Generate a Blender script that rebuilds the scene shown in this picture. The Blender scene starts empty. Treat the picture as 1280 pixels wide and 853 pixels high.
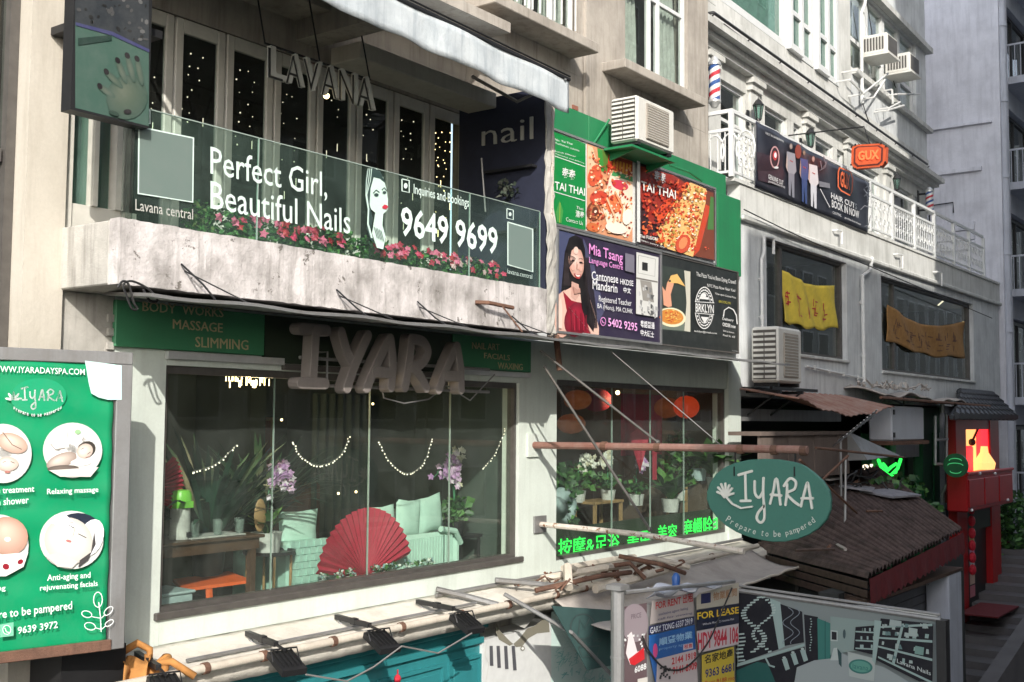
import bpy, bmesh, math, random
from mathutils import Vector, Matrix
random.seed(7)
S = bpy.context.scene
COL = S.collection

# ---------------------------------------------------------------- camera
FPX = 1425.5
YAW, PIT, ROL = math.radians(36.54), math.radians(3.92), math.radians(0.443)
CAM = Vector((0.0, -8.0, 6.0))
_f = Vector((math.cos(YAW)*math.cos(PIT), math.sin(YAW)*math.cos(PIT), math.sin(PIT)))
_r = Vector((math.sin(YAW), -math.cos(YAW), 0.0))
_u = _r.cross(_f)
_r2 = math.cos(ROL)*_r + math.sin(ROL)*_u
_u2 = -math.sin(ROL)*_r + math.cos(ROL)*_u
cd = bpy.data.cameras.new("camera")
cd.sensor_width = 36.0
cd.lens = FPX/1280*36.0
cd.clip_start = 0.1
cd.clip_end = 2000
cam = bpy.data.objects.new("camera", cd)
COL.objects.link(cam)
R = Matrix((_r2, _u2, -_f)).transposed()
cam.matrix_world = Matrix.Translation(CAM) @ R.to_4x4()
S.camera = cam

# ---------------------------------------------------------------- light
SUN = Vector((1.0, 1.0, -0.78)).normalized()      # the way the light travels
to_sun = -SUN
elev = math.asin(to_sun.z)
azim = math.atan2(to_sun.x, to_sun.y)
w = bpy.data.worlds.new("World")
S.world = w
w.use_nodes = True
nt = w.node_tree
bg = nt.nodes["Background"]
sky = nt.nodes.new("ShaderNodeTexSky")
sky.sky_type = 'NISHITA'
sky.sun_disc = False
sky.sun_elevation = elev
sky.sun_rotation = azim
sky.air_density = 1.0
sky.dust_density = 1.6
hs = nt.nodes.new("ShaderNodeHueSaturation")
hs.inputs['Saturation'].default_value = 0.55
nt.links.new(sky.outputs[0], hs.inputs['Color'])
nt.links.new(hs.outputs[0], bg.inputs[0])
bg.inputs[1].default_value = 0.15
sd = bpy.data.lights.new("sun", 'SUN')
sd.energy = 2.15
sd.angle = math.radians(0.5)
sd.color = (1.0, 0.95, 0.87)
so = bpy.data.objects.new("sun", sd)
so.rotation_euler = SUN.to_track_quat('-Z', 'Y').to_euler()
so.location = (-30, -30, 40)
COL.objects.link(so)
S.view_settings.view_transform = 'Standard'
S.view_settings.look = 'None'
S.view_settings.exposure = 1.15
S.view_settings.gamma = 1
S.view_settings.use_curve_mapping = False
S.cycles.max_bounces = 7
S.cycles.transparent_max_bounces = 16
S.cycles.caustics_reflective = False
S.cycles.caustics_refractive = False
S.cycles.sample_clamp_indirect = 6

# ---------------------------------------------------------------- where things stand: photograph directions met with real planes
def ray(px, py):
    return _f + (px-640)/FPX*_r2 - (py-426.5)/FPX*_u2

def hit(px, py, p0, n):
    d = ray(px, py)
    return CAM + d*((Vector(p0)-CAM).dot(n)/d.dot(n))

class Frame:
    """a vertical working plane: u along it, d outward from it, z up"""
    def __init__(s, origin, u, out):
        s.o = Vector(origin); s.u = Vector(u).normalized(); s.n = Vector(out).normalized()
    def w(s, u, d, z):
        return Vector((s.o.x+s.u.x*u+s.n.x*d, s.o.y+s.u.y*u+s.n.y*d, s.o.z+z))
    def uz(s, px, py, d=0.0):
        p = hit(px, py, s.o+s.n*d, s.n) - s.o
        return p.dot(s.u), p.z
    def U(s, px, py, d=0.0): return s.uz(px, py, d)[0]
    def Z(s, px, py, d=0.0): return s.uz(px, py, d)[1]

FA = Frame((0, 0, 0), (1, 0, 0), (0, -1, 0))
FB = Frame((16.7, -0.78+1.56, 0), (1, 0.037, 0), (0.037, -1, 0))
def FX(X): return Frame((X, 0, 0), (0, -1, 0), (-1, 0, 0))
def W(px, py, Y=0.0): return hit(px, py, (0, Y, 0), Vector((0, 1, 0)))
def WX(px, py, X): return hit(px, py, (X, 0, 0), Vector((1, 0, 0)))

# ---------------------------------------------------------------- materials
def srgb(r, g, b):
    def f(c):
        c /= 255.0
        return c/12.92 if c <= .04045 else ((c+.055)/1.055)**2.4
    return (f(r), f(g), f(b), 1)

MATS = {}
def newmat(name):
    m = bpy.data.materials.new(name); m.use_nodes = True
    MATS[name] = m
    nt = m.node_tree
    return m, nt, nt.nodes["Principled BSDF"]

def _pos(nt, scale):
    g = nt.nodes.new("ShaderNodeNewGeometry")
    mp = nt.nodes.new("ShaderNodeMapping")
    mp.inputs['Scale'].default_value = scale
    nt.links.new(g.outputs['Position'], mp.inputs['Vector'])
    return mp.outputs[0]

def _noise(nt, scale, vec, detail=6, rough=.6):
    n = nt.nodes.new("ShaderNodeTexNoise")
    n.inputs['Scale'].default_value = scale
    n.inputs['Detail'].default_value = detail
    n.inputs['Roughness'].default_value = rough
    nt.links.new(vec, n.inputs['Vector'])
    return n.outputs['Fac']

def _ramp(nt, fac, a, b, lo=0.0, hi=1.0):
    m = nt.nodes.new("ShaderNodeMapRange")
    m.inputs['From Min'].default_value = a
    m.inputs['From Max'].default_value = b
    m.inputs['To Min'].default_value = lo
    m.inputs['To Max'].default_value = hi
    nt.links.new(fac, m.inputs['Value'])
    return m.outputs[0]

def _mix(nt, fac, ca, cb):
    m = nt.nodes.new("ShaderNodeMix"); m.data_type = 'RGBA'
    if isinstance(fac, float): m.inputs[0].default_value = fac
    else: nt.links.new(fac, m.inputs[0])
    for i, c in ((6, ca), (7, cb)):
        if isinstance(c, tuple): m.inputs[i].default_value = c
        else: nt.links.new(c, m.inputs[i])
    return m.outputs[2]

def _bump(nt, bsdf, h, strength, dist=.01):
    b = nt.nodes.new("ShaderNodeBump")
    b.inputs['Strength'].default_value = strength
    b.inputs['Distance'].default_value = dist
    nt.links.new(h, b.inputs['Height'])
    nt.links.new(b.outputs[0], bsdf.inputs['Normal'])

def weathered(name, base, dirt, streak=.5, blotch=.5, rough=.8, metal=0.0, bump=.4, scale=1.0, chips=None, chip_at=.68):
    """paint or plaster with rain streaks, blotches and, when asked, chips down to another colour"""
    m, nt, b = newmat(name)
    v = _pos(nt, (1, 1, 1)); vs = _pos(nt, (5*scale, 5*scale, .45*scale))
    blot = _ramp(nt, _noise(nt, 1.6*scale, v), .42, .72)
    strk = _ramp(nt, _noise(nt, 1.8, vs, 5, .65), .48, .72)
    fine = _noise(nt, 38, v, 4, .7)
    c = _mix(nt, _ramp(nt, blot, 0, 1, 0, blotch), base, dirt)
    c = _mix(nt, _ramp(nt, strk, 0, 1, 0, streak), c, dirt)
    c = _mix(nt, _ramp(nt, fine, .35, .75, 0, .18), c, tuple(x*.55 for x in base[:3])+(1,))
    if chips:
        ch = _ramp(nt, _noise(nt, 4.5*scale, v, 9, .72), chip_at, chip_at+.02)
        c = _mix(nt, ch, c, chips)
    nt.links.new(c, b.inputs['Base Color'])
    b.inputs['Roughness'].default_value = rough
    b.inputs['Metallic'].default_value = metal
    _bump(nt, b, _noise(nt, 14*scale, v, 8, .7), bump, .012)
    return m

def plain(name, col, rough=.5, metal=0.0, var=.12, emit=None, estr=0.0, spec=None, vscale=9):
    m, nt, b = newmat(name)
    v = _pos(nt, (1, 1, 1))
    c = _mix(nt, _ramp(nt, _noise(nt, vscale, v, 5, .6), .3, .75, 0, 1), col, tuple(x*(1-var*2.2) for x in col[:3])+(1,))
    nt.links.new(c, b.inputs['Base Color'])
    b.inputs['Roughness'].default_value = rough
    b.inputs['Metallic'].default_value = metal
    if spec is not None: b.inputs['Specular IOR Level'].default_value = spec
    if emit:
        b.inputs['Emission Color'].default_value = emit
        b.inputs['Emission Strength'].default_value = estr
    return m

def glassmat(name, tint, ior=1.5, dirt=.05, refl=1.0, dcol=(.5, .5, .45, 1)):
    m, nt, b = newmat(name)
    out = nt.nodes["Material Output"]
    nt.nodes.remove(b)
    tr = nt.nodes.new("ShaderNodeBsdfTransparent"); tr.inputs[0].default_value = tint
    gl = nt.nodes.new("ShaderNodeBsdfGlossy"); gl.inputs['Roughness'].default_value = .01
    gl.inputs[0].default_value = (refl, refl, refl, 1)
    fr = nt.nodes.new("ShaderNodeFresnel"); fr.inputs[0].default_value = ior
    v = _pos(nt, (1, 1, 1))
    bp = nt.nodes.new("ShaderNodeBump"); bp.inputs['Strength'].default_value = .03; bp.inputs['Distance'].default_value = .02
    nt.links.new(_noise(nt, 1.3, v, 2, .5), bp.inputs['Height'])
    nt.links.new(bp.outputs[0], gl.inputs['Normal'])
    mx = nt.nodes.new("ShaderNodeMixShader")
    gb = nt.nodes.new("ShaderNodeNewGeometry")      # a pane is thin: only its outer face mirrors, no trapped light inside
    iv = nt.nodes.new("ShaderNodeMath"); iv.operation = 'SUBTRACT'; iv.inputs[0].default_value = 1.0
    nt.links.new(gb.outputs['Backfacing'], iv.inputs[1])
    ml = nt.nodes.new("ShaderNodeMath"); ml.operation = 'MULTIPLY'
    nt.links.new(fr.outputs[0], ml.inputs[0]); nt.links.new(iv.outputs[0], ml.inputs[1])
    nt.links.new(ml.outputs[0], mx.inputs[0]); nt.links.new(tr.outputs[0], mx.inputs[1]); nt.links.new(gl.outputs[0], mx.inputs[2])
    df = nt.nodes.new("ShaderNodeBsdfDiffuse"); df.inputs[0].default_value = dcol
    m2 = nt.nodes.new("ShaderNodeMixShader")
    nt.links.new(_ramp(nt, _noise(nt, 2.2, v, 7, .7), .3, .8, dirt*.3, dirt*1.9), m2.inputs[0])
    nt.links.new(mx.outputs[0], m2.inputs[1]); nt.links.new(df.outputs[0], m2.inputs[2])
    nt.links.new(m2.outputs[0], out.inputs[0])
    return m

def printmat(name, rough=.45, wear=.12, emit=0.0):
    """ink on a sheet: the colour comes with the print's own faces"""
    m, nt, b = newmat(name)
    a = nt.nodes.new("ShaderNodeVertexColor"); a.layer_name = "Col"
    v = _pos(nt, (1, 1, 1))
    c = _mix(nt, _ramp(nt, _noise(nt, 7, v, 6, .7), .4, .75, 0, wear), a.outputs[0], (.25, .25, .24, 1))
    nt.links.new(c, b.inputs['Base Color'])
    b.inputs['Roughness'].default_value = rough
    if emit:
        nt.links.new(a.outputs[0], b.inputs['Emission Color'])
        b.inputs['Emission Strength'].default_value = emit
    return m

M = {}
M['print'] = printmat('printed_sheet')
M['vinyl'] = printmat('printed_vinyl_banner', .38, .08)
M['photoprint'] = printmat('matt_photo_print', .75, .03)
M['leaf'] = printmat('leaf_and_petal', .5, .1)
M['concrete'] = weathered('old_concrete', (.50, .48, .44, 1), (.14, .13, .115, 1), .75, .6, .9, bump=.8)
M['parapet'] = weathered('flaking_white_parapet', (.66, .62, .61, 1), (.20, .185, .17, 1), .6, 1.0, .9, bump=1.0, scale=1.6, chips=(.16, .145, .13, 1), chip_at=.615)
M['beige'] = weathered('beige_render', (.43, .39, .34, 1), (.19, .165, .14, 1), .7, .6, .9, bump=.5)
M['cream'] = weathered('cream_render', (.54, .50, .43, 1), (.36, .32, .26, 1), .5, .45, .9, bump=.4)
M['mintwall'] = weathered('pale_mint_paint', (.66, .72, .66, 1), (.42, .45, .40, 1), .35, .35, .7, bump=.35, chips=(.35, .34, .3, 1), chip_at=.78)
M['ledge'] = weathered('rough_cream_ledge', (.76, .72, .64, 1), (.45, .4, .33, 1), .2, .7, .95, bump=1.0, chips=(.28, .24, .2, 1), chip_at=.72)
M['whitewall'] = weathered('white_building_paint', (.70, .72, .72, 1), (.36, .37, .38, 1), .6, .6, .75, bump=.25)
M['whitewarm'] = weathered('white_terrace_paint', (.66, .66, .63, 1), (.34, .34, .31, 1), .6, .6, .75, bump=.25)
M['greywall'] = weathered('grey_block_paint', (.68, .68, .73, 1), (.42, .42, .46, 1), .5, .6, .85, bump=.6)
M['bluewall'] = weathered('pale_blue_grey_paint', (.52, .54, .60, 1), (.3, .31, .35, 1), .5, .4, .8, bump=.3)
M['white'] = plain('white_gloss_paint', (.72, .73, .72, 1), .4, 0, .06)
M['doorframe'] = plain('off_white_door_paint', (.64, .62, .56, 1), .45, 0, .08)
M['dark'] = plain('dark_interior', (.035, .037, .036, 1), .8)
M['palemetal'] = plain('pale_brushed_letters', (.50, .50, .46, 1), .5, .1, .05)
M['navy'] = plain('navy_wall_paint', (.022, .026, .05, 1), .6)
M['greenboard'] = weathered('green_painted_board', (.015, .20, .075, 1), (.02, .10, .05, 1), .2, .3, .55, bump=.1)
M['signgreen'] = weathered('faded_sign_green', (.05, .23, .11, 1), (.05, .13, .07, 1), .15, .3, .55, bump=.1)
M['olive'] = plain('dark_olive_board', (.028, .045, .026, 1), .6)
M['gold'] = plain('gold_lettering', (.50, .44, .26, 1), .5, 0, .05)
M['letter'] = weathered('grey_brown_foam_letters', (.25, .22, .205, 1), (.13, .115, .105, 1), .2, .4, .7, bump=.4)
M['letteredge'] = plain('letter_dark_edge', (.03, .03, .028, 1), .6)
M['alu'] = plain('dull_aluminium', (.42, .42, .42, 1), .4, .7, .1)
M['silver'] = plain('silver_strip', (.72, .72, .70, 1), .35, .5, .08)
M['frame'] = plain('grey_brown_window_frame', (.13, .12, .11, 1), .5, .3, .15)
M['blackmetal'] = plain('black_metal', (.03, .03, .032, 1), .45, .4, .1)
M['greymetal'] = weathered('grey_galvanised_steel', (.32, .32, .32, 1), (.16, .14, .12, 1), .4, .4, .5, .5, .2)
M['rust'] = weathered('rusty_steel', (.20, .105, .07, 1), (.07, .04, .03, 1), .4, .7, .85, .2, .6, 3)
M['rustwhite'] = weathered('white_paint_over_rust', (.68, .63, .56, 1), (.3, .16, .08, 1), .3, .3, .8, 0, .5, 2.5, (.22, .10, .04, 1), .57)
M['rustpipe'] = weathered('rusty_red_pipe', (.27, .13, .10, 1), (.4, .3, .26, 1), .2, .5, .7, .2, .4, 3)
M['pipe'] = weathered('cream_pipe', (.62, .56, .47, 1), (.32, .26, .2, 1), .2, .5, .7, 0, .4, 3)
M['plasticpipe'] = plain('white_plastic_pipe', (.72, .72, .70, 1), .4, 0, .08)
M['acwhite'] = weathered('ac_casing', (.70, .69, .64, 1), (.42, .38, .32, 1), .3, .3, .5, bump=.1)
M['acgrill'] = plain('ac_fan_grille', (.36, .32, .27, 1), .6, 0, .1)
M['teal'] = weathered('teal_shopfront', (.035, .24, .26, 1), (.02, .12, .14, 1), .2, .3, .4, bump=.1)
M['red'] = weathered('red_lacquer', (.42, .012, .014, 1), (.2, .01, .012, 1), .2, .3, .4, bump=.1)
M['darkgreen'] = plain('dark_green_shopfront', (.012, .11, .04, 1), .4)
M['rooftile'] = plain('slate_roof_tiles', (.035, .038, .045, 1), .5)
M['tin'] = weathered('dirty_tin_roof', (.13, .09, .08, 1), (.04, .028, .025, 1), .5, 1.0, .9, .1, .6, 2.2)
M['tinred'] = weathered('rusty_red_tin', (.30, .15, .11, 1), (.5, .42, .36, 1), .2, .5, .8, .1, .4, 2)
M['redcloth'] = plain('red_fringe_cloth', (.16, .018, .022, 1), .9, 0, .15)
M['canvas'] = weathered('grey_canvas', (.45, .41, .37, 1), (.24, .2, .18, 1), .2, .5, .9, 0, .3, 1.5)
M['awning'] = weathered('white_canvas_awning', (.58, .62, .64, 1), (.30, .35, .39, 1), .7, .7, .8, 0, .6, 1.6)
M['asphalt'] = weathered('street_asphalt', (.06, .06, .06, 1), (.035, .035, .035, 1), 0, .5, .9, bump=.4)
M['stonestep'] = weathered('grey_stone_steps', (.15, .14, .14, 1), (.07, .065, .065, 1), .1, .5, .85, bump=.4)
M['glass'] = glassmat('shop_window_glass', (.90, .94, .91, 1), 1.42, .035, 1.0, (.42, .46, .43, 1))  # diffuse film is dirt plus painted haze and pale reflection
M['railglass'] = glassmat('green_railing_glass', (.84, .93, .89, 1), 1.35, .035, 1.0, (.4, .55, .48, 1))
M['darkglass'] = glassmat('dark_window_glass', (.8, .84, .82, 1), 1.4, .02)
M['paleglass'] = glassmat('pale_green_window_glass', (.45, .62, .56, 1), 1.6, .14, 1.0, (.4, .62, .55, 1))
M['glassedge'] = plain('glass_edge', (.34, .42, .38, 1), .25)
M['frost'] = plain('frosted_vinyl', (.62, .76, .70, 1), .6, 0, .03)
M['qrback'] = plain('frosted_square_sticker', (.26, .34, .31, 1), .6, 0, .2, vscale=30)
M['sofa'] = plain('mint_fabric', (.50, .70, .62, 1), .9, 0, .05)
M['sofaweave'] = plain('mint_woven_cane', (.42, .66, .58, 1), .7, 0, .1)
M['fanred'] = plain('crimson_paper', (.42, .02, .05, 1), .75, 0, .08)
M['fanrib'] = plain('fan_ribs', (.30, .03, .04, 1), .5)
M['wood'] = plain('dark_wood', (.10, .055, .035, 1), .5, 0, .2)
M['lightwood'] = plain('light_wood', (.42, .26, .12, 1), .5, 0, .2)
M['pot'] = weathered('white_pot', (.62, .62, .60, 1), (.3, .3, .3, 1), .2, .8, .5, 0, .3, 6)
M['bulb'] = plain('warm_bulb', (.9, .8, .6, 1), .5, 0, 0, (1, .72, .35, 1), 3.0)
M['bulbcool'] = plain('fairy_light', (.9, .9, .85, 1), .5, 0, 0, (1, .86, .62, 1), .8)
M['neon'] = plain('green_neon_tube', (.02, .5, .06, 1), .5, 0, 0, (.03, 1, .09, 1), .8)
M['redglow'] = plain('red_opening_glow', (.5, .02, .02, 1), .5, 0, 0, (1, .02, .03, 1), 1.1)
M['warmglow'] = plain('warm_opening_glow', (.8, .45, .15, 1), .5, 0, 0, (1, .48, .16, 1), .7)
M['lantern'] = plain('orange_paper_lantern', (.55, .06, .012, 1), .6, 0, .15, (1, .07, .01, 1), .16)
M['orange'] = plain('orange_plastic', (.75, .12, .02, 1), .5)
M['curtain'] = plain('white_net_curtain', (.66, .66, .62, 1), .9, 0, .15)
M['yellowcloth'] = plain('yellow_cloth', (.86, .66, .09, 1), .8, 0, .1)
M['oldyellow'] = plain('amber_cloth', (.42, .22, .07, 1), .8, 0, .15)
M['lime'] = plain('lime_green_plastic', (.22, .62, .08, 1), .35)
M['greybox'] = plain('pale_blue_plastic', (.42, .52, .54, 1), .5)
M['cabinet'] = weathered('grey_steel_cabinet', (.55, .57, .62, 1), (.4, .4, .44, 1), .2, .3, .5, bump=.1)
M['shutter'] = plain('grey_roller_shutter', (.13, .13, .14, 1), .5, .4)
M['ovalgreen'] = weathered('oval_sign_green', (.05, .18, .14, 1), (.045, .14, .11, 1), .1, .4, .6, bump=.1)
M['ovalletter'] = plain('pale_sign_letters', (.72, .72, .66, 1), .5, 0, .03)
M['orangesign'] = plain('orange_sign_board', (.62, .10, .03, 1), .45, 0, .08)
M['orangelit'] = plain('orange_lit_letters', (.9, .16, .05, 1), .5, 0, 0, (1, .10, .03, 1), .5)
M['signdark'] = plain('sign_dark_red', (.12, .02, .015, 1), .5)
M['brick'] = weathered('red_brick', (.30, .12, .08, 1), (.12, .06, .05, 1), .2, .4, .9, bump=.4)
M['cable'] = plain('grey_cable', (.22, .21, .2, 1), .6)
M['blackcable'] = plain('black_cable', (.02, .02, .02, 1), .6)
M['opposite'] = weathered('opposite_facade_paint', (.46, .46, .43, 1), (.3, .3, .27, 1), .4, .4, .85, bump=.2)
M['soil'] = plain('potting_soil', (.05, .035, .025, 1), .95)
M['redfur'] = plain('red_pole_stripe', (.55, .03, .05, 1), .4, 0, .03)
M['bluestripe'] = plain('blue_pole_stripe', (.03, .10, .32, 1), .4, 0, .03)
M['floor'] = plain('dark_floor', (.06, .05, .045, 1), .5)

# ---------------------------------------------------------------- mesh builder
class MB:
    def __init__(s, fr=FA):
        s.v = []; s.f = []; s.c = []; s.fr = fr; s.col = None; s.xf = None
    def P(s, p):
        u, d, z = p
        q = s.fr.w(u, d, z) if s.fr else Vector((u, d, z))
        return s.xf @ q if s.xf else q
    def add(s, pts, faces, raw=False):
        n = len(s.v)
        s.v += [Vector(p) if raw else s.P(p) for p in pts]
        for f in faces:
            s.f.append([n+i for i in f]); s.c.append(s.col)
        return s
    def box(s, u0, u1, d0, d1, z0, z1, bev=0.0):
        if u0 > u1: u0, u1 = u1, u0
        if d0 > d1: d0, d1 = d1, d0
        if z0 > z1: z0, z1 = z1, z0
        if bev <= 0:
            return s.add([(u0, d0, z0), (u1, d0, z0), (u1, d1, z0), (u0, d1, z0), (u0, d0, z1), (u1, d0, z1), (u1, d1, z1), (u0, d1, z1)],
                         [(0, 1, 2, 3), (4, 5, 6, 7), (0, 1, 5, 4), (1, 2, 6, 5), (2, 3, 7, 6), (3, 0, 4, 7)])
        b = min(bev, (u1-u0)*.45, (d1-d0)*.45, (z1-z0)*.45)
        A = [(u0+b, d0), (u1-b, d0), (u1, d0+b), (u1, d1-b), (u1-b, d1), (u0+b, d1), (u0, d1-b), (u0, d0+b)]
        I = [(u0+b*1.2, d0+b), (u1-b*1.2, d0+b), (u1-b, d0+b*1.2), (u1-b, d1-b*1.2), (u1-b*1.2, d1-b), (u0+b*1.2, d1-b), (u0+b, d1-b*1.2), (u0+b, d0+b*1.2)]
        rings = [[(p[0], p[1], z0) for p in I], [(p[0], p[1], z0+b) for p in A], [(p[0], p[1], z1-b) for p in A], [(p[0], p[1], z1) for p in I]]
        pts = sum(rings, []); fs = [tuple(range(8)), tuple(range(24, 32))]
        for k in range(3):
            for i in range(8):
                j = (i+1) % 8
                fs.append((k*8+i, k*8+j, k*8+8+j, k*8+8+i))
        return s.add(pts, fs)
    def slab(s, top, depth):
        """prism: polygon top (list of frame points) pushed along vector depth (frame)"""
        n = len(top); dv = depth
        pts = list(top)+[(p[0]+dv[0], p[1]+dv[1], p[2]+dv[2]) for p in top]
        fs = [tuple(range(n)), tuple(range(n, 2*n))]+[(i, (i+1) % n, n+(i+1) % n, n+i) for i in range(n)]
        return s.add(pts, fs)
    def tube(s, pts, r, n=8, cap=True, raw=False):
        P = [Vector(p) if raw else s.P(p) for p in pts]
        rr = r if isinstance(r, (list, tuple)) else [r]*len(P)
        base = len(s.v); prev = None
        for i, p in enumerate(P):
            t = (P[min(i+1, len(P)-1)]-P[max(i-1, 0)])
            if t.length < 1e-9: t = Vector((0, 0, 1))
            t.normalize()
            a = prev if prev is not None else (Vector((0, 0, 1)) if abs(t.z) < .9 else Vector((1, 0, 0)))
            x = (a - t*a.dot(t))
            if x.length < 1e-6: x = t.orthogonal()
            x.normalize(); y = t.cross(x); prev = x
            for k in range(n):
                th = 2*math.pi*k/n
                s.v.append(p+(x*math.cos(th)+y*math.sin(th))*rr[i])
        for i in range(len(P)-1):
            for k in range(n):
                l = (k+1) % n
                s.f.append([base+i*n+k, base+i*n+l, base+(i+1)*n+l, base+(i+1)*n+k]); s.c.append(s.col)
        if cap:
            s.f.append([base+k for k in range(n)][::-1]); s.c.append(s.col)
            s.f.append([base+(len(P)-1)*n+k for k in range(n)]); s.c.append(s.col)
        return s
    def lathe(s, cen, prof, n=16, a0=0, a1=None):
        u, d, z = cen; full = a1 is None
        a1 = a1 if a1 is not None else a0+2*math.pi
        m = n if full else n+1
        pts = []
        for r, h in prof:
            for k in range(m):
                a = a0+(a1-a0)*k/n
                pts.append((u+r*math.cos(a), d+r*math.sin(a), z+h))
        fs = []
        for i in range(len(prof)-1):
            for k in range(n):
                l = (k+1) % m
                fs.append((i*m+k, i*m+l, (i+1)*m+l, (i+1)*m+k))
        return s.add(pts, fs)
    def ball(s, cen, r, n=8, m=6, sq=(1, 1, 1)):
        pts = []; fs = []
        for i in range(m+1):
            th = math.pi*i/m
            for k in range(n):
                a = 2*math.pi*k/n
                pts.append((cen[0]+r*sq[0]*math.sin(th)*math.cos(a), cen[1]+r*sq[1]*math.sin(th)*math.sin(a), cen[2]+r*sq[2]*math.cos(th)))
        for i in range(m):
            for k in range(n):
                l = (k+1) % n
                fs.append((i*n+k, i*n+l, (i+1)*n+l, (i+1)*n+k))
        return s.add(pts, fs)
    def grid(s, fn, nu, nv, thick=None):
        """sheet through fn(a,b) for a,b in 0..1; thick pushes a second skin along the frame vector"""
        pts = [fn(i/nu, j/nv) for j in range(nv+1) for i in range(nu+1)]
        m = nu+1
        fs = [(j*m+i, j*m+i+1, (j+1)*m+i+1, (j+1)*m+i) for j in range(nv) for i in range(nu)]
        if thick:
            N = len(pts)
            pts += [(p[0]+thick[0], p[1]+thick[1], p[2]+thick[2]) for p in pts]
            fs += [tuple(N+i for i in f) for f in fs]
            rim = [i for i in range(m)]+[j*m+nu for j in range(1, nv+1)]+[nv*m+i for i in range(nu-1, -1, -1)]+[j*m for j in range(nv-1, 0, -1)]
            fs += [(rim[k], rim[(k+1) % len(rim)], N+rim[(k+1) % len(rim)], N+rim[k]) for k in range(len(rim))]
        return s.add(pts, fs)
    def build(s, name, mat, parent=None, smooth=False, fix=True, **kw):
        me = bpy.data.meshes.new(name)
        off = parent.matrix_world.translation.copy() if parent else Vector((0, 0, 0))
        if parent:
            off = WLOC.get(parent.name, Vector((0, 0, 0)))
        me.from_pydata([v-off for v in s.v], [], s.f)
        if any(c is not None for c in s.c):
            ca = me.color_attributes.new("Col", 'FLOAT_COLOR', 'CORNER')
            arr = []
            for f, c in zip(s.f, s.c):
                if isinstance(c, list):
                    for q in c: arr += list(q[:3])+[1.0]
                    continue
                cc = tuple(c) if c is not None else (1, 1, 1, 1)
                arr += list(cc[:3]+(1.0,))*len(f)
            ca.data.foreach_set("color", arr)
        if fix:
            bm = bmesh.new(); bm.from_mesh(me)
            bmesh.ops.recalc_face_normals(bm, faces=bm.faces); bm.to_mesh(me); bm.free()
        me.materials.append(M[mat] if isinstance(mat, str) else mat)
        if smooth:
            me.polygons.foreach_set("use_smooth", [True]*len(me.polygons))
            if smooth != 'all':
                try: me.set_sharp_from_angle(angle=math.radians(40))
                except Exception: pass
        o = bpy.data.objects.new(name, me); COL.objects.link(o)
        WLOC[o.name] = off.copy()
        if parent: o.parent = parent
        for k, v in kw.items(): o[k] = v
        return o

WLOC = {}      # world position of every object's origin
def tag(o, label, cat, group=None):
    o['label'] = label; o['category'] = cat
    if group: o['group'] = group
    return o
def thing(name, label, cat, loc=(0, 0, 0), group=None):
    o = bpy.data.objects.new(name, None); COL.objects.link(o)
    o.empty_display_size = .1
    o.location = loc; WLOC[o.name] = Vector(loc)
    return tag(o, label, cat, group)
def struct(o): o['kind'] = 'structure'; return o
def copy_tree(o, parent=None):
    c = o.copy(); COL.objects.link(c); WLOC[c.name] = WLOC.get(o.name, Vector((0, 0, 0))).copy()
    if parent: c.parent = parent
    for ch in list(o.children): copy_tree(ch, c)
    return c
def subthing(mb, name, mat, label, cat, group=None, smooth=False):
    """a thing that is one mesh; its origin goes to the middle of its foot"""
    xs = [v.x for v in mb.v]; ys = [v.y for v in mb.v]; zs = [v.z for v in mb.v]
    o = mb.build(name, mat, None, smooth)
    c = Vector(((min(xs)+max(xs))/2, (min(ys)+max(ys))/2, min(zs)))
    o.data.transform(Matrix.Translation(-c)); o.location = c; WLOC[o.name] = c
    return tag(o, label, cat, group)

# ---------------------------------------------------------------- lettering
_tc = {}
def glyphs(body, extrude=0.0, bold=0.0, space=1.0):
    key = (body, extrude, bold, space)
    if key in _tc: return _tc[key]
    cu = bpy.data.curves.new("t", 'FONT'); cu.body = body; cu.size = 1; cu.resolution_u = 2
    cu.offset = bold; cu.extrude = extrude; cu.space_character = space
    o = bpy.data.objects.new("t", cu); COL.objects.link(o)
    dg = bpy.context.evaluated_depsgraph_get(); dg.update()
    me = bpy.data.meshes.new_from_object(o.evaluated_get(dg))
    v = [p.co.copy() for p in me.vertices]; f = [list(p.vertices) for p in me.polygons]
    bpy.data.objects.remove(o); bpy.data.meshes.remove(me); bpy.data.curves.remove(cu)
    xs = [p.x for p in v] or [0, 1]; ys = [p.y for p in v] or [0, 1]
    r = (v, f, min(xs), max(xs), min(ys), max(ys))
    _tc[key] = r
    return r

def text_on(mb, fr, d, bl, br, tl, body, extrude=0.0, bold=.012, space=1.0, full=True):
    """lettering fitted to the photograph's corners (pixels) on the plane at distance d from frame fr"""
    v, f, x0, x1, y0, y1 = glyphs(body, 0.0, bold, space)
    if not v: return mb
    a = fr.uz(*bl, d); b = fr.uz(*br, d); c = fr.uz(*tl, d)
    ux, uz_ = b[0]-a[0], b[1]-a[1]; vx, vz = c[0]-a[0], c[1]-a[1]
    pts = []
    for p in v:
        s_ = (p.x-x0)/(x1-x0); t_ = (p.y-y0)/(y1-y0)
        pts.append((a[0]+ux*s_+vx*t_, d, a[1]+uz_*s_+vz*t_))
    if extrude:
        n = len(pts); e = {}
        for g in f:
            for i in range(len(g)):
                k = (g[i], g[(i+1) % len(g)]); e[k] = e.get(k, 0)+1
        fs = [tuple(g) for g in f]+[tuple(i+n for i in g) for g in f]
        for (i, j) in e:
            if (j, i) not in e: fs.append((i, j, j+n, i+n))
        pts += [(p[0], p[1]+extrude, p[2]) for p in pts]
        mb.add(pts, fs)
    else:
        mb.add(pts, [tuple(g) for g in f])
    return mb

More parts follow.
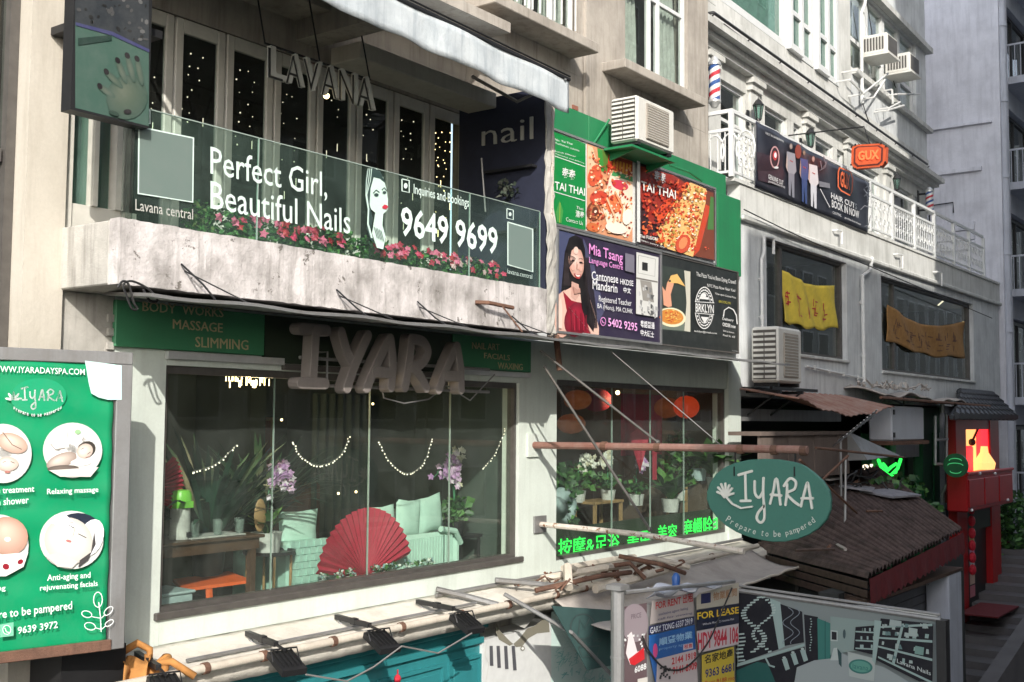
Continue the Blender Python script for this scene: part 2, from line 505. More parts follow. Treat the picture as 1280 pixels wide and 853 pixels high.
class Art:
    """flat print on a frame plane, drawn back to front with photograph coordinates; every layer is a hair proud of the last"""
    def __init__(s, fr, d, step=.0006):
        s.fr = fr; s.d = d; s.step = step; s.mb = MB(fr); s.k = 0
    def _d(s): s.k += 1; return s.d+s.step*s.k
    def poly(s, pts, col, same=False):
        d = s.d+s.step*s.k if same else s._d()
        s.mb.col = col
        s.mb.add([(lambda q: (q[0], d, q[1]))(s.fr.uz(p[0], p[1], s.d)) for p in pts], [tuple(range(len(pts)))])
    def ell(s, cx, cy, rx, ry, col, n=20, rot=0, same=False, a0=0, a1=360):
        c, q = math.cos(math.radians(rot)), math.sin(math.radians(rot))
        pts = []
        N = n if a1-a0 >= 360 else n+1
        for k in range(N):
            t = math.radians(a0+(a1-a0)*k/n); x = rx*math.cos(t); y = ry*math.sin(t)
            pts.append((cx+x*c-y*q, cy+x*q+y*c))
        s.poly(pts, col, same)
    def soft(s, cx, cy, rx, ry, cin, cout, rot=0, hx=-.25, hy=-.3, n=18, same=False):
        """round shape shaded in the print from a lighter heart to its rim colour"""
        d = s.d+s.step*s.k if same else s._d()
        c, q = math.cos(math.radians(rot)), math.sin(math.radians(rot))
        def pt(r_, t, ox, oy):
            x = rx*(r_*math.cos(t)+ox); y = ry*(r_*math.sin(t)+oy); uz = s.fr.uz(cx+x*c-y*q, cy+x*q+y*c, s.d); return (uz[0], d, uz[1])
        rings = [(1, 0), (.66, .34), (.33, .7)]
        P = []
        for r_, m_ in rings: P += [pt(r_, 2*math.pi*k/n, hx*(1-r_), hy*(1-r_)) for k in range(n)]
        P.append(pt(0, 0, hx, hy))
        cols = [tuple(cout[j]*(1-m_)+cin[j]*m_ for j in range(3)) for r_, m_ in rings]+[cin[:3]]
        base = len(s.mb.v)
        for i in range(2):
            for k in range(n):
                l = (k+1) % n
                s.mb.f.append([base+i*n+k, base+i*n+l, base+(i+1)*n+l, base+(i+1)*n+k]); s.mb.c.append([cols[i], cols[i], cols[i+1], cols[i+1]])
        for k in range(n): s.mb.f.append([base+2*n+k, base+2*n+(k+1) % n, base+3*n]); s.mb.c.append([cols[2], cols[2], cols[3]])
        s.mb.v += [s.mb.P(p) for p in P]
    def line(s, pts, w, col, same=False, closed=False):
        d = s.d+s.step*s.k if same else s._d()
        s.mb.col = col
        if closed: pts = list(pts)+[pts[0]]
        L = []; Rr = []
        for i, p in enumerate(pts):
            a = pts[max(i-1, 0)]; b = pts[min(i+1, len(pts)-1)]
            tx, ty = b[0]-a[0], b[1]-a[1]; l = math.hypot(tx, ty) or 1
            nx, ny = -ty/l*w/2, tx/l*w/2
            L.append((p[0]+nx, p[1]+ny)); Rr.append((p[0]-nx, p[1]-ny))
        n = len(pts); P = []
        for q in L+Rr:
            uz = s.fr.uz(q[0], q[1], s.d); P.append((uz[0], d, uz[1]))
        s.mb.add(P, [(i, i+1, n+i+1, n+i) for i in range(n-1)])
    def text(s, bl, br, tl, body, col, bold=.012, space=1.0):
        d = s._d(); s.mb.col = col
        a = s.fr.uz(*bl, s.d); b = s.fr.uz(*br, s.d); c = s.fr.uz(*tl, s.d)
        v, f, x0, x1, y0, y1 = glyphs(body, 0.0, bold, space)
        if not v: return
        s.mb.add([(a[0]+(b[0]-a[0])*(p.x-x0)/(x1-x0)+(c[0]-a[0])*(p.y-y0)/(y1-y0), d, a[1]+(b[1]-a[1])*(p.x-x0)/(x1-x0)+(c[1]-a[1])*(p.y-y0)/(y1-y0)) for p in v], [tuple(g) for g in f])
    def build(s, name, mat, parent, **kw):
        return s.mb.build(name, mat, parent, fix=False, **kw)

def quadlerp(q, a, b):
    """point at (a,b) of the pixel quad q = tl,tr,br,bl"""
    t = (q[0][0]+(q[1][0]-q[0][0])*a, q[0][1]+(q[1][1]-q[0][1])*a)
    o = (q[3][0]+(q[2][0]-q[3][0])*a, q[3][1]+(q[2][1]-q[3][1])*a)
    return (t[0]+(o[0]-t[0])*b, t[1]+(o[1]-t[1])*b)

# ---------------------------------------------------------------- plants
def leaves(mb, cen, rad, n, size, cols, up=.3, rnd=random):
    """n small bent leaves through an ellipsoid (raw world coordinates)"""
    for _ in range(n):
        while True:
            p = Vector((rnd.uniform(-1, 1), rnd.uniform(-1, 1), rnd.uniform(-1, 1)))
            if p.length < 1: break
        c = Vector(cen)+Vector((p.x*rad[0], p.y*rad[1], p.z*rad[2]))
        a = Vector((rnd.uniform(-1, 1), rnd.uniform(-1, 1), rnd.uniform(-.6, 1)+up)).normalized()
        b = a.orthogonal().normalized()
        b.rotate(Matrix.Rotation(rnd.uniform(0, 6.28), 3, a))
        l = size*rnd.uniform(.6, 1.3); w_ = l*.38
        mb.col = rnd.choice(cols)
        q = Vector((0, 0, -l*.25))
        mb.add([c, c+a*l*.5+b*w_, c+a*l+q, c+a*l*.5-b*w_], [(0, 1, 2, 3)], raw=True)
def strap_leaves(mb, cen, n, length, width, cols, spread=1.0, rnd=random):
    """long arching leaves from a pot"""
    for k in range(n):
        th = rnd.uniform(0, 6.28); l = length*rnd.uniform(.6, 1.1); o = Vector((math.cos(th), math.sin(th), 0)); s_ = Vector((-o.y, o.x, 0))
        mb.col = rnd.choice(cols); pts = []
        sp = spread*rnd.uniform(.4, 1)
        for i in range(5):
            t = i/4
            p = Vector(cen)+o*(l*sp*t)+Vector((0, 0, l*(t*1.1-t*t*.75*sp)))
            w_ = width*(.5+1.2*t*(1-t)*2)*(1-.9*(t == 1))
            pts += [p+s_*w_*.5, p-s_*w_*.5]
        mb.add(pts, [(2*i, 2*i+1, 2*i+3, 2*i+2) for i in range(4)], raw=True)
def flowers(mb, pts, r, cols, rnd=random):
    for p in pts:
        mb.col = rnd.choice(cols)
        a = Vector((rnd.uniform(-.5, .5)-.3, -1, rnd.uniform(-.1, .9))).normalized(); b = a.orthogonal().normalized(); c = a.cross(b)
        P = [Vector(p)+a*r*.3]
        for k in range(10):
            rr = r*(1.0 if k % 2 == 0 else .62)*rnd.uniform(.85, 1.15)
            P.append(Vector(p)+(b*math.cos(k*.628)+c*math.sin(k*.628))*rr)
        mb.add(P, [(0, 1+k, 1+(k+1) % 10) for k in range(10)], raw=True)
GREENS = [(.03, .10, .025, 1), (.05, .15, .03, 1), (.09, .22, .05, 1), (.02, .07, .02, 1)]
# ================================================================ the setting
g = MB(None)
g.box(-400, 600, -400, 400, -1.6, -1.2)
struct(g.build('ground', 'asphalt'))
g = MB(None)     # the lane climbs gently to the steps
g.add([(-60, -13.5, -1.0), (24, -13.5, -.6), (24, 1.2, -.6), (-60, 1.2, -1.0), (-60, -13.5, -1.19), (24, -13.5, -1.19), (24, 1.2, -1.19), (-60, 1.2, -1.19)],
      [(0, 1, 2, 3), (4, 5, 6, 7), (0, 1, 5, 4), (1, 2, 6, 5), (2, 3, 7, 6), (3, 0, 4, 7)])
struct(g.build('street', 'asphalt'))

steps = bpy.data.objects.new('street_steps', None); COL.objects.link(steps); steps['kind'] = 'structure'
WLOC[steps.name] = Vector((0, 0, 0))
for k in range(26):
    m = MB(None); x = 20+k*.62
    z = -.6+.155*(k+1)
    m.box(x, 70, -13.5 if k % 2 else -13.49, .9, z-.155, z)
    m.build('step', 'stonestep', steps)

# ================================================================ building A : the tenement with the spa
A = thing('tenement_building', 'beige weathered tenement with nail salon balcony above the spa window', 'building', (5, 0, 0))
def pa(name, mat, *boxes, fr=FA, bev=0, parent=None, **kw):
    m = MB(fr)
    for b in boxes: m.box(*b, bev=bev)
    return m.build(name, mat, parent or A, **kw)

pa('wall', 'mintwall', (5.43, 5.94, -.25, 0, 3.3, 6.96), (5.943, 10.947, -.25, 0, 6.43, 6.955), (10.95, 11.74, -.25, 0, 4.11, 6.957), (11.743, 16.5, -.25, 0, 6.50, 6.95),
   (16.503, 16.95, -.25, .03, 3.3, 6.95), (5.943, 10.947, -.25, .0, 4.12, 4.375), (11.743, 16.5, -.25, .0, 4.12, 4.26))
pa('wall', 'concrete', (4.935, 5.428, -.25, .0, -1, 6.962))
pa('pillar', 'cream', (4.60, 4.93, -.25, .06, -1, 15))
pa('wall', 'concrete', (5.43, 16.9, -.26, -.02, -1, 3.28), (5.945, 16.5, -.26, -.01, 3.285, 4.10))
# corrugated plaster edge of the pier
m = MB(FA)
for k in range(16): m.box(5.36, 5.415, .002, .028, 5.1+k*.11, 5.16+k*.11)
m.build('plaster_edge', 'concrete', A)
# far left: shaded window beside the pillar
pa('wall', 'concrete', (-6, 4.597, -.4, -.2, -1, 4.2), (-6, 1.2, -.4, -.2, 4.203, 15), (1.203, 4.597, -.4, -.2, 13.2, 15))
wn = pa('window', 'frame', (1.25, 4.59, -.2, -.12, 6.35, 6.45), (4.52, 4.595, -.2, -.1, 4.25, 13), (2.9, 2.98, -.2, -.12, 4.25, 13), (1.25, 4.5, -.2, -.12, 7.9, 8.0), (1.25, 4.5, -.2, -.12, 9.4, 9.5))
m = MB(FA); m.box(1.22, 4.58, -.175, -.165, 4.25, 13.1); m.build('pane', 'darkglass', wn)
pa('interior_wall', 'wood', (1.2, 4.6, -2.2, -2.1, 4, 13.5), (4.4, 4.55, -2.05, -.3, 4, 13.5))
bl = MB(None); q = W(25, 107, .9); bl.ball(tuple(q), .025); 
subthing(bl, 'lamp', 'bulb', 'tiny lit lamp glowing behind the dark window left of the pillar', 'lamp')
# strip between pillar and doors on balcony level: pale glazed side panel
sp = pa('side_panel', 'doorframe', (4.935, 5.02, -.2, .0, 7.45, 9.9), (5.02, 5.62, -.2, -.02, 7.45, 7.66), (5.20, 5.24, -.2, .01, 7.66, 9.9), (5.40, 5.47, -.2, .01, 7.66, 9.9), (5.02, 5.62, -.2, -.02, 8.9, 9.0))
m = MB(FA); m.box(5.02, 5.2, -.1, -.09, 7.66, 9.9); m.build('pane', 'paleglass', sp)
m = MB(FA); m.box(5.24, 5.4, -.1, -.09, 7.66, 9.9); m.build('pane', 'paleglass', sp)
pa('interior_wall', 'curtain', (4.95, 5.42, -.32, -.28, 7.45, 9.9))

# balcony -------------------------------------------------------------
bal = pa('balcony', 'concrete', (4.93, 10.35, -.5, .66, 6.965, 7.06))
m = MB(FA)
# outward face of the parapet as an uneven plaster skin
rnd = random.Random(3)
def ppf(a, b): return (4.91+a*5.45, .80+.006*math.sin(a*17)*math.sin(b*4)+(.0035*rnd.random()), 6.96+b*.485+(.004*rnd.uniform(-1, 1) if b in (0, 1) else 0))
m.grid(ppf, 90, 8, (0, -.13, 0)); m.build('parapet', 'parapet', bal, smooth=True)
m = MB(FA); m.box(4.912, 5.04, -.05, .668, 6.963, 7.44, bev=.01); m.build('parapet', 'concrete', bal)
# thin sheet canopy under the balcony
m = MB(FA)
def cnf(a, b):
    u = 4.95+(16.6-4.95)*a; off = .0 if a > .03 else (.03-a)*14
    return (u+off*(1-b)*.8, 0.02+b*(1.12 if u < 10.4 else 1.0), 6.985-b*.11-.01*math.sin(a*60)*b)
m.grid(cnf, 60, 4, (0, 0, -.025)); m.build('canopy', 'greymetal', A)
for pxs in ((153, 350), (255, 370), (330, 380), (420, 395), (520, 405), (640, 418)): pass
for px, py in ((228, 330), (422, 362), (523, 377), (641, 395)):
    u, z = FA.uz(px, py, .83)
    rods = MB(FA); rods.tube([(u, .815, z), (u+.09, .97, z-.16), (u+.12, 1.08, 6.885)], .008, 5)
    rods.tube([(u+.03, .815, z-.05), (u+.42, 1.10, 6.885)], .006, 5); rods.build('tie_rod', 'blackmetal', A)

# doors on the balcony ------------------------------------------------
DY = -.5
dpx = [152, 215, 280, 341, 395, 445, 492, 537, 583]
du = [FA.U(px, 200, DY) for px in dpx]
ZT = 9.63
rl = random.Random(5)
for i in range(8):
    a, b = du[i]+.012, du[i+1]-.012
    d = MB(FA); s_ = .085
    for bx in ((a, a+s_), (b-s_, b)): d.box(bx[0], bx[1], DY-.05, DY, 7.07, ZT, bev=.008)
    d.box(a+s_+.001, b-s_-.001, DY-.048, DY-.003, ZT-.13, ZT, bev=.006)
    d.box(a+s_+.001, b-s_-.001, DY-.048, DY-.003, 7.07, 7.35, bev=.006)
    dr = d.build('door', 'doorframe', A)
    m = MB(FA); m.box(a+s_-.004, b-s_+.004, DY-.03, DY-.022, 7.34, ZT-.12); m.build('pane', 'darkglass', dr)
    # strings of fairy lights just inside
    lt = MB(FA); w_ = b-a-2*s_
    n = 3 if i < 7 else 6
    for k in range(n):
        u = a+s_+w_*(k+.5)/n+rl.uniform(-.04, .04)
        L = rl.uniform(.5, 1.3)
        for j in range(int(L/.11)):
            if rl.random() < .3: continue
            lt.ball((u+rl.uniform(-.02, .02), DY-.12-rl.uniform(0, .1), ZT-.2-j*.11-rl.uniform(0, .06)), rl.uniform(.004, .0085), 5, 4)
        z = ZT-.2-L; lt.tube([(u, DY-.12, z), (u, DY-.12, z-.08)], .004, 5)
    lb = ['leftmost balcony door behind the hand board', 'second balcony door from the left', 'third balcony door from the left behind the letter L', 'fourth balcony door from the left',
          'fifth balcony door from the left', 'sixth balcony door from the left, right of the metal letters', 'seventh balcony door from the left', 'last balcony door beside the navy wall, glowing amber'][i]
    lb = {'third balcony door from the left behind the letter L': 'third balcony door', 'sixth balcony door from the left, right of the metal letters': 'sixth balcony door from the left'}.get(lb, lb)
    o = subthing(lt, 'light_curtain', 'bulbcool' if i < 7 else 'bulb', 'strings of fairy lights hanging in the '+lb, 'string lights', 'fairy light curtains in the balcony doors')
pa('wall', 'beige', (4.93, 10.5, DY-.2, DY-.0, ZT+.01, 10.5), (5.43, du[0]-.001, DY-.2, DY, 7.06, ZT+.008), (du[-1]+.001, 10.5, DY-.2, DY, 7.06, ZT+.008))
pa('beam', 'cream', (8.05, 10.30, -.30, .12, 9.585, 9.76), bev=.01)
pa('beam', 'beige', (5.03, 8.0, DY+.001, .0, 10.0, 10.48), (7.75, 8.05, DY+.001, .5, 9.80, 10.2))
pa('ceiling', 'beige', (4.95, 10.45, DY, .2, 10.5, 10.62))
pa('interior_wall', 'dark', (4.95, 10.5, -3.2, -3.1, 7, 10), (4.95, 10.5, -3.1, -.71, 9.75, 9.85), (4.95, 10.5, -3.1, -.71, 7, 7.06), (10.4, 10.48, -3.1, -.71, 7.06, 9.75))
pa('side_wall', 'navy', (10.38, 10.50, DY+.001, .76, 6.99, 9.75))
m = MB(FA)   # rough end of that wall
rnd = random.Random(9)
m.grid(lambda a, b: (10.37+a*.15, .765+.03*rnd.random()+(.03 if b < .5 else 0), 6.96+b*2.7), 3, 26, (0, -.02, 0))
m.build('plaster_edge', 'concrete', A)

# upper storey above ---------------------------------------------------
UY = -.3
pa('wall', 'beige', (4.93, 11.13, UY-.25, UY, 10.63, 15.5), (10.52, 16.5, UY-.25, UY, 9.6, 10.628), (11.133, 16.5, UY-.25, UY, 10.631, 11.14),
   (12.6, 13.85, UY-.25, UY+.02, 11.143, 15.5), (15.80, 16.5, UY-.25, UY, 11.143, 15.5), (11.133, 12.597, UY-.25, UY, 13.1, 15.5), (13.853, 15.797, UY-.25, UY, 13.1, 15.5))
pa('pilaster', 'beige', (12.75, 13.7, UY+.021, UY+.07, 9.9, 15.4))
for (a, b, c) in ((10.2, 12.45, .16), (13.15, 15.55, .14)):
    pa('sill', 'beige', (a, b, UY+.001, c, 10.80, 10.93), bev=.01)
    m = MB(FA)
    m.slab([(a+.15, UY+.002, 10.80), (b-.1, UY+.002, 10.80), (b-.5, UY+.002, 10.2), (a+.6, UY+.002, 10.2)], (0, .03, 0)); m.build('apron', 'beige', A)
def casement(u0, u1, z0, z1, d, parent, mulls, trans, fm='white', gm='darkglass', t=.06, fr=FA, curtain=True, seed=1):
    m = MB(fr)
    m.box(u0, u0+t, d-.04, d+.03, z0, z1); m.box(u1-t, u1, d-.04, d+.03, z0, z1)
    m.box(u0+t+.001, u1-t-.001, d-.04, d+.028, z0, z0+t); m.box(u0+t+.001, u1-t-.001, d-.04, d+.028, z1-t, z1)
    us = [u0+t*.5]+[u0+(u1-u0)*q for q in mulls]+[u1-t*.5]
    for q in us[1:-1]: m.box(q-t*.45, q+t*.45, d-.038, d+.035, z0+t+.001, z1-t-.001)
    for q in trans: m.box(u0+t+.001, u1-t-.001, d-.036, d+.022, z0+(z1-z0)*q-t*.4, z0+(z1-z0)*q+t*.4)
    wn = m.build('window', fm, parent)
    for i in range(len(us)-1):
        g = MB(fr); g.box(us[i]+.01, us[i+1]-.01, d-.012, d-.004, z0+t*.5, z1-t*.5); g.build('pane', gm, wn)
    if curtain:
        rr = random.Random(seed); ph = rr.uniform(0, 6)
        for (ca, cb) in ((.02, .34), (.62, .97)):
            m = MB(fr)
            m.grid(lambda a, b: (u0+(u1-u0)*(ca+(cb-ca)*a)+.05*math.sin(b*3+ph), d-.14+.03*math.sin(a*34+ph), z0+.03+b*(z1-z0-.06)), 44, 5)
            m.build('curtain', 'curtain', wn, smooth='all')
    return wn
casement(11.15, 12.58, 11.16, 13.08, UY-.08, A, (.33, .66), (), seed=2)
casement(13.87, 15.78, 11.16, 13.08, UY-.08, A, (.42, .56), (.62,), seed=4, t=.07)
m = MB(FA)     # window guard bars of the first window
for k in range(9): m.tube([(11.2+k*.165, UY+.04, 11.2), (11.2+k*.165, UY+.04, 13)], .012, 5)
m.build('guard_bar', 'white', A)
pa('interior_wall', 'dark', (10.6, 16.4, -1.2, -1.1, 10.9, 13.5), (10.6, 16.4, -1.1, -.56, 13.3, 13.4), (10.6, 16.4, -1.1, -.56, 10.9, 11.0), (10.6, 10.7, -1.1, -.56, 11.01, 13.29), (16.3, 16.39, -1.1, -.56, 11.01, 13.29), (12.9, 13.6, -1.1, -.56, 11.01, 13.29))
# wall behind the advertising boards
pa('wall', 'whitewall', (10.52, 16.93, -.25, -.03, 6.96, 9.59))
m = MB(FA)
for (a, z0, w_, h) in ((12.86, 9.86, .22, .42), (14.55, 9.9, .18, .36), (12.5, 10.0, .14, .22)):
    rows = int(h/.07)
    for r in range(rows):
        for c in range(3):
            m.box(a+c*w_/3+(.02 if r % 2 else 0), a+(c+1)*w_/3-.01+(.02 if r % 2 else 0), UY+.002, UY+.02, z0+r*.07, z0+r*.07+.058)
m.build('exposed_brick', 'brick', A, kind='stuff')

# shop windows ----------------------------------------------------------
def shopwindow(u0, u1, z0, z1, ms, sill):
    m = MB(FA); t = .045
    m.box(u0, u0+t, -.14, -.04, z0, z1); m.box(u1-t, u1, -.14, -.04, z0, z1)
    m.box(u0+t+.001, u1-t-.001, -.14, -.042, z0, z0+t); m.box(u0+t+.001, u1-t-.001, -.14, -.042, z1-t-.02, z1)
    wn = m.build('window', 'frame', A)
    us = [u0+t]+ms+[u1-t]
    for i in range(len(us)-1):
        g = MB(FA); g.box(us[i]+.003, us[i+1]-.003, -.095, -.085, z0+t*.6, z1-t*.6); g.build('pane', 'glass', wn)
    for q in ms:
        g = MB(FA); g.box(q-.0015, q+.0015, -.097, -.084, z0+t, z1-t); g.build('glass_edge', 'glassedge', wn)
        g = MB(FA); g.box(q+.002, q+.004, -.11, -.099, z0+t, z1-t); g.build('glass_fin', 'glassedge', wn)
    if sill:
        g = MB(FA); g.box(u0-.06, u1+.08, -.03, .035, z0-.05, z0+.012, bev=.008); g.build('sill', 'frame', wn)
    return wn
shopwindow(5.945, 10.945, 4.375, 6.428, [FA.U(341, 600, -.09), FA.U(461, 600, -.09), FA.U(562, 600, -.09)], True)
shopwindow(11.745, 16.50, 4.262, 6.498, [FA.U(765, 600, -.09), FA.U(813, 600, -.09), FA.U(855, 600, -.09)], False)
# rooms behind
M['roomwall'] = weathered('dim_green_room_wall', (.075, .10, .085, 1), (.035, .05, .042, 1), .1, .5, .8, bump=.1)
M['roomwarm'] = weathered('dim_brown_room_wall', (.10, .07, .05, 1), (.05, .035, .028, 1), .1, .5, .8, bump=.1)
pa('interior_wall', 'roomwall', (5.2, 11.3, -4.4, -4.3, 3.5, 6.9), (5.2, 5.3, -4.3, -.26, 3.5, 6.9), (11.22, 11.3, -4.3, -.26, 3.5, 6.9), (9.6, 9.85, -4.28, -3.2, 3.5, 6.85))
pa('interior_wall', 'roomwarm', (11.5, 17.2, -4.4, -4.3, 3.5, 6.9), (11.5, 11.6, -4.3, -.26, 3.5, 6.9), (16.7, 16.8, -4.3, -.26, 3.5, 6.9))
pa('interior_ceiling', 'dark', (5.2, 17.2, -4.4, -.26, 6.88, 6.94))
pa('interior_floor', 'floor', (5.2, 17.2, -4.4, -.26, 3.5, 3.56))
pa('interior_shelf', 'wood', (5.31, 11.2, -.50, -.145, 4.30, 4.34), (11.62, 16.68, -.50, -.145, 4.18, 4.22))
# framed pictures on the dim back wall
for (a, b, z0, z1, mm) in ((7.6, 8.6, 5.0, 5.8, 'roomwarm'), (9.9, 10.9, 5.0, 6.0, 'brick'), (6.1, 6.9, 4.7, 5.5, 'roomwarm')):
    m = MB(FA); m.box(a, b, -4.29, -4.24, z0, z1)
    q = subthing(m, 'picture', 'lightwood', {7.6: 'dim framed picture in the middle of the spa back wall', 9.9: 'large reddish framed picture on the spa back wall at right', 6.1: 'small dim framed picture on the spa back wall at left'}[a], 'picture', 'pictures on the spa back wall')
    m = MB(FA); m.box(a+.05, b-.05, -4.239, -4.23, z0+.05, z1-.05); m.build('canvas', mm, q)

# rough ledge running below the windows ---------------------------------
m = MB(FA); rnd = random.Random(11)
def lf(a, b):
    u = 5.6+(16.9-5.6)*a
    return (u, .0+b*.55+.008*rnd.random(), 4.115-b*.13+.012*rnd.random()*(1-abs(b-.5)))
m.grid(lf, 120, 8, (0, 0, -.14)); m.build('ledge', 'ledge', A, smooth='all')

# ================================================================ building B : white building with the terrace
B = thing('terrace_building', 'white building with a long railed terrace above two big windows', 'building', (25, 0, 0))
def pb(name, mat, *boxes, fr=FA, bev=0, parent=None, **kw): return pa(name, mat, *boxes, fr=fr, bev=bev, parent=parent or B, **kw)
pb('wall', 'whitewall', (17.0, 18.05, -.25, 0, 6.4, 9.26), (18.053, 21.85, -.25, 0, 6.4, 7.20), (18.053, 21.85, -.25, 0, 9.12, 9.263), (21.853, 23.87, -.25, 0, 6.4, 9.262),
   (23.873, 31.05, -.25, 0, 6.4, 7.08), (23.873, 31.05, -.25, 0, 9.09, 9.261), (31.053, 33.7, -.25, 0, 6.4, 9.26))
pb('cornice', 'whitewarm', (16.96, 33.75, -.2, .09, 9.265, 9.36), bev=.02)
pb('spandrel', 'whitewarm', (16.96, 33.72, -.2, .03, 9.362, 9.86))
pb('terrace_floor', 'whitewarm', (16.7, 33.7, -2.5, .06, 9.863, 9.92))
def bigwin(u0, u1, z0, z1, ms):
    m = MB(FA); t = .09
    m.box(u0, u0+t, -.22, -.1, z0, z1); m.box(u1-t, u1, -.22, -.1, z0, z1); m.box(u0+t+.001, u1-t-.001, -.22, -.103, z0, z0+t*.7); m.box(u0+t+.001, u1-t-.001, -.22, -.103, z1-t*.7, z1)
    for q in ms: m.box(q-.05, q+.05, -.22, -.105, z0+t*.7+.001, z1-t*.7-.001)
    wn = m.build('window', 'frame', B); us = [u0+t]+ms+[u1-t]
    for i in range(len(us)-1):
        g = MB(FA); g.box(us[i]+.05, us[i+1]-.05, -.16, -.15, z0+.05, z1-.05); g.build('pane', 'glass', wn)
    g = MB(FA); g.box(u0-.03, u1+.03, -.02, .05, z0-.06, z0-.002, bev=.01); g.build('sill', 'whitewarm', wn)
bigwin(18.06, 21.84, 7.205, 9.115, [18.9])
bigwin(23.88, 31.04, 7.085, 9.085, [25.0])
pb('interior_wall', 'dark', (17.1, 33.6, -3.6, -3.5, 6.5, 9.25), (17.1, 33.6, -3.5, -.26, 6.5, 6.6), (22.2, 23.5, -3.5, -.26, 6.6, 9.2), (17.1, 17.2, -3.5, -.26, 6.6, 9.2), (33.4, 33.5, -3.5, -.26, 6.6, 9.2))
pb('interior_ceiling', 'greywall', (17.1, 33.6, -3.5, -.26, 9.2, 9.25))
# terrace level wall (frame B), openings read off the photograph
ztop = 12.02
zb = 9.93
ops = [(901, 932), (956, 984), (992, 1001), (1019, 1041), (1046, 1055), (1065, 1098), (1116, 1139), (1142, 1149)]
ou = [(FB.U(a, 150, 0), FB.U(b, 150, 0)) for a, b in ops]
cur = 0.0; wb = []
for (a, b) in ou:
    wb.append((cur, a, -.25, 0, zb, ztop)); cur = b
uend = FB.U(1158, 205, 0)
wb.append((cur, uend, -.25, 0, zb, ztop))
wb.append((0, uend, -.25, .002, ztop+.002, 12.5))
for a, b in ou: wb.append((a+.001, b-.001, -.25, -.05, zb, zb+.35))
pb('wall', 'whitewarm', *wb, fr=FB)
for i, (a, b) in enumerate(ou):
    m = MB(FB); t = .06
    m.box(a+.002, a+t, -.16, -.06, zb+.352, ztop-.002); m.box(b-t, b-.002, -.16, -.06, zb+.352, ztop-.002)
    m.box(a+t, b-t, -.16, -.063, ztop-t, ztop-.002); m.box(a+t, b-t, -.158, -.065, zb+.353, zb+.353+t)
    if b-a > .9: m.box(a+t, b-t, -.157, -.066, ztop-.7, ztop-.64)
    wn = m.build('window', 'white', B)
    g = MB(FB); g.box(a+t*.7, b-t*.7, -.12, -.11, zb+.38, ztop-.03); g.build('pane', 'darkglass', wn)
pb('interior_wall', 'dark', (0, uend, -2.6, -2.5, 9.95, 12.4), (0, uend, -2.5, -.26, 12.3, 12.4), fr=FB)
# pilasters with capitals, cornice in steps
for px in (890, 943, 1010, 1060, 1108):
    u = FB.U(px, 120, .05)
    pb('pilaster', 'whitewarm', (u-.2, u+.2, .003, .07, zb, 12.1), (u-.25, u+.25, .003, .12, 12.1, 12.22), (u-.3, u+.3, .003, .17, 12.222, 12.32), fr=FB)
pb('cornice', 'whitewarm', (-.15, uend+.15, .0, .16, 12.34, 12.46), (-.2, uend+.2, .0, .28, 12.462, 12.56), (-.25, uend+.25, .0, .42, 12.562, 12.68), fr=FB)
pb('wall', 'whitewarm', (-.05, uend+.05, -.25, .05, 12.5, 13.22), fr=FB)
# upper storey
zs, zt = 13.24, 16.6
bays = [(884, 902), (905, 967), (975, 985), (988, 1003), (1012, 1021), (1026, 1040)]
upx = lambda px, d=0.0: FB.U(px, 60, d)
e1 = FB.U(1048, 95, 0.02)
pb('wall', 'whitewarm', (-.05, FB.U(892, 12, 0), -.25, .04, zs, zt), (FB.U(892, 12, 0), e1, -.25, .04, 15.6, zt), (e1, FB.U(1062, 100, 0), -.25, .03, zs, zt), fr=FB)
# big pale green window, then projecting white-framed casements
gw0, gw1 = FB.U(892, 12, 0)+.02, FB.U(980, 60, 0)
def wbay(u0, u1, z0, z1, d, ms, ts, gm, t=.11):
    m = MB(FB)
    m.box(u0, u0+t, d-.1, d+.05, z0, z1); m.box(u1-t, u1, d-.1, d+.05, z0, z1)
    m.box(u0+t+.001, u1-t-.001, d-.1, d+.047, z0, z0+t); m.box(u0+t+.001, u1-t-.001, d-.1, d+.047, z1-t, z1)
    us = [u0+t*.6]+ms+[u1-t*.6]
    for q in ms: m.box(q-t*.5, q+t*.5, d-.09, d+.055, z0+t+.002, z1-t-.002)
    for q in ts: m.box(u0+t+.001, u1-t-.001, d-.09, d+.035, q-.05, q+.05)
    wn = m.build('window', 'white', B)
    for i in range(len(us)-1):
        g = MB(FB); g.box(us[i]+.02, us[i+1]-.02, d-.03, d-.02, z0+.04, z1-.04); g.build('pane', gm, wn)
    m = MB(FB); m.grid(lambda a, b: (u0+.1+(u1-u0-.2)*a, d-.3+.05*math.sin(a*40), z0+.05+b*(z1-z0-.1)), 60, 1); m.build('curtain', 'curtain', wn, smooth='all')
wbay(gw0, gw1, 13.42, 15.6, -.02, [gw0+.5], [], 'paleglass', .14)
c0 = gw1+.03; c3 = e1-.02
n = 4
for k in range(n):
    a = c0+(c3-c0)*k/n+.03; b = c0+(c3-c0)*(k+1)/n-.03
    wbay(a, b, 13.42, 15.6, .0 if k % 2 else .08, [], [14.2], 'paleglass', .13)
pb('wall', 'whitewarm', (gw0, e1, -.25, .03, 13.223, 13.41), fr=FB)
e2 = FB.U(1062, 100, 0); e3 = uend
pb('wall', 'whitewall', (e2+.001, e3, -.25, .02, 13.223, 14.0), (e2+.001, e3, -.25, .02, 16.2, 18.5), (e3-1.0, e3, -.25, .022, 14.003, 16.197), fr=FB)
pb('sill', 'whitewarm', (e2+.1, e3+.15, -.1, .16, 13.98, 14.10), (e2+.1, e3+.15, -.1, .2, 16.22, 16.36), (-.05, e2, -.1, .16, 16.62, 16.75), fr=FB)
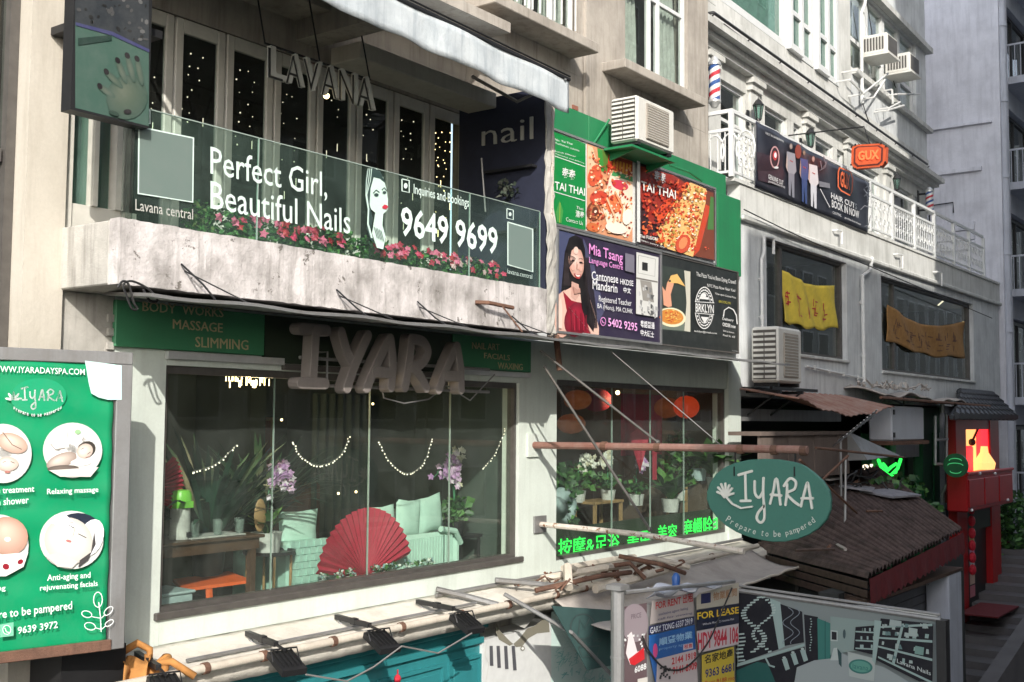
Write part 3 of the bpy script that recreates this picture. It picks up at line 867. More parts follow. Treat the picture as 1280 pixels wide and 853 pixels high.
for k in range(4):
    a = e2+.15+(e3-1.0-e2-.15)*k/4; b = e2+.15+(e3-1.0-e2-.15)*(k+1)/4-.05
    wbay(a, b, 14.12, 16.19, -.1, [], [14.9], 'darkglass', .09)
pb('wall', 'whitewall', (0, e3, -3.0, -2.9, 13, 18.5), (e3-.2, e3-.02, -2.9, -.26, 9.95, 18.5), fr=FB)
m = MB(FB)      # black rail along the band
zr = FB.Z(875, 4, .45)
m.tube([(-.05, .1, zr-.02), (.05, .45, zr), (FB.U(1159, 203, .45), .45, zr)], .028, 6)
for k in range(10): m.tube([(.1+k*1.5, .06, zr-.28), (.1+k*1.5, .45, zr)], .014, 5)
ob = subthing(m, 'band_rail', 'blackmetal', 'thin black metal rail running along the white band above the cornice', 'rail')

# terrace railing ---------------------------------------------------------
RL = thing('terrace_railing', 'white metal railing with scrolled panels round the terrace edge', 'railing', (17, 0, 9.92))
RD = .03
ru0 = FA.U(914, 134, RD); ru1 = FA.U(1228, 300, RD); rz1 = 11.0; rz2 = 10.86-.16
m = MB(FA)
m.box(ru0-.03, ru1, RD-.03, RD+.03, rz1-.03, rz1+.03); m.box(ru0-.03, ru1, RD-.02, RD+.02, rz2-.025, rz2+.025); m.box(ru0-.03, ru1, RD-.02, RD+.02, 9.99, 10.03)
m.build('handrail', 'white', RL)
m = MB(FA)
bk = -.72
m.box(ru0-.03, ru0+.03, bk, RD-.035, rz1-.03, rz1+.03); m.box(ru0-.02, ru0+.02, bk, RD-.035, rz2-.025, rz2+.025); m.box(ru0-.02, ru0+.02, bk, RD-.035, 9.99, 10.03)
m.build('handrail', 'white', RL)
pz = []
u = ru0
k = 0
posts = [ru0]+[FA.U(px, 260, RD) for px in (1114, 1142, 1167, 1191, 1210, 1228)]+[FA.U(px, 200, RD) for px in (945, 975, 1010, 1050, 1086)]
for q in sorted(posts):
    m = MB(FA); m.box(q-.035, q+.035, RD-.036, RD+.036, 9.925, rz1-.031); m.build('post', 'white', RL)
m = MB(FA); m.box(ru0-.03, ru0+.03, bk-.06, bk-.001, 9.925, rz1-.031); m.build('post', 'white', RL)
bars = MB(FA)
q = ru0+.12; sp_ = sorted(posts)
while q < ru1:
    if min(abs(q-p) for p in sp_) > .05:
        bars.box(q-.007, q+.007, RD-.007, RD+.007, 10.032, rz2-.026)
    q += .14
for k in range(5):
    y = bk+.12+k*.13
    bars.box(ru0-.008, ru0+.008, y-.008, y+.008, 10.032, rz2-.026)
bars.build('baluster', 'white', RL, kind='stuff')
sc = MB(FA)     # scrolls
def scroll(cu, cz, r, flip):
    pts = []
    for i in range(18):
        t = i/17*4.2*math.pi/1.6; rr = r*(1-.75*i/17)
        pts.append((cu+flip*rr*math.cos(t), RD+.012, cz+rr*math.sin(t)))
    sc.tube(pts, .009, 4)
u = ru0+.3
while u < FA.U(948, 200, RD):
    for z in (10.2, 10.42, 10.62): scroll(u, z, .095, 1 if int(u*10) % 2 else -1)
    u += .2
u = FA.U(1086, 260, RD)
while u < ru1-.2:
    for z in (10.2, 10.5): scroll(u+.1, z, .11, 1 if int(u*7) % 2 else -1)
    u += .27
sc.build('scrollwork', 'white', RL, kind='stuff')
m = MB(FX(ru0-.01))    # scrolls on the short end
for k in range(3):
    pts = []
    cy = .58-k*.27
    for i in range(14):
        t = i/13*math.pi*1.4-.6
        pts.append((cy-.3+.16*math.cos(t), 0, 10.35+.28*math.sin(t)))
    m.tube(pts, .014, 5)
m.build('scrollwork', 'white', RL)

# ================================================================ building C : grey block end wall and its balconies
C = thing('grey_building', 'tall shaded grey block whose blank end wall closes the view', 'building', (34, 0, 0))
CX = 33.86
def pc(name, mat, *boxes, **kw): return pa(name, mat, *boxes, fr=FA, parent=C, **kw)
pc('wall', 'greywall', (CX, CX+.3, -9, -.02, 0, 30), (CX, CX+1.0, -.018, .12, 0, 30))
for z0, z1, d0, d1 in ((13.2, 13.32, -2.6, -.4), (14.55, 14.62, -2.6, -.1)):
    m = MB(FA); m.box(CX-.1, CX-.002, d0, d1, z0, z1); m.build('ledge', 'greywall', C)
pz0 = WX(1165, 255, CX).z
# shallow panel with courses and a blocked window below it
for k in range(3):
    m = MB(FA); m.box(CX-.09, CX-.002, -2.4, -.62, 10.95+k*.28, 11.2+k*.28, bev=.01); m.build('panel', 'greywall', C)
m = MB(FA); m.box(CX-.03, CX-.002, -2.2, -1.5, 9.9, 10.9); m.build('blocked_window', 'bluewall', C)
for k in range(5):
    m = MB(FA); m.box(CX-.03, CX-.002, -1.47, -.85, 9.9+k*.2, 10.085+k*.2); m.build('louvre', 'greywall', C)
for k, (ya, yb, z) in enumerate(((2.6, 1.2, 12.3), (1.9, 1.88, 12.0))):
    m = MB(FA); m.tube([(CX-.06, -ya, z), (CX-.06, -yb, z+.05), (CX-.06, -yb, z-.25)], .02, 5); m.build('bracket', 'blackmetal', C)
# street facade: Y = -.12, openings with balconies
SF = [(CX+1.0, CX+14)]
for k in range(6):
    zf = 3.6+k*3.15
    pc('wall', 'bluewall', (CX+1.001, CX+14, -.4, -.1, zf+2.35, zf+3.149), (CX+1.001, CX+1.7, -.4, -.1, zf, zf+2.347), (CX+5.0, CX+6.4, -.4, -.1, zf, zf+2.347), (CX+10, CX+14, -.4, -.1, zf, zf+2.347))
    sl = pc('balcony', 'bluewall', (CX+1.4, CX+9.5, -.39, 1.0, zf-.22, zf-.003))
    m = MB(FA)
    m.box(CX+1.45, CX+9.45, .93, .97, zf+.95, zf+1.0); m.box(CX+1.45, CX+9.45, .94, .96, zf+.1, zf+.13)
    m.box(CX+1.45, CX+1.49, -.05, .925, zf+.95, zf+1.0)
    q = CX+1.47
    while q < CX+9.4:
        m.box(q-.01, q+.01, .94, .958, zf+.13, zf+.95); q += .17
    for j in range(6): m.box(CX+1.46, CX+1.48, .05+j*.16, .07+j*.16, zf+.0, zf+.95)
    m.build('railing', 'bluewall', sl)
    dr = pc('window', 'blackmetal', (CX+1.75, CX+1.85, -.35, -.25, zf, zf+2.3), (CX+3.2, CX+3.3, -.35, -.25, zf, zf+2.3), (CX+4.85, CX+4.95, -.35, -.25, zf, zf+2.3), (CX+1.85, CX+4.85, -.35, -.253, zf+2.2, zf+2.3))
    m = MB(FA); m.box(CX+1.8, CX+4.9, -.31, -.30, zf, zf+2.25); m.build('pane', 'darkglass', dr)
pc('wall', 'dark', (CX+1, CX+14, -2, -1.9, 0, 22))
pc('wall', 'bluewall', (CX+1.001, CX+14, -.4, -.1, -1, 3.3))

# ================================================================ the other side of the street (behind the camera): it shades and is mirrored
def opposite(x0, x1, h, label, seed):
    t = thing('opposite_building', label, 'building', ((x0+x1)/2, -15, -1.2), 'buildings across the street')
    m = MB(None); m.box(x0, x1, -22, -14, -1.2, h); m.build('wall', 'opposite', t)
    rr = random.Random(seed); fr = MB(None); gl = MB(None)
    z = 3.0
    while z < h-2:
        x = x0+1
        while x < x1-1.5:
            fr.box(x-.08, x+1.28, -13.99, -13.93, z-.08, z+1.58); gl.box(x, x+1.2, -13.929, -13.92, z, z+1.5)
            x += 2.1
        z += 3.0
    w_ = fr.build('window_surround', 'white', t, kind='stuff'); gl.build('window_pane', 'blackmetal', t, kind='stuff')
    m = MB(None); m.box(x0-.1, x1+.1, -13.995, -13.4, 2.2, 2.4); m.build('shop_canopy', 'greymetal', t)
opposite(-2.2, 3.2, 14.9, 'low painted block straight across the street from the spa', 1)
opposite(3.25, 13.6, 20.1, 'middle block across the street facing the terrace', 2)
opposite(13.65, 150, 34, 'tallest block across the street facing the grey wall', 3)
opposite(-30, -10, 7, 'low house across the street far to the left', 4)
# ================================================================ signs, boards and the balcony front
def board(fr, q, d0, d1, name, mat, parent, bev=0.0, **kw):
    """solid board whose face is the pixel quad q (tl,tr,br,bl) squared up on the plane at d1"""
    tl, tr, br, bl = [fr.uz(*p, d1) for p in q]
    u0 = (tl[0]+bl[0])/2; u1 = (tr[0]+br[0])/2; z1 = (tl[1]+tr[1])/2; z0 = (bl[1]+br[1])/2
    m = MB(fr); m.box(u0, u1, d0, d1, z0, z1, bev=bev)
    o = m.build(name, mat, parent, **kw)
    return o, (u0, u1, z0, z1)
def rimmed(fr, ex, d0, d1, t, name, mat, parent):
    u0, u1, z0, z1 = ex
    for b in ((u0-t, u1+t, z1+.001, z1+t), (u0-t, u1+t, z0-t, z0-.001), (u0-t, u0-.001, z0, z1), (u1+.001, u1+t, z0, z1)):
        m = MB(fr); m.box(b[0], b[1], d0, d1, b[2], b[3]); m.build(name, mat, parent)

def uw(fr, px, py, d): # world of pixel on frame plane
    a = fr.uz(px, py, d); return fr.w(a[0], d, a[1])

# hand-care board on the pillar
t = thing('picture_board', 'dark green picture board of a manicured hand hung high on the cream pillar', 'board', W(140, 140, -.8))
o, ex = board(FA, ((91, -30), (188, -5), (188, 161), (91, 138)), .70, .82, 'backing', 'blackmetal', t)
m = MB(FA); m.box(4.75, 5.3, .07, .699, 8.9, 8.96); m.build('bracket', 'blackmetal', t)
a = Art(FA, .821)
a.poly([(94, -30), (186, -6), (186, 158), (94, 135)], srgb(62, 88, 78))
a.poly([(94, -30), (186, -6), (186, 62), (140, 40), (94, 28)], srgb(44, 48, 52))
rr = random.Random(2)
for i in range(46):
    x = rr.uniform(96, 183); y = rr.uniform(-20, 28+(x-94)*.3)
    a.ell(x, y, rr.uniform(1, 4), rr.uniform(1, 3), srgb(*[rr.choice([28, 70, 92])]*3), 6, rr.uniform(0, 90), same=(i % 9 != 0))
a.poly([(94, 28), (140, 40), (186, 62), (186, 66), (140, 45), (94, 32)], srgb(58, 60, 96))
a.poly([(97, 48), (139, 44), (139, 51), (97, 57)], srgb(30, 52, 45))
skin = srgb(70, 78, 68); skin2 = srgb(88, 96, 84); nail = srgb(30, 26, 28)
a.soft(158, 122, 26, 28, srgb(92, 100, 86), srgb(58, 78, 68), 10)
pass
for (x0, y0, x1, y1, w_) in ((140, 120, 124, 108, 8), (150, 108, 132, 90, 8), (156, 102, 146, 76, 8), (166, 100, 158, 70, 8), (176, 104, 170, 74, 8)):
    a.soft((x0+x1)/2, (y0+y1)/2, math.hypot(x1-x0, y1-y0)/2+4, w_/2, skin2, srgb(60, 80, 70), math.degrees(math.atan2(y1-y0, x1-x0)), 0, -.2)
    a.ell(x1, y1, 3, 4.5, nail, 10, -30)
a.ell(141, 142, 7, 3, srgb(40, 60, 50), 10, 20); a.ell(158, 140, 5, 3, nail, 10)
a.build('printed_picture', 'print', t)

# glass railing of the balcony with frosted lettering
RG = thing('glass_railing', 'clear green-tinted glass railing with frosted salon lettering above the white parapet', 'railing', W(420, 330, -.72))
gx = [FA.U(165, 200, .72), FA.U(323, 200, .72), FA.U(587, 270, .72), 10.33]
for i in range(3):
    m = MB(FA); m.box(gx[i]+.006, gx[i+1]-.006, .714, .726, 7.36, 8.315); m.build('glass_panel', 'railglass', RG)
    m = MB(FA); m.box(gx[i]+.006, gx[i+1]-.006, .713, .727, 8.316, 8.324); m.build('glass_edge', 'glassedge', RG)
    m = MB(FA); m.box(gx[i+1]-.005, gx[i+1]+.003, .713, .727, 7.45, 8.315); m.build('glass_edge', 'glassedge', RG)
m = MB(FA); m.box(4.98, gx[0]+.004, .70, .74, 7.40, 8.33); m.box(gx[0]-.03, gx[0]+.003, .699, .741, 7.44, 8.34)
m.build('end_post', 'darkglass', RG)
G = Art(FA, .727)
fr_ = MATS['frosted_vinyl']
wht = (.66, .80, .74, 1)
G.text((263, 223), (409, 252), (263, 183), 'Perfect Girl,', wht, .004)
G.text((263, 261), (438, 293), (263, 226), 'Beautiful Nails', wht, .004)
G.text((517, 246), (586, 263), (517, 230), 'Inquiries and Bookings', wht, .01)
G.text((501, 295), (622, 319), (501, 257), '9649 9699', (.74, .9, .84, 1), .02)
G.text((169, 263), (241, 275), (169, 249), 'Lavana central', (.5, .5, .46, 1), .0)
G.text((634, 342), (665, 349), (634, 336), 'lavana.central', (.5, .62, .58, 1), .0)
def sqring(q, w_, col): G.line(q, w_, col, closed=True)
sqring([(173, 135), (187, 138), (187, 155), (173, 152)], 1.6, wht); G.text((177, 151), (183, 152), (177, 139), 'f', wht, .03)
sqring([(502, 224), (511, 226), (511, 241), (502, 239)], 1.5, wht); G.ell(506.5, 232.5, 2.4, 3.6, wht, 12)
sqring([(633, 261), (641, 263), (641, 275), (633, 273)], 1.2, wht); G.ell(637, 268, 1.8, 2.6, wht, 12)
# frosted squares
G.poly([(172, 158), (242, 172), (241, 254), (171, 243)], (.15, .20, .18, 1)); sqring([(173, 159), (241, 173), (240, 253), (172, 242)], 2, wht)
G.poly([(633, 277), (666, 286), (666, 341), (633, 332)], (.17, .23, .21, 1)); sqring([(634, 278), (665, 287), (665, 340), (634, 331)], 1.6, wht)
# line portrait of a woman
pale = (.60, .78, .70, 1); ink = (.03, .06, .055, 1)
G.poly([(461, 214), (470, 211), (478, 222), (482, 236), (484, 250), (484, 262), (478, 268), (470, 268), (463, 262), (458, 248), (457, 230)], pale)
G.poly([(468, 266), (478, 268), (477, 282), (481, 296), (478, 312), (470, 310), (464, 292)], pale)
G.poly([(457, 214), (465, 210), (474, 214), (481, 230), (474, 224), (466, 222), (462, 236), (461, 256), (465, 274), (462, 292), (468, 306), (462, 300), (457, 286), (460, 270), (456, 252), (455, 230)], ink)
for dx in (0, 2.2, 4.4): G.line([(459+dx, 211), (457+dx*1.1, 226), (456+dx*.3, 244), (459+dx*.2, 262), (458+dx*.3, 280), (463+dx*.3, 298)], .8, pale)
G.line([(465, 242), (469, 238), (473, 241)], 1.3, ink); G.line([(476, 238), (479, 235), (482, 239)], 1.3, ink)
G.ell(469, 244, 3, 2.2, ink, 8); G.ell(479, 241, 2.4, 2.0, ink, 8)
G.poly([(476, 259), (479, 256), (482, 257), (484, 259), (481, 262), (477, 261)], (.55, .03, .06, 1))
for k in range(5): G.line([(466+k*2, 284+k), (470+k*2, 298+k)], .7, ink)
G.build('frosted_lettering', 'print', RG)

# raised metal letters over the doors
t = thing('metal_letters', 'hollow metal letters reading LAVANA hung over the balcony doors', 'sign', W(400, 100, -.3))
for i, chh in enumerate('LAVANA'):
    x0 = 334+i*22.2; x1 = x0+20.5; yb = 97+(x0-334)*.32; yb1 = 97+(x1-334)*.32; h = 39
    m = MB(FA); text_on(m, FA, .28, (x0, yb), (x1, yb1), (x0, yb-h), chh, extrude=.05, bold=.02); l = m.build('letter', 'palemetal', t)
    m = MB(FA); text_on(m, FA, .333, (x0+1.2, yb-.6), (x1-1.2, yb1-1.2), (x0+1.2, yb-h+1.2), chh, extrude=.003, bold=-.018); m.build('letter_face', 'letteredge', l)
m = MB(FA); a0 = FA.uz(334, 56, .3); b0 = FA.uz(465, 98, .3)
m.tube([(a0[0], .27, a0[1]+.02), (b0[0], .27, a0[1]+.02)], .012, 5)
for k in range(3): m.tube([(a0[0]+k*(b0[0]-a0[0])/2, .27, a0[1]+.02), (a0[0]+k*(b0[0]-a0[0])/2, .1, 10.0)], .008, 5)
m.build('hanging_rail', 'blackmetal', t)
m = MB(FA); u, z = FA.uz(408, 120, .2); m.ball((u, .2, z), .03, 8, 6); subthing(m, 'spot_lamp', 'bulb', 'small bright lamp behind the hollow metal letters', 'lamp')
# wall lettering on the navy side wall
t = thing('wall_lettering', 'thin grey letters reading nail on the navy side wall', 'lettering', WX(635, 175, 10.38))
N = FX(10.38)
m = MB(N); text_on(m, N, .02, (603, 183), (667, 174), (603, 156), 'nail', extrude=.015, bold=-.008); m.build('letters', 'palemetal', t)
m = MB(None); p = WX(602, 198, 10.3); q = WX(607, 265, 10.3); m.tube([tuple(p), tuple(q)], .012, 6); subthing(m, 'wall_stick', 'alu', 'slim pale stick leaning on the navy wall below the lettering', 'stick')
t = thing('reflected_picture', 'dark reflected flower picture on the navy wall, modelled as boards and leaves', 'shelf', WX(640, 240, 10.38))  # a reflection on the wall, modelled as solid bars and dark leaves
m = MB(N); c0 = N.uz(608, 215, .05); c1 = N.uz(668, 225, .05); m.box(c0[0], c1[0], .0, .1, c0[1]-.03, c0[1]); m.build('reflected_frame', 'blackmetal', t); m = MB(N); m.box(c0[0], c1[0], .0, .1, c0[1]-.75, c0[1]-.72); m.build('reflected_frame', 'blackmetal', t)
m = MB(None); c = WX(632, 240, 10.28); leaves(m, tuple(c), (.06, .16, .14), 60, .07, [(.05, .07, .05, 1), (.09, .1, .08, 1)]); m.build('foliage', 'leaf', t, fix=False)

# flowers in the trough behind the glass
rr = random.Random(21)
pinks = [(.72, .03, .12, 1), (.60, .02, .05, 1), (.80, .14, .28, 1), (.45, .01, .05, 1)]
trough = MB(FA); trough.box(5.6, 10.0, .38, .62, 7.07, 7.40); o = subthing(trough, 'flower_trough', 'concrete', 'long planter box hidden behind the balcony parapet', 'planter')
m = MB(FA); m.box(5.63, 9.97, .40, .60, 7.395, 7.41); m.build('soil', 'soil', o)
fl = [(248, .13, 0, 'leafy green bush without flowers at the left end of the trough'), (275, .13, 1, 'leafy plant with one magenta bloom left in the trough'), (303, .10, 4, 'low plant with magenta flowers under the word Beautiful'),
      (330, .08, 3, 'dark low plant with purple-pink flowers left of centre'), (352, .09, 5, 'plant with red flowers under the letters Nails'), (378, .10, 5, 'plant with several pink flowers, middle of the trough'),
      (402, .12, 4, 'plant with a scarlet bloom right of the middle'), (425, .12, 0, 'pale green leafy bush at the end of Nails'), (452, .1, 1, 'dark green plant below the drawn woman'),
      (478, .09, 5, 'plant with crimson flowers right of the drawn woman'), (497, .1, 4, 'plant with bright red flowers under the first digit'), (520, .09, 2, 'plant with small dull pink flowers'),
      (542, .08, 6, 'plant with pale pink open flowers under the phone number'), (565, .09, 6, 'plant with big crimson flowers under the phone number'), (588, .1, 1, 'bushy green plant at the last digits'), (604, .07, 5, 'rightmost plant with pink and white flowers in the trough')]
for px, h, nf, lb in fl:
    py = 270+(px-248)*.185
    u, z = FA.uz(px, py, .5)
    c = FA.w(u, .54, 7.50+h*.5)
    t = thing('flowering_plant', lb, 'plant', FA.w(u, .5, 7.40), 'flowering plants in the balcony trough')
    m = MB(None); leaves(m, tuple(c), (.19, .10, .08+h*.7), 170, .06, GREENS+([(.16, .20, .07, 1)] if nf == 0 else []), rnd=rr); m.build('foliage', 'leaf', t, fix=False)
    if nf:
        m = MB(None); pts = [(c.x+rr.uniform(-.19, .19), c.y-.1+rr.uniform(-.02, .02), c.z+rr.uniform(-.0, .13)) for _ in range(nf*2)]
        flowers(m, pts, .042, pinks+([(.85, .45, .5, 1)] if px > 530 else []), rr); m.build('blossom', 'leaf', t, fix=False)

# white roll-out awning ---------------------------------------------------
t = thing('balcony_awning', 'dirty white canvas awning with a hanging front flap over the balcony', 'awning', (7.6, -1.2, 9.4))
m = MB(FA); rr = random.Random(4)
def awf(a, b):
    u = 5.0+a*(10.22-5.0); dd = 1.38-.2*a
    return (u, dd+.012*math.sin(a*57+b)*(1-b)+.01*math.sin(a*23), 9.40+.30*b+.012*math.sin(a*31)*(1-b)-(.05*a if b < .4 else 0))
m.grid(awf, 110, 5, (0, -.01, 0)); m.build('front_flap', 'awning', t, smooth='all')
m = MB(FA); m.grid(lambda a, b: (5.0+a*5.22, (1.37-.2*a)*(1-b)+.16*b-.3*b, 9.70+.45*b-.06*math.sin(b*3.1)), 60, 6, (0, 0, -.012)); m.build('canopy_cloth', 'awning', t, smooth='all')
m = MB(FA); m.tube([(5.0, 1.37, 9.715), (10.22, 1.18, 9.715)], .022, 6); m.tube([(5.0, 1.385, 9.75), (10.22, 1.19, 9.75)], .01, 6); m.build('front_bar', 'blackmetal', t)
for u in (5.2, 10.12):
    m = MB(FA); m.tube([(u, 1.2, 9.70), (u, .55, 9.55), (u, -.1, 9.95)], .02, 6); m.build('folding_arm', 'greymetal', t)

# fascia over the spa window -----------------------------------------------
t = thing('green_fascia_board', 'faded green signboard listing body works, massage and slimming in gold', 'signboard', W(240, 400, -.03))
u1 = FA.U(331, 420, .05); zb_ = FA.Z(160, 434, .05)
m = MB(FA); m.box(5.41, u1, .002, .05, zb_, 6.93, bev=.006); m.build('board', 'signgreen', t)
m = MB(FA)
for a_ in (((178, 389), (279, 397), (178, 377), 'BODY  WORKS'), ((216, 411), (278, 416), (216, 399), 'MASSAGE'), ((244, 434), (310, 438), (244, 421), 'SLIMMING')):
    text_on(m, FA, .0515, *a_, extrude=.006, bold=.0)
m.build('lettering', 'gold', t)
m = MB(FA); m.box(5.92, 7.2, .002, .055, zb_-.075, zb_-.012); m.build('trim_strip', 'silver', t)
t = thing('dark_fascia_board', 'dark olive fascia board behind the big foam letters', 'signboard', W(450, 420, -.03))
u2 = FA.U(566, 450, .05)
m = MB(FA); m.box(u1+.01, u2-.01, .002, .04, 6.50, 6.93); m.build('board', 'olive', t)
m = MB(FA); m.box(7.21, 9.55, .002, .05, 6.44, 6.495); m.build('trim_strip', 'frame', t)
t = thing('green_fascia_board', 'faded green signboard listing facials and waxing in gold', 'signboard', W(615, 440, -.03))
u3 = FA.U(664, 455, .05)
m = MB(FA); m.box(u2, u3, .002, .05, 6.56, 6.93, bev=.006); m.build('board', 'signgreen', t)
m = MB(FA)
for a_ in (((590, 436), (624, 438), (590, 428), 'NAIL ART'), ((605, 448), (637, 451), (605, 441), 'FACIALS'), ((622, 461), (653, 463), (622, 453), 'WAXING')):
    text_on(m, FA, .0515, *a_, extrude=.006, bold=.0)
m.build('lettering', 'gold', t)
m = MB(FA); m.box(u2, u3, .002, .055, 6.495, 6.545); m.build('trim_strip', 'silver', t)

# the five big foam letters
def capsule(mb, fr, d0, d1, P, w_, n=6):
    """thick round-ended stroke through frame points P (u,z)"""
    L = []; Rr = []
    for i, p in enumerate(P):
        a = P[max(i-1, 0)]; b = P[min(i+1, len(P)-1)]
        tx, tz = b[0]-a[0], b[1]-a[1]; l = math.hypot(tx, tz) or 1
        L.append((p[0]-tz/l*w_/2, p[1]+tx/l*w_/2)); Rr.append((p[0]+tz/l*w_/2, p[1]-tx/l*w_/2))
    def cap_(p, frm):
        a0 = math.atan2(frm[1]-p[1], frm[0]-p[0])
        return [(p[0]+w_/2*math.cos(a0-math.pi*k/n), p[1]+w_/2*math.sin(a0-math.pi*k/n)) for k in range(1, n)]
    poly = L+cap_(P[-1], L[-1])+Rr[::-1]+cap_(P[0], Rr[0])
    N_ = len(poly); cu = sum(p[0] for p in poly)/N_; cz = sum(p[1] for p in poly)/N_
    # quads along the body + fans at the ends keep concave strokes clean
    k = len(P); c1 = len(cap_(P[-1], L[-1]))
    idxR = list(range(k+c1, k+c1+k))
    fs = []
    for i in range(k-1): fs.append((i, i+1, idxR[k-1-(i+1)], idxR[k-1-i]))
    fs.append(tuple([k-1]+list(range(k, k+c1))+[idxR[0]])); fs.append(tuple([idxR[-1]]+list(range(k+c1+k, N_))+[0]))
    be = w_*.06
    def ring(dd, s_):
        out = []
        for i, p in enumerate(poly):
            a = poly[i-1]; b = poly[(i+1) % N_]; tx, tz = b[0]-a[0], b[1]-a[1]; l = math.hypot(tx, tz) or 1
            out.append((p[0]+tz/l*s_, dd, p[1]-tx/l*s_))
        return out
    r0 = ring(d0, 0); r1 = ring(d1-be, 0); r2 = ring(d1, be)
    F_ = [tuple(x for x in f) for f in fs]+[tuple(2*N_+x for x in f) for f in fs]
    for s_ in (0, N_):
        F_ += [(s_+i, s_+(i+1) % N_, s_+N_+(i+1) % N_, s_+N_+i) for i in range(N_)]
    mb.add(r0+r1+r2, F_)
t = thing('foam_letters', 'five big grey foam letters spelling IYARA over the spa window', 'sign', W(465, 450, -.3))
LD = .30
def lp(px, py): return FA.uz(px, py, LD)
def curve(pts, n=14):
    out = []
    P = [pts[0]]+list(pts)+[pts[-1]]
    for i in range(1, len(P)-2):
        for k in range(n//2):
            q = k/(n//2); a, b, c, d = P[i-1], P[i], P[i+1], P[i+2]
            out.append(tuple(.5*((2*b[j])+(-a[j]+c[j])*q+(2*a[j]-5*b[j]+4*c[j]-d[j])*q*q+(-a[j]+3*b[j]-3*c[j]+d[j])*q**3) for j in (0, 1)))
    out.append(tuple(pts[-1])); return out
LT = {
 'I': [[(369, 411), (400, 414)], [(386, 412), (382, 479)], [(367, 479), (397, 480)]],
 'Y': [[(418, 416), (425, 440), (433, 456)], [(451, 420), (440, 444), (432, 464), (425, 485)]],
 'A': [[(478, 424), (464, 452), (450, 485)], [(479, 424), (482, 452), (480, 484)], [(460, 465), (480, 467)]],
 'R': [[(506, 424), (503, 452), (498, 484)], [(506, 424), (520, 428), (526, 441), (518, 455), (504, 460)], [(508, 460), (517, 472), (524, 485)]],
 'B': [[(562, 434), (551, 458), (540, 487)], [(563, 434), (567, 460), (568, 487)], [(548, 470), (566, 471)]]}
for kk, strokes in LT.items():
    lm = MB(FA)
    for j, s_ in enumerate(strokes):
        P = [lp(*p) for p in (curve(s_) if len(s_) > 2 else s_)]
        capsule(lm, FA, LD-.02, LD+.10+.004*j, P, .108 if kk != 'I' or j != 1 else .095)
    l = lm.build('letter', 'letter', t)
m = MB(FA)
for z in (6.55, 6.30): m.tube([(7.25, .2, z), (10.1, .2, z)], .018, 5)
for u in (7.6, 8.5, 9.4): m.tube([(u, .2, 6.3), (u, .2, 6.62), (u, .04, 6.62)], .012, 5)
m.tube([(8.25, .24, 6.5), (8.3, .28, 6.2), (8.6, .28, 6.15), (9.0, .26, 6.2), (9.3, .25, 6.35), (9.7, .25, 6.2), (10.2, .2, 6.5)], .008, 5)
m.build('support_rail', 'greymetal', t)

# rusty post beside the hoardings
t = thing('rusty_post', 'peeling white and rusty steel post between balcony and food posters', 'post', W(687, 425, -.78))
m = MB(FA); m.box(10.47, 10.50, .74, .79, 6.93, 9.62); m.build('post', 'rustwhite', t)
m = MB(FA); m.box(10.51, 10.56, .70, .74, 6.92, 8.75); m.build('flange', 'rust', t)

# ---------------------------------------------------------------- boards at the hoarding
t = thing('green_hoarding', 'plain green painted sheets above the food posters', 'hoarding', W(760, 200, -.02))
for (a_, b_) in ((11.44, 12.40), (12.41, 13.2), (13.21, 16.45)):
    m = MB(FA); m.box(a_, b_, .0, .03, 9.55, 9.90 if a_ > 13 else 9.98, bev=.004); m.build('sheet', 'greenboard', t)
t = thing('green_hoarding', 'plain green painted sheet at the right end of the posters', 'hoarding', W(908, 280, -.02))
m = MB(FA); m.box(16.12, 16.95, .0, .05, 8.33, 9.58, bev=.004); m.build('sheet', 'greenboard', t)

def scaleq(ox, oy, s_): return lambda x, y: (ox+x/s_, oy+y/s_)
def foodblobs(a, q, n, cols, rr, smin=1.0, smax=4.5, clip=None):
    for i in range(n):
        x, y = quadlerp(q, rr.uniform(.04, .96), rr.uniform(.04, .96))
        if clip and not clip(x, y): continue
        a.ell(x, y, rr.uniform(smin, smax), rr.uniform(smin, smax*.7), srgb(*rr.choice(cols)), 7, rr.uniform(0, 180), same=(i % 12 != 0))

t = thing('restaurant_billboard', 'wide Thai restaurant billboard with two glossy food photographs', 'billboard', W(790, 300, -.05))
QT = ((690, 162), (893, 238), (893, 328), (690, 280))
o, ex = board(FA, QT, .0, .055, 'board', 'white', t)
rimmed(FA, ex, .0, .075, .03, 'frame_bar', 'alu', t)
a = Art(FA, .056)
G1 = srgb(8, 132, 62)
k = scaleq(680, 160, 5.018)
a.poly([(691, 164), (732, 180), (732, 288), (691, 279)], G1)
a.text(k(68, 78), k(178, 108), k(68, 66), 'No. Tai Thai', (.8, .8, .78, 1), .01)
a.text(k(68, 98), k(222, 150), k(68, 86), 'Authentic cuisine', (.8, .8, .78, 1), .0)
a.text(k(68, 150), k(200, 185), k(68, 140), 'Lunch Dinner', (.8, .8, .78, 1), .0)
a.text(k(68, 168), k(252, 228), k(68, 158), 'Takeaway and delivery', (.8, .8, .78, 1), .0)
a.line([k(60, 175), k(258, 245)], .8, (.8, .8, .78, 1))
a.text(k(112, 315), k(196, 335), k(112, 245), '泰泰', (.8, .82, .78, 1), .02)
a.text(k(66, 385), k(255, 428), k(66, 335), 'TAI THAI', (.85, .85, .82, 1), .012)
a.line([k(60, 400), k(255, 458)], .9, (.8, .8, .78, 1))
a.poly([k(95, 455), k(118, 520), k(108, 600), k(78, 590), k(72, 530)], srgb(70, 150, 70)); a.line([k(98, 470), k(95, 595)], .6, srgb(170, 170, 60))
a.text(k(200, 508), k(244, 520), k(200, 490), 'Thai', (.7, .75, .7, 1), .0)
a.text(k(195, 560), k(250, 572), k(195, 515), '清泰', (.7, .78, .7, 1), .02)
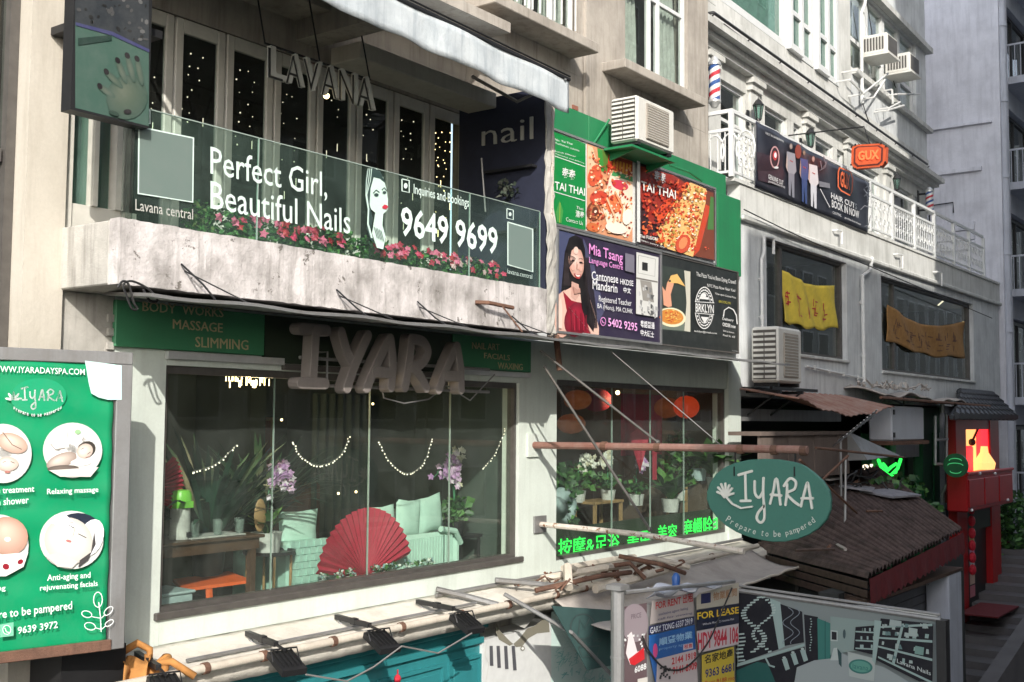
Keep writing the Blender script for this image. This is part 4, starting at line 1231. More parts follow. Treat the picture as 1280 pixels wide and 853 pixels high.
a.text(k(135, 585), k(240, 612), k(135, 560), 'Contact Us', (.7, .78, .7, 1), .0)
rr = random.Random(31)
warm = [(224, 104, 60), (206, 70, 44), (240, 170, 120), (250, 225, 200), (176, 52, 36), (245, 196, 150), (150, 60, 36), (232, 132, 80)]
Q1 = ((733, 180), (790, 201), (790, 303), (733, 289))
a.poly(Q1, srgb(214, 150, 112))
a.poly([k(265, 105), k(330, 125), k(345, 260), k(380, 290), k(400, 260), k(420, 160), k(330, 125)], srgb(90, 120, 50))
a.poly([k(330, 130), k(360, 140), k(375, 280), k(345, 270)], srgb(60, 140, 60))
a.poly([k(268, 108), k(300, 122), k(345, 270), k(330, 360), k(268, 380)], srgb(238, 196, 160))
a.poly([k(400, 165), k(550, 215), k(550, 300), k(430, 260), k(390, 300)], srgb(196, 60, 40))
for j in range(6): a.poly([k(430+j*20, 195+j*7), k(442+j*20, 200+j*7), k(438+j*20, 268+j*7), k(424+j*20, 262+j*7)], srgb(240, 170, 60))
a.poly([k(415, 285), k(550, 335), k(550, 620), k(520, 690), k(400, 640), k(360, 500), k(400, 330)], srgb(246, 222, 200))
a.poly([k(430, 270), k(550, 310), k(550, 340), k(415, 300)], srgb(70, 150, 90))
a.ell(*k(470, 360), 11, 6, srgb(212, 60, 80), 14, 20); a.ell(*k(430, 480), 10, 12, srgb(236, 120, 72), 14)
a.ell(*k(310, 300), 8, 14, srgb(214, 92, 60), 14, 15); a.ell(*k(340, 440), 12, 9, srgb(205, 74, 52), 14)
a.ell(*k(305, 525), 9, 12, srgb(120, 60, 36), 16); a.ell(*k(310, 520), 6.5, 9, srgb(186, 110, 70), 16); a.ell(*k(313, 525), 4, 6, srgb(96, 50, 30), 12)
a.ell(*k(300, 625), 9, 5.5, srgb(204, 110, 60), 14, 15)
foodblobs(a, Q1, 230, warm, rr, .6, 2.6, lambda x, y: (x-733) > 2 and x < 788)
a.ell(*k(440, 630), 14, 7, srgb(246, 230, 214), 14, 12); a.ell(*k(510, 560), 6, 10, srgb(246, 236, 220), 14, 12)
a.line([k(380, 440), k(430, 560), k(420, 600)], 2.2, srgb(246, 190, 150)); a.line([k(430, 400), k(480, 500), k(470, 590)], 2, srgb(240, 160, 110))
Q2 = ((795, 203), (891, 239), (891, 327), (795, 304))
a.poly(Q2, srgb(58, 32, 36))
a.poly([k(585, 240), k(800, 300), k(880, 350), k(820, 430), k(720, 480), k(660, 620), k(620, 520), k(585, 430)], srgb(150, 44, 32))
a.poly([k(800, 310), k(870, 345), k(1050, 410), k(1055, 830), k(900, 800), k(1000, 520), k(960, 400)], srgb(120, 60, 40))
a.poly([k(690, 520), k(760, 450), k(880, 340), k(900, 350), k(700, 620)], srgb(226, 84, 44))
a.poly([k(905, 345), k(1003, 385), k(1000, 470), k(920, 810), k(760, 760), k(690, 660), k(720, 610), k(800, 480)], srgb(238, 190, 120))
a.poly([k(1000, 480), k(1030, 500), k(960, 770), k(920, 810)], srgb(200, 70, 40)); a.poly([k(1030, 430), k(1050, 440), k(1050, 640), k(1010, 640)], srgb(74, 120, 60))
def inplate(x, y):
    X, Y = (x-680)*5.018, (y-160)*5.018
    return 700+(640-Y)*.62 < X < 1000-(Y-400)*.2 and 355 < Y < 790
foodblobs(a, Q2, 900, [(226, 96, 50), (246, 212, 150), (212, 66, 40), (250, 236, 210), (236, 160, 80), (192, 90, 44), (180, 150, 70)], rr, .7, 2.6, inplate)
a.ell(*k(850, 730), 9, 12, srgb(206, 80, 50), 14, 25); a.ell(*k(850, 725), 5, 8, srgb(226, 140, 90), 12, 25)
def topleft(x, y):
    X, Y = (x-680)*5.018, (y-160)*5.018
    return (X-585)*.6+Y*.4 < 330 and X > 586 and Y > 250+(X-585)*.35
foodblobs(a, Q2, 500, [(206, 60, 36), (120, 40, 32), (230, 110, 60), (170, 50, 34)], rr, .7, 3.0, topleft)
foodblobs(a, Q2, 160, [(226, 120, 70), (246, 200, 160), (230, 90, 60)], rr, .5, 1.5, lambda x, y: (x-680)*5.018 > 940 and (y-160)*5.018 > 720)
a.text(k(665, 340), k(738, 362), k(665, 268), '泰泰', (.72, .70, .68, 1), .02)
a.text(k(582, 392), k(800, 452), k(582, 335), 'TAI THAI', (.85, .84, .8, 1), .015)
a.text(k(570, 690), k(684, 712), k(570, 668), 'Thai FUSION', (.85, .84, .8, 1), .01)
a.text(k(570, 712), k(730, 760), k(570, 698), 'Open every day', (.8, .8, .78, 1), .0)
a.poly([(790.5, 201.2), (794.5, 202.7), (794.5, 303.8), (790.5, 302.8)], (.75, .75, .73, 1))
a.build('printed_poster', 'vinyl', t)

t = thing('tutor_billboard', 'purple language tutor billboard with a smiling woman in a red top', 'billboard', W(760, 425, -.06))
QM = ((697, 287), (825, 318), (825, 430), (697, 412))
o, ex = board(FA, QM, .0, .065, 'board', 'white', t)
rimmed(FA, ex, .0, .085, .03, 'frame_bar', 'alu', t)
a = Art(FA, .066)
k = scaleq(685, 280, 5.686)
P_ = srgb(46, 38, 62)
a.poly(QM, P_)
a.poly([k(70, 45), k(190, 72), k(250, 740), k(70, 740)], srgb(70, 76, 108))
a.poly([k(250, 100), k(330, 300), k(400, 620), k(330, 760), k(250, 760)], srgb(74, 74, 104))
hair = srgb(20, 15, 17); sk = srgb(226, 186, 170)
a.poly([k(150, 100), k(195, 80), k(240, 108), k(262, 180), k(268, 330), k(285, 480), k(330, 640), k(345, 720), k(300, 760), k(240, 640), k(215, 480), k(130, 470), k(92, 480), k(105, 350), k(118, 200)], hair)
a.soft(*k(110, 640), 12, 30, srgb(240, 208, 194), srgb(214, 170, 154), 5)
a.poly([k(66, 505), k(110, 480), k(165, 450), k(215, 470), k(250, 560), k(300, 540), k(335, 640), k(360, 740), k(360, 790), k(66, 745)], sk)
a.poly([k(105, 480), k(165, 545), k(220, 560), k(245, 600), k(300, 780), k(160, 760), k(128, 600)], srgb(146, 22, 46))
a.soft(*k(200, 680), 15, 22, srgb(170, 36, 60), srgb(112, 14, 36), 12)
a.poly([k(225, 470), k(262, 440), k(300, 560), k(335, 680), k(320, 770), k(270, 700), k(238, 600)], hair)
a.poly([k(165, 410), k(215, 430), k(222, 500), k(195, 545), k(160, 520)], srgb(206, 164, 150))
a.soft(*k(197, 270), 9.6, 21, srgb(244, 210, 196), srgb(196, 148, 132), -6, -.1, -.2, 24)
a.poly([k(140, 210), k(170, 140), k(215, 135), k(245, 200), k(225, 185), k(190, 170), k(165, 190), k(150, 260)], hair)
for (x, y) in ((172, 262), (228, 275)):
    a.ell(*k(x, y), 2.0, .9, srgb(40, 26, 26), 8, 10); a.line([k(x-14, y-24), k(x, y-30), k(x+14, y-22)], .6, srgb(60, 40, 36))
a.line([k(200, 270), k(198, 320), k(208, 325)], .6, srgb(190, 140, 124))
a.poly([k(178, 352), k(200, 362), k(228, 360), k(215, 392), k(195, 390)], srgb(180, 60, 60)); a.poly([k(184, 358), k(200, 366), k(222, 364), k(212, 378), k(196, 376)], (.85, .83, .8, 1))
a.line([k(140, 590), k(300, 775)], .5, srgb(150, 110, 110))
for j in range(16): a.line([k(118+j*5, 200+j*3), k(108+j*2, 320), k(104+j*3, 440)], .45, srgb(*[(48, 38, 40), (34, 26, 28), (60, 50, 52)][j % 3]), same=j > 0)
for j in range(12): a.line([k(250+j*3, 240), k(262+j*5, 460), k(285+j*5, 640), k(300+j*4, 740)], .45, srgb(*[(48, 38, 40), (30, 24, 26), (62, 52, 56)][j % 3]), same=j > 0)
for (x, y, r_, c_) in ((172, 310, 2.4, (232, 176, 160)), (226, 318, 2.0, (232, 176, 160)), (192, 190, 3.0, (240, 206, 192)), (158, 250, 1.4, (204, 160, 146)), (240, 270, 1.3, (204, 160, 146))): a.ell(*k(x, y), r_, r_*1.6, srgb(*c_), 12)
for (x, y) in ((172, 262), (228, 275)): a.ell(*k(x, y), 2.0, .9, srgb(36, 24, 24), 8, 10)
a.line([k(202, 285), k(198, 322), k(212, 326)], .6, srgb(186, 136, 120))
a.poly([k(178, 352), k(200, 362), k(228, 360), k(215, 392), k(195, 390)], srgb(180, 60, 60)); a.poly([k(184, 358), k(200, 366), k(222, 364), k(212, 378), k(196, 376)], (.85, .83, .8, 1))
for j in range(7): a.poly([k(150+j*18, 600+j*8), k(156+j*18, 600+j*8), k(170+j*16, 760), k(160+j*16, 758)], srgb(*[(120, 16, 38), (164, 34, 58)][j % 2]), same=j > 0)
a.poly([k(66, 560), k(84, 520), k(92, 600), k(90, 745), k(66, 742)], srgb(238, 206, 192)); a.poly([k(165, 440), k(200, 470), k(218, 455), k(222, 490), k(180, 500)], srgb(186, 142, 128))
pk = srgb(232, 150, 216); wh = (.82, .82, .84, 1)
a.text(k(282, 238), k(522, 300), k(282, 140), 'Mia Tsang', pk, .012)
a.text(k(282, 290), k(522, 342), k(282, 235), 'Language Centre', pk, .005)
a.text(k(300, 400), k(488, 425), k(300, 335), 'Cantonese', wh, .01); a.text(k(503, 430), k(596, 445), k(503, 390), 'HKDSE', wh, .01)
a.text(k(306, 465), k(482, 492), k(306, 400), 'Mandarin', wh, .01); a.text(k(525, 490), k(578, 500), k(525, 448), '中文', wh, .02)
a.text(k(350, 565), k(582, 598), k(350, 510), 'Registered Teacher', wh, .0)
a.text(k(340, 610), k(590, 650), k(340, 565), 'BA (Hons), MA CUHK', wh, .0)
a.ell(*k(380, 695), 3.6, 5.6, pk, 16); a.ell(*k(380, 695), 2.8, 4.6, P_, 16); a.line([k(370, 685), k(378, 702), k(390, 706)], .9, pk)
a.text(k(415, 728), k(622, 765), k(415, 668), '5402 9295', srgb(244, 176, 232), .014)
a.text(k(645, 735), k(745, 750), k(645, 685), '粵語普通', wh, .02); a.text(k(645, 795), k(740, 812), k(645, 750), '中大碩士', wh, .02)
a.poly([k(535, 208), k(600, 225), k(600, 350), k(535, 335)], srgb(120, 116, 130))
a.poly([k(615, 202), k(772, 240), k(765, 665), k(612, 640)], srgb(214, 214, 210))
a.poly([k(655, 272), k(695, 280), k(695, 338), k(655, 330)], srgb(34, 34, 34)); a.line([k(630, 225), k(750, 252), k(745, 375), k(625, 350)], .6, srgb(150, 150, 146), closed=True)
a.poly([k(612, 380), k(765, 410), k(765, 420), k(612, 392)], srgb(120, 116, 112)); a.poly([k(640, 400), k(720, 415), k(740, 560), k(660, 545)], srgb(150, 146, 140))
rr = random.Random(8)
for j in range(26):
    x = rr.uniform(620, 750); y = rr.uniform(430, 640); a.poly([k(x, y), k(x+rr.uniform(8, 24), y+5), k(x+rr.uniform(8, 24), y+rr.uniform(10, 50)), k(x, y+rr.uniform(10, 40))], srgb(*[rr.choice([90, 130, 170, 196])]*3), same=(j % 5 != 0))
a.build('printed_poster', 'vinyl', t)

t = thing('pizzeria_billboard', 'black pizzeria billboard with a lifted slice and white oval crest', 'billboard', W(873, 435, -.06))
QZ = ((826.5, 318.5), (922, 341), (922, 441), (826.5, 430))
o, ex = board(FA, QZ, .0, .06, 'board', 'blackmetal', t)
rimmed(FA, ex, .0, .075, .018, 'frame_bar', 'frame', t)
a = Art(FA, .061)
k = scaleq(820, 320, 6.827)
BK = srgb(34, 38, 37)
a.poly(QZ, BK)
a.poly([k(45, 80), k(290, 130), k(296, 655), k(45, 630)], srgb(52, 60, 54))
a.poly([k(240, 125), k(292, 135), k(292, 650), k(240, 640), k(260, 400)], srgb(206, 202, 186)); a.poly([k(48, 450), k(150, 440), k(240, 500), k(240, 640), k(45, 625)], srgb(110, 120, 108))
a.ell(*k(130, 525), 18, 12, srgb(232, 226, 190), 24, 8); a.ell(*k(128, 520), 15.5, 9.5, srgb(212, 140, 62), 22, 8)
for j in range(60):
    an = rr.uniform(0, 6.28); r_ = rr.uniform(0, 1); a.ell(k(128, 520)[0]+14*r_*math.cos(an), k(128, 520)[1]+8*r_*math.sin(an), rr.uniform(.5, 1.8), rr.uniform(.5, 1.2), srgb(*rr.choice([(226, 110, 50), (240, 200, 110), (190, 80, 40), (236, 170, 70)])), 6, 0, same=(j % 6 != 0))
a.poly([k(100, 440), k(60, 420), k(48, 260), k(75, 300), k(90, 230), k(130, 165), k(165, 160), k(150, 230), k(120, 330), k(130, 430)], srgb(222, 160, 130))
a.poly([k(120, 170), k(175, 155), k(245, 262), k(180, 235), k(100, 230)], srgb(232, 186, 110)); a.ell(*k(112, 215), 1.6, 1.4, BK, 8)
a.text(k(338, 185), k(676, 255), k(338, 135), 'The Pizza You\'ve Been Dying Craved!', (.8, .8, .78, 1), .0)
a.text(k(432, 265), k(670, 310), k(432, 238), 'NYC Pizza Now Near You!', (.78, .78, .76, 1), .0)
a.text(k(500, 335), k(676, 372), k(500, 312), 'Now open Central Pizza', (.75, .75, .73, 1), .0)
a.text(k(530, 400), k(628, 416), k(530, 378), 'BROOKLYN', srgb(190, 180, 60), .0)
W_ = (.78, .78, .76, 1)
a.ell(*k(405, 445), 12, 26.5, W_, 30); a.ell(*k(405, 445), 11, 25.2, BK, 30)
for j in range(26):
    t_ = j/26*6.283; x, y = k(405, 445); a.ell(x+9.7*math.cos(t_), y+22.3*math.sin(t_), .9, 1.6, W_, 6, math.degrees(t_), same=j > 0)
a.ell(*k(405, 445), 8.2, 19.5, W_, 26); a.ell(*k(405, 445), 7.6, 18.5, BK, 26)
a.poly([k(322, 390), k(488, 400), k(488, 505), k(322, 490)], BK); a.line([k(322, 392), k(488, 402)], .8, W_); a.line([k(322, 488), k(488, 503)], .8, W_)
a.text(k(328, 478), k(484, 492), k(328, 405), 'BRKLYN', W_, .02)
a.poly([k(365, 350), k(440, 355), k(440, 375), k(365, 368)], W_); a.ell(*k(395, 340), 3.6, 3, W_, 10); a.poly([k(372, 520), k(440, 525), k(405, 580)], W_)
a.text(k(318, 655), k(508, 675), k(318, 632), 'brklyn@mail.com', W_, .0)
a.line([k(565, 520), k(572, 465), k(610, 440), k(650, 460), k(675, 510), k(682, 585)], 1.3, W_)
a.text(k(556, 555), k(650, 570), k(556, 525), 'Delivery', W_, .01); a.text(k(556, 600), k(668, 622), k(556, 568), 'ORDER now', W_, .015)
a.text(k(560, 650), k(655, 668), k(560, 632), '2345 by Staunton', W_, .0); a.text(k(560, 685), k(662, 702), k(560, 668), 'Peel St. 68', W_, .0)
a.text(k(640, 815), k(690, 822), k(640, 805), 'brklyn', (.5, .5, .5, 1), .0)
a.build('printed_poster', 'vinyl', t)

# ================================================================ green spa banner in its steel frame, lower left
p0 = W(165, 440, -.78)
FN = Frame((p0.x, p0.y, 0), (math.cos(math.radians(14)), -math.sin(math.radians(14)), 0), (-math.sin(math.radians(14)), -math.cos(math.radians(14)), 0))
t = thing('spa_banner', 'large green day spa banner with round photographs in a grey steel frame', 'banner', (p0.x-.9, p0.y+.2, 4.3))
zT = FN.Z(160, 441, 0); zB = FN.Z(155, 806, 0)-.02
for nm, b in (('frame_bar', (-3.2, .0, -.12, .03, zT-.09, zT)), ('frame_bar', (-.115, .0, -.12, .029, zB, zT-.091)), ('frame_bar', (-3.2, -.116, -.12, .0, zB, zB+.06))):
    m = MB(FN); m.box(*b, bev=.006); m.build(nm, 'greymetal', t)
m = MB(FN); rr = random.Random(77)
def bnf(a_, b_):
    u = -3.1+a_*2.97; z = zB+.05+b_*(zT-zB-.14)
    return (u, .010+.010*math.sin(a_*30+b_*9)*math.sin(b_*9)+.007*math.sin(b_*46+a_*11)*math.sin(a_*5), z)
m.col = srgb(10, 140, 92); m.grid(bnf, 80, 50, (0, -.004, 0)); m.build('cloth', 'vinyl', t, smooth='all')
m = MB(FN); m.box(-3.1, -.1, .012, .045, zB+.0, zB+.075, bev=.005); m.build('bottom_batten', 'rust', t)
a = Art(FN, .032, .0005)
c = (.82, .86, .84, 1)
a.text((-10, 465), (106, 469), (-10, 457), 'WWW.IYARADAYSPA.COM', c, .006)
a.poly([(106, 451), (152, 457), (152, 500), (135, 500), (123, 497), (114, 492), (111, 480)], srgb(196, 232, 226))
a.ell(48, 496, 35, 23, srgb(24, 150, 104), 26, -3)
def lotus(a, x, y, s_, col):
    for an in (-80, -40, 0, 40, 80):
        tt = math.radians(an-90); a.ell(x+s_*.55*math.cos(tt), y+s_*.55*math.sin(tt), s_*.55, s_*.16, col, 8, an-90, same=True)
lotus(a, 17, 500, 10, c)
def iyara(a, x0, y0, sx, sy, sk_, w_, col):
    """the five handwritten letters in a box sx by sy"""
    T = lambda p: (x0+p[0]*sx, y0+p[1]*sy+p[0]*sk_)
    S_ = [[(.0, .08), (.18, -.02)], [(.09, .03), (.10, .58)], [(.03, .60), (.16, .58)],
          [(.22, .18), (.225, .42), (.28, .5), (.33, .38)], [(.34, .10), (.335, .4), (.35, .7), (.35, .92), (.30, 1.0), (.25, .93), (.27, .80), (.35, .66)],
          [(.43, .6), (.48, .30), (.50, .12), (.53, .14), (.57, .6)], [(.44, .42), (.58, .42)],
          [(.64, .60), (.66, .35), (.66, .18)], [(.62, .22), (.70, .06), (.78, .12), (.76, .27), (.66, .36), (.74, .50), (.82, .58)],
          [(.85, .6), (.90, .30), (.93, .14), (.95, .16), (1.0, .62)], [(.86, .44), (1.01, .42)]]
    for s_ in S_:
        P = curve(s_, 8) if len(s_) > 2 else s_
        a.line([T(p) for p in P], w_, col, same=True)
iyara(a, 26, 484, 52, 27, 2, 2.0, c)
for j, chh in enumerate('Prepare to be pampered'):
    if chh == ' ': continue
    f_ = j/21; x = 17+f_*57; y = 512+9*math.sin(math.pi*f_)**.8
    a.text((x, y), (x+2.0, y+(.5-f_)*1.6), (x, y-3.5), chh, c, .01)
def photo(cx, cy, rx, ry):
    a.soft(cx, cy, rx, ry, srgb(246, 247, 246), srgb(206, 208, 204), 0, -.2, -.2, 36)
    for j in range(14): 
        t_ = rr.uniform(0, 6.28); r_ = rr.uniform(0, .62); g_ = rr.randint(196, 240); a.soft(cx+rx*r_*math.cos(t_), cy+ry*r_*math.sin(t_), rr.uniform(4, 11), rr.uniform(2, 6), srgb(g_, g_-4, g_-8), srgb(228, 228, 224), rr.uniform(0, 180), same=j > 0)
photo(3, 567, 36, 37); photo(90, 563, 37, 34.5); photo(-3, 682, 38, 39); photo(88.5, 675, 40, 36.5)
# relaxing massage
a.soft(76, 576, 20, 9, srgb(222, 208, 196), srgb(150, 134, 124), -22); a.soft(78, 586, 20, 4.5, srgb(120, 108, 100), srgb(92, 82, 76), -2)
a.ell(107, 562, 12, 10, srgb(60, 54, 50), 16, -30); a.soft(105, 564, 10.5, 9, srgb(236, 224, 214), srgb(186, 168, 156), -30); a.line([(100, 562), (104, 560)], .7, srgb(70, 60, 56)); a.line([(108, 568), (112, 565)], .7, srgb(70, 60, 56)); a.line([(106, 572), (111, 571)], .8, srgb(150, 90, 80))
a.ell(100, 578, 13, 4.5, srgb(240, 238, 234), 14, -3); a.line([(62, 555), (68, 562), (80, 560)], 1, srgb(150, 140, 130)); a.ell(96, 540, 4, 3, srgb(150, 190, 140), 8)
a.line([(84, 535), (82, 552)], .6, srgb(180, 180, 176)); a.poly([(60, 588), (122, 584), (112, 596), (74, 596)], srgb(214, 210, 204))
# treatment hands
a.soft(14, 554, 20, 12, srgb(232, 210, 194), srgb(176, 148, 132), 20); a.line([(2, 540), (14, 556), (26, 562)], 1.2, srgb(120, 100, 90)); a.soft(8, 580, 14, 9, srgb(238, 224, 214), srgb(190, 168, 156)); a.line([(2, 578), (6, 577)], .8, srgb(60, 50, 46)); a.line([(12, 577), (17, 579)], .8, srgb(60, 50, 46)); a.ell(8, 590, 4, 1.6, srgb(176, 120, 110), 8)
# back with petals
a.soft(8, 670, 26, 24, srgb(228, 196, 178), srgb(176, 138, 120), 20); a.ell(8, 674, 4, 3, srgb(240, 234, 226), 10); a.poly([(-10, 694), (34, 690), (28, 708), (6, 720), (-10, 720)], srgb(240, 236, 232)); a.ell(6, 708, 4.4, 4, srgb(140, 20, 40), 8, 20); a.ell(24, 702, 4, 3, srgb(140, 20, 40), 8, -30)
# facial
a.ell(96, 658, 26, 17, srgb(36, 44, 60), 20, 0); a.ell(112, 672, 15, 24, srgb(238, 238, 240), 18, 20)
a.soft(84, 676, 31, 29, srgb(244, 240, 234), srgb(192, 186, 178), 30, -.2, -.25, 26); a.poly([(98, 700), (112, 690), (116, 664), (118, 680), (108, 700), (96, 709)], srgb(70, 66, 66))
a.poly([(66, 644), (80, 643), (94, 656), (82, 662), (64, 654)], srgb(250, 250, 250)); a.line([(84, 656), (91, 660)], 1, srgb(70, 70, 76)); a.line([(96, 667), (106, 672)], 1.1, srgb(70, 70, 76)); a.line([(80, 652), (90, 653)], .8, srgb(120, 110, 100)); a.ell(84, 676, 3.8, 1.8, srgb(186, 120, 116), 10, 15); a.line([(92, 660), (89, 670), (86, 670)], .8, srgb(180, 160, 150)); a.poly([(54, 694), (74, 690), (96, 702), (88, 710), (70, 708)], srgb(208, 202, 194))
a.text((57, 620), (121, 617), (57, 611), 'Relaxing massage', c, .01)
a.text((-34, 621), (41, 617), (-34, 612), 'massage treatment', c, .01); a.text((-20, 633), (34, 629), (-20, 624), 'with shower', c, .01)
a.text((57, 728), (111, 724), (57, 718), 'Anti-aging and', c, .01); a.text((48, 740), (120, 734), (48, 731), 'rejuvenating facials', c, .01)
a.text((-30, 741), (5, 739), (-30, 733), 'Waxing', c, .01)
a.text((-33, 780), (88, 764), (-33, 766), 'prepare to be pampered', c, .01)
a.poly([(-2, 780), (15, 777), (15, 794), (-2, 796)], srgb(120, 190, 160)); a.ell(6.5, 786.5, 5.5, 6, c, 16); a.ell(6.5, 786.5, 4.5, 5, srgb(60, 170, 120), 16); a.line([(4, 784), (6, 789), (10, 790)], 1.2, c)
a.text((20, 792), (70, 784), (20, 783), '9639 3972', c, .012)
def leafo(x, y, rx, ry, rot): a.line([(x+rx*math.cos(i/14*6.283)*math.cos(math.radians(rot))-ry*math.sin(i/14*6.283)*math.sin(math.radians(rot)), y+rx*math.cos(i/14*6.283)*math.sin(math.radians(rot))+ry*math.sin(i/14*6.283)*math.cos(math.radians(rot))) for i in range(15)], 1.1, c)
a.line([(124, 789), (123, 770), (121, 752)], 1.2, c); leafo(120, 749, 5.5, 9.5, 0); leafo(106, 767, 6.5, 4, 15); leafo(133, 763, 7, 3.6, -45); leafo(110, 782, 7, 4.5, 15); leafo(134, 778, 6, 3, -35)
a.line([(112, 770), (123, 772)], 1, c); a.line([(124, 772), (129, 767)], 1, c); a.line([(117, 784), (124, 786)], 1, c); a.line([(124, 786), (130, 781)], 1, c)
a.build('printed_lettering', 'vinyl', t)
# ================================================================ behind the spa window
rr = random.Random(41)
def boxt(name, mat, label, cat, *boxes, fr=FA, group=None, bev=0.0):
    m = MB(fr)
    for b in boxes: m.box(*b, bev=bev)
    return subthing(m, name, mat, label, cat, group)
# dark side table with the dispenser and glasses
t = thing('side_table', 'dark wooden side table at the left end of the spa window', 'table', (6.8, .8, 3.56))
m = MB(FA); m.box(6.0, 7.42, -1.05, -.40, 4.86, 4.89, bev=.008); m.build('table_top', 'wood', t)
m = MB(FA); m.box(6.05, 7.37, -1.0, -.43, 4.76, 4.858); m.build('apron', 'wood', t)
for u in (6.08, 7.28):
    for d in (-.5, -.98):
        m = MB(FA); m.box(u, u+.06, d, d+.06, 3.56, 4.758); m.build('leg', 'wood', t)
t = thing('water_dispenser', 'white drinks dispenser with a lime green lid on the side table', 'dispenser', FA.w(6.25, -.6, 4.89))
c = W(226, 682, .6); u0 = c.x
m = MB(FA); m.lathe((u0, -.62, 4.893), [(0, 0), (.09, 0), (.095, .02), (.088, .27), (.09, .28), (.0, .28)], 16); m.build('body', 'pot', t, smooth=True)
m = MB(FA); m.lathe((u0, -.62, 4.893), [(0, .281), (.095, .281), (.1, .33), (.1, .40), (.08, .44), (.0, .45)], 16); m.box(u0-.04, u0+.05, -.56, -.5, 5.18, 5.24); m.build('lid', 'lime', t, smooth=True)
m = MB(FA); m.box(u0+.0, u0+.04, -.54, -.5, 4.92, 4.96); m.build('tap', 'blackmetal', t)
t = thing('serving_tray', 'thin pale tray under the drinking glasses', 'tray', FA.w(6.85, -.6, 4.89))
m = MB(FA); m.box(6.62, 7.25, -.82, -.48, 4.892, 4.905, bev=.004); m.build('tray', 'pot', t)
M['tumbler'] = glassmat('drinking_glass', (.8, .86, .84, 1), 1.7, .12, 1.0, (.6, .66, .64, 1))
for k in range(6):
    m = MB(FA); m.lathe((6.72+.13*k-.03*(k % 2), -.56-.14*(k % 2), 4.906), [(0, 0), (.035, 0), (.042, .13), (.039, .13), (.033, .008), (0, .008)], 12)
    subthing(m, 'drinking_glass', 'tumbler', ['leftmost front glass on the pale tray', 'leftmost rear glass on the pale tray', 'middle front glass on the pale tray', 'middle rear glass on the pale tray', 'rightmost front glass on the pale tray', 'rightmost rear glass on the pale tray'][k], 'glass', 'drinking glasses on the tray', smooth=True)
boxt('storage_box', 'greybox', 'pale blue storage box standing under the side table', 'box', (6.05, 6.56, -.75, -.36, 4.02, 4.44), (6.03, 6.58, -.77, -.34, 4.442, 4.47), bev=.01)
boxt('crate', 'wood', 'dark crate carrying the pale blue storage box', 'crate', (6.02, 6.6, -.78, -.34, 3.56, 4.018))
m = MB(FA); m.slab([(6.75, -.75, 4.42), (7.35, -.5, 4.46), (7.4, -.9, 4.5), (6.9, -1.1, 4.46)], (0, 0, -.03)); m.tube([(7.0, -.7, 4.43), (6.95, -.6, 4.15), (7.0, -.55, 3.56)], .035, 6)
subthing(m, 'footstool', 'orange', 'bright orange low stool beside the pale blue box', 'stool')
# plant stand with white pot
t = thing('plant_stand', 'round black tray on gold legs beside the woven sofa arm', 'stand', FA.w(7.7, -.7, 3.56))
cu, cd_ = 7.70, -.66
m = MB(FA); m.lathe((cu, cd_, 4.66), [(0, 0), (.25, 0), (.26, .035), (.24, .035), (.235, .012), (0, .012)], 20); m.build('tray_top', 'blackmetal', t)
for k in range(4):
    a_ = k*math.pi/2+.5; m = MB(FA); m.tube([(cu+.22*math.cos(a_), cd_+.22*math.sin(a_), 4.66), (cu+.2*math.cos(a_), cd_+.2*math.sin(a_), 3.56)], .014, 6); m.build('leg', 'lightwood', t)
def potplant(label, u, d, z, pr, ph, mat, kind, n, size, cat='plant', orchid=None, name='potted_plant', cols=GREENS, spread=(.22, .18, .2), og=None):
    t = thing(name, label, cat, FA.w(u, d, z), og)
    m = MB(FA); m.lathe((u, d, z), [(0, 0), (pr*.82, 0), (pr, ph), (pr*.92, ph), (pr*.9, ph*.85), (0, ph*.85)], 18); m.build('pot', mat, t, smooth=True)
    m = MB(None); c = FA.w(u, d, z+ph*.9)
    if kind == 'palm': strap_leaves(m, tuple(c), n, size, .05, cols, 1.0, rr)
    elif kind == 'strap': strap_leaves(m, tuple(c), n, size, size*.22, cols, 1.0, rr)
    else: leaves(m, (c.x, c.y, c.z+spread[2]*.9), spread, n, size, cols, rnd=rr)
    m.build('foliage', 'leaf', t, fix=False)
    if orchid:
        st = MB(None); bl = MB(None)
        for k in range(orchid[0]):
            tx = c.x+rr.uniform(-.1, .2)*orchid[3]; h = orchid[1]*rr.uniform(.85, 1.1); lean = rr.uniform(.1, .4)*orchid[3]
            P = [c, c+Vector((lean*.1, 0, h*.6)), c+Vector((lean*.5, -.02, h*.95)), c+Vector((lean, -.04, h*1.0)), c+Vector((lean*1.5, -.05, h*.85))]
            st.tube([tuple(p) for p in P], .006, 4)
            pts = []
            for j in range(9):
                q = rr.uniform(1.4, 4); i = min(int(q), 3); f_ = q-i; b = P[i].lerp(P[min(i+1, 4)], f_); pts.append((b.x+rr.uniform(-.07, .07), b.y-.03+rr.uniform(-.05, .03), b.z+rr.uniform(-.07, .05)))
            flowers(bl, pts, .045, orchid[2], rr)
        st.build('stem', 'signgreen', t); bl.build('blossom', 'leaf', t, fix=False)
    return t
lil = [(.50, .28, .52, 1), (.62, .42, .62, 1), (.40, .2, .44, 1), (.7, .6, .7, 1)]
wh_ = [(.72, .70, .62, 1), (.6, .55, .42, 1), (.8, .78, .74, 1)]
potplant('lilac orchid in a mottled white pot on the gold-legged stand', 7.66, -.66, 4.675, .155, .2, 'pot', 'strap', 12, .36, orchid=(5, .62, lil, .6), name='orchid')
m = MB(FA); m.ball((7.52, -.6, 5.05), .14, 12, 8, (.55, .12, 1.15)); subthing(m, 'bamboo_disc', 'lightwood', 'tan oval woven disc standing behind the white flower pot', 'ornament', smooth=True)
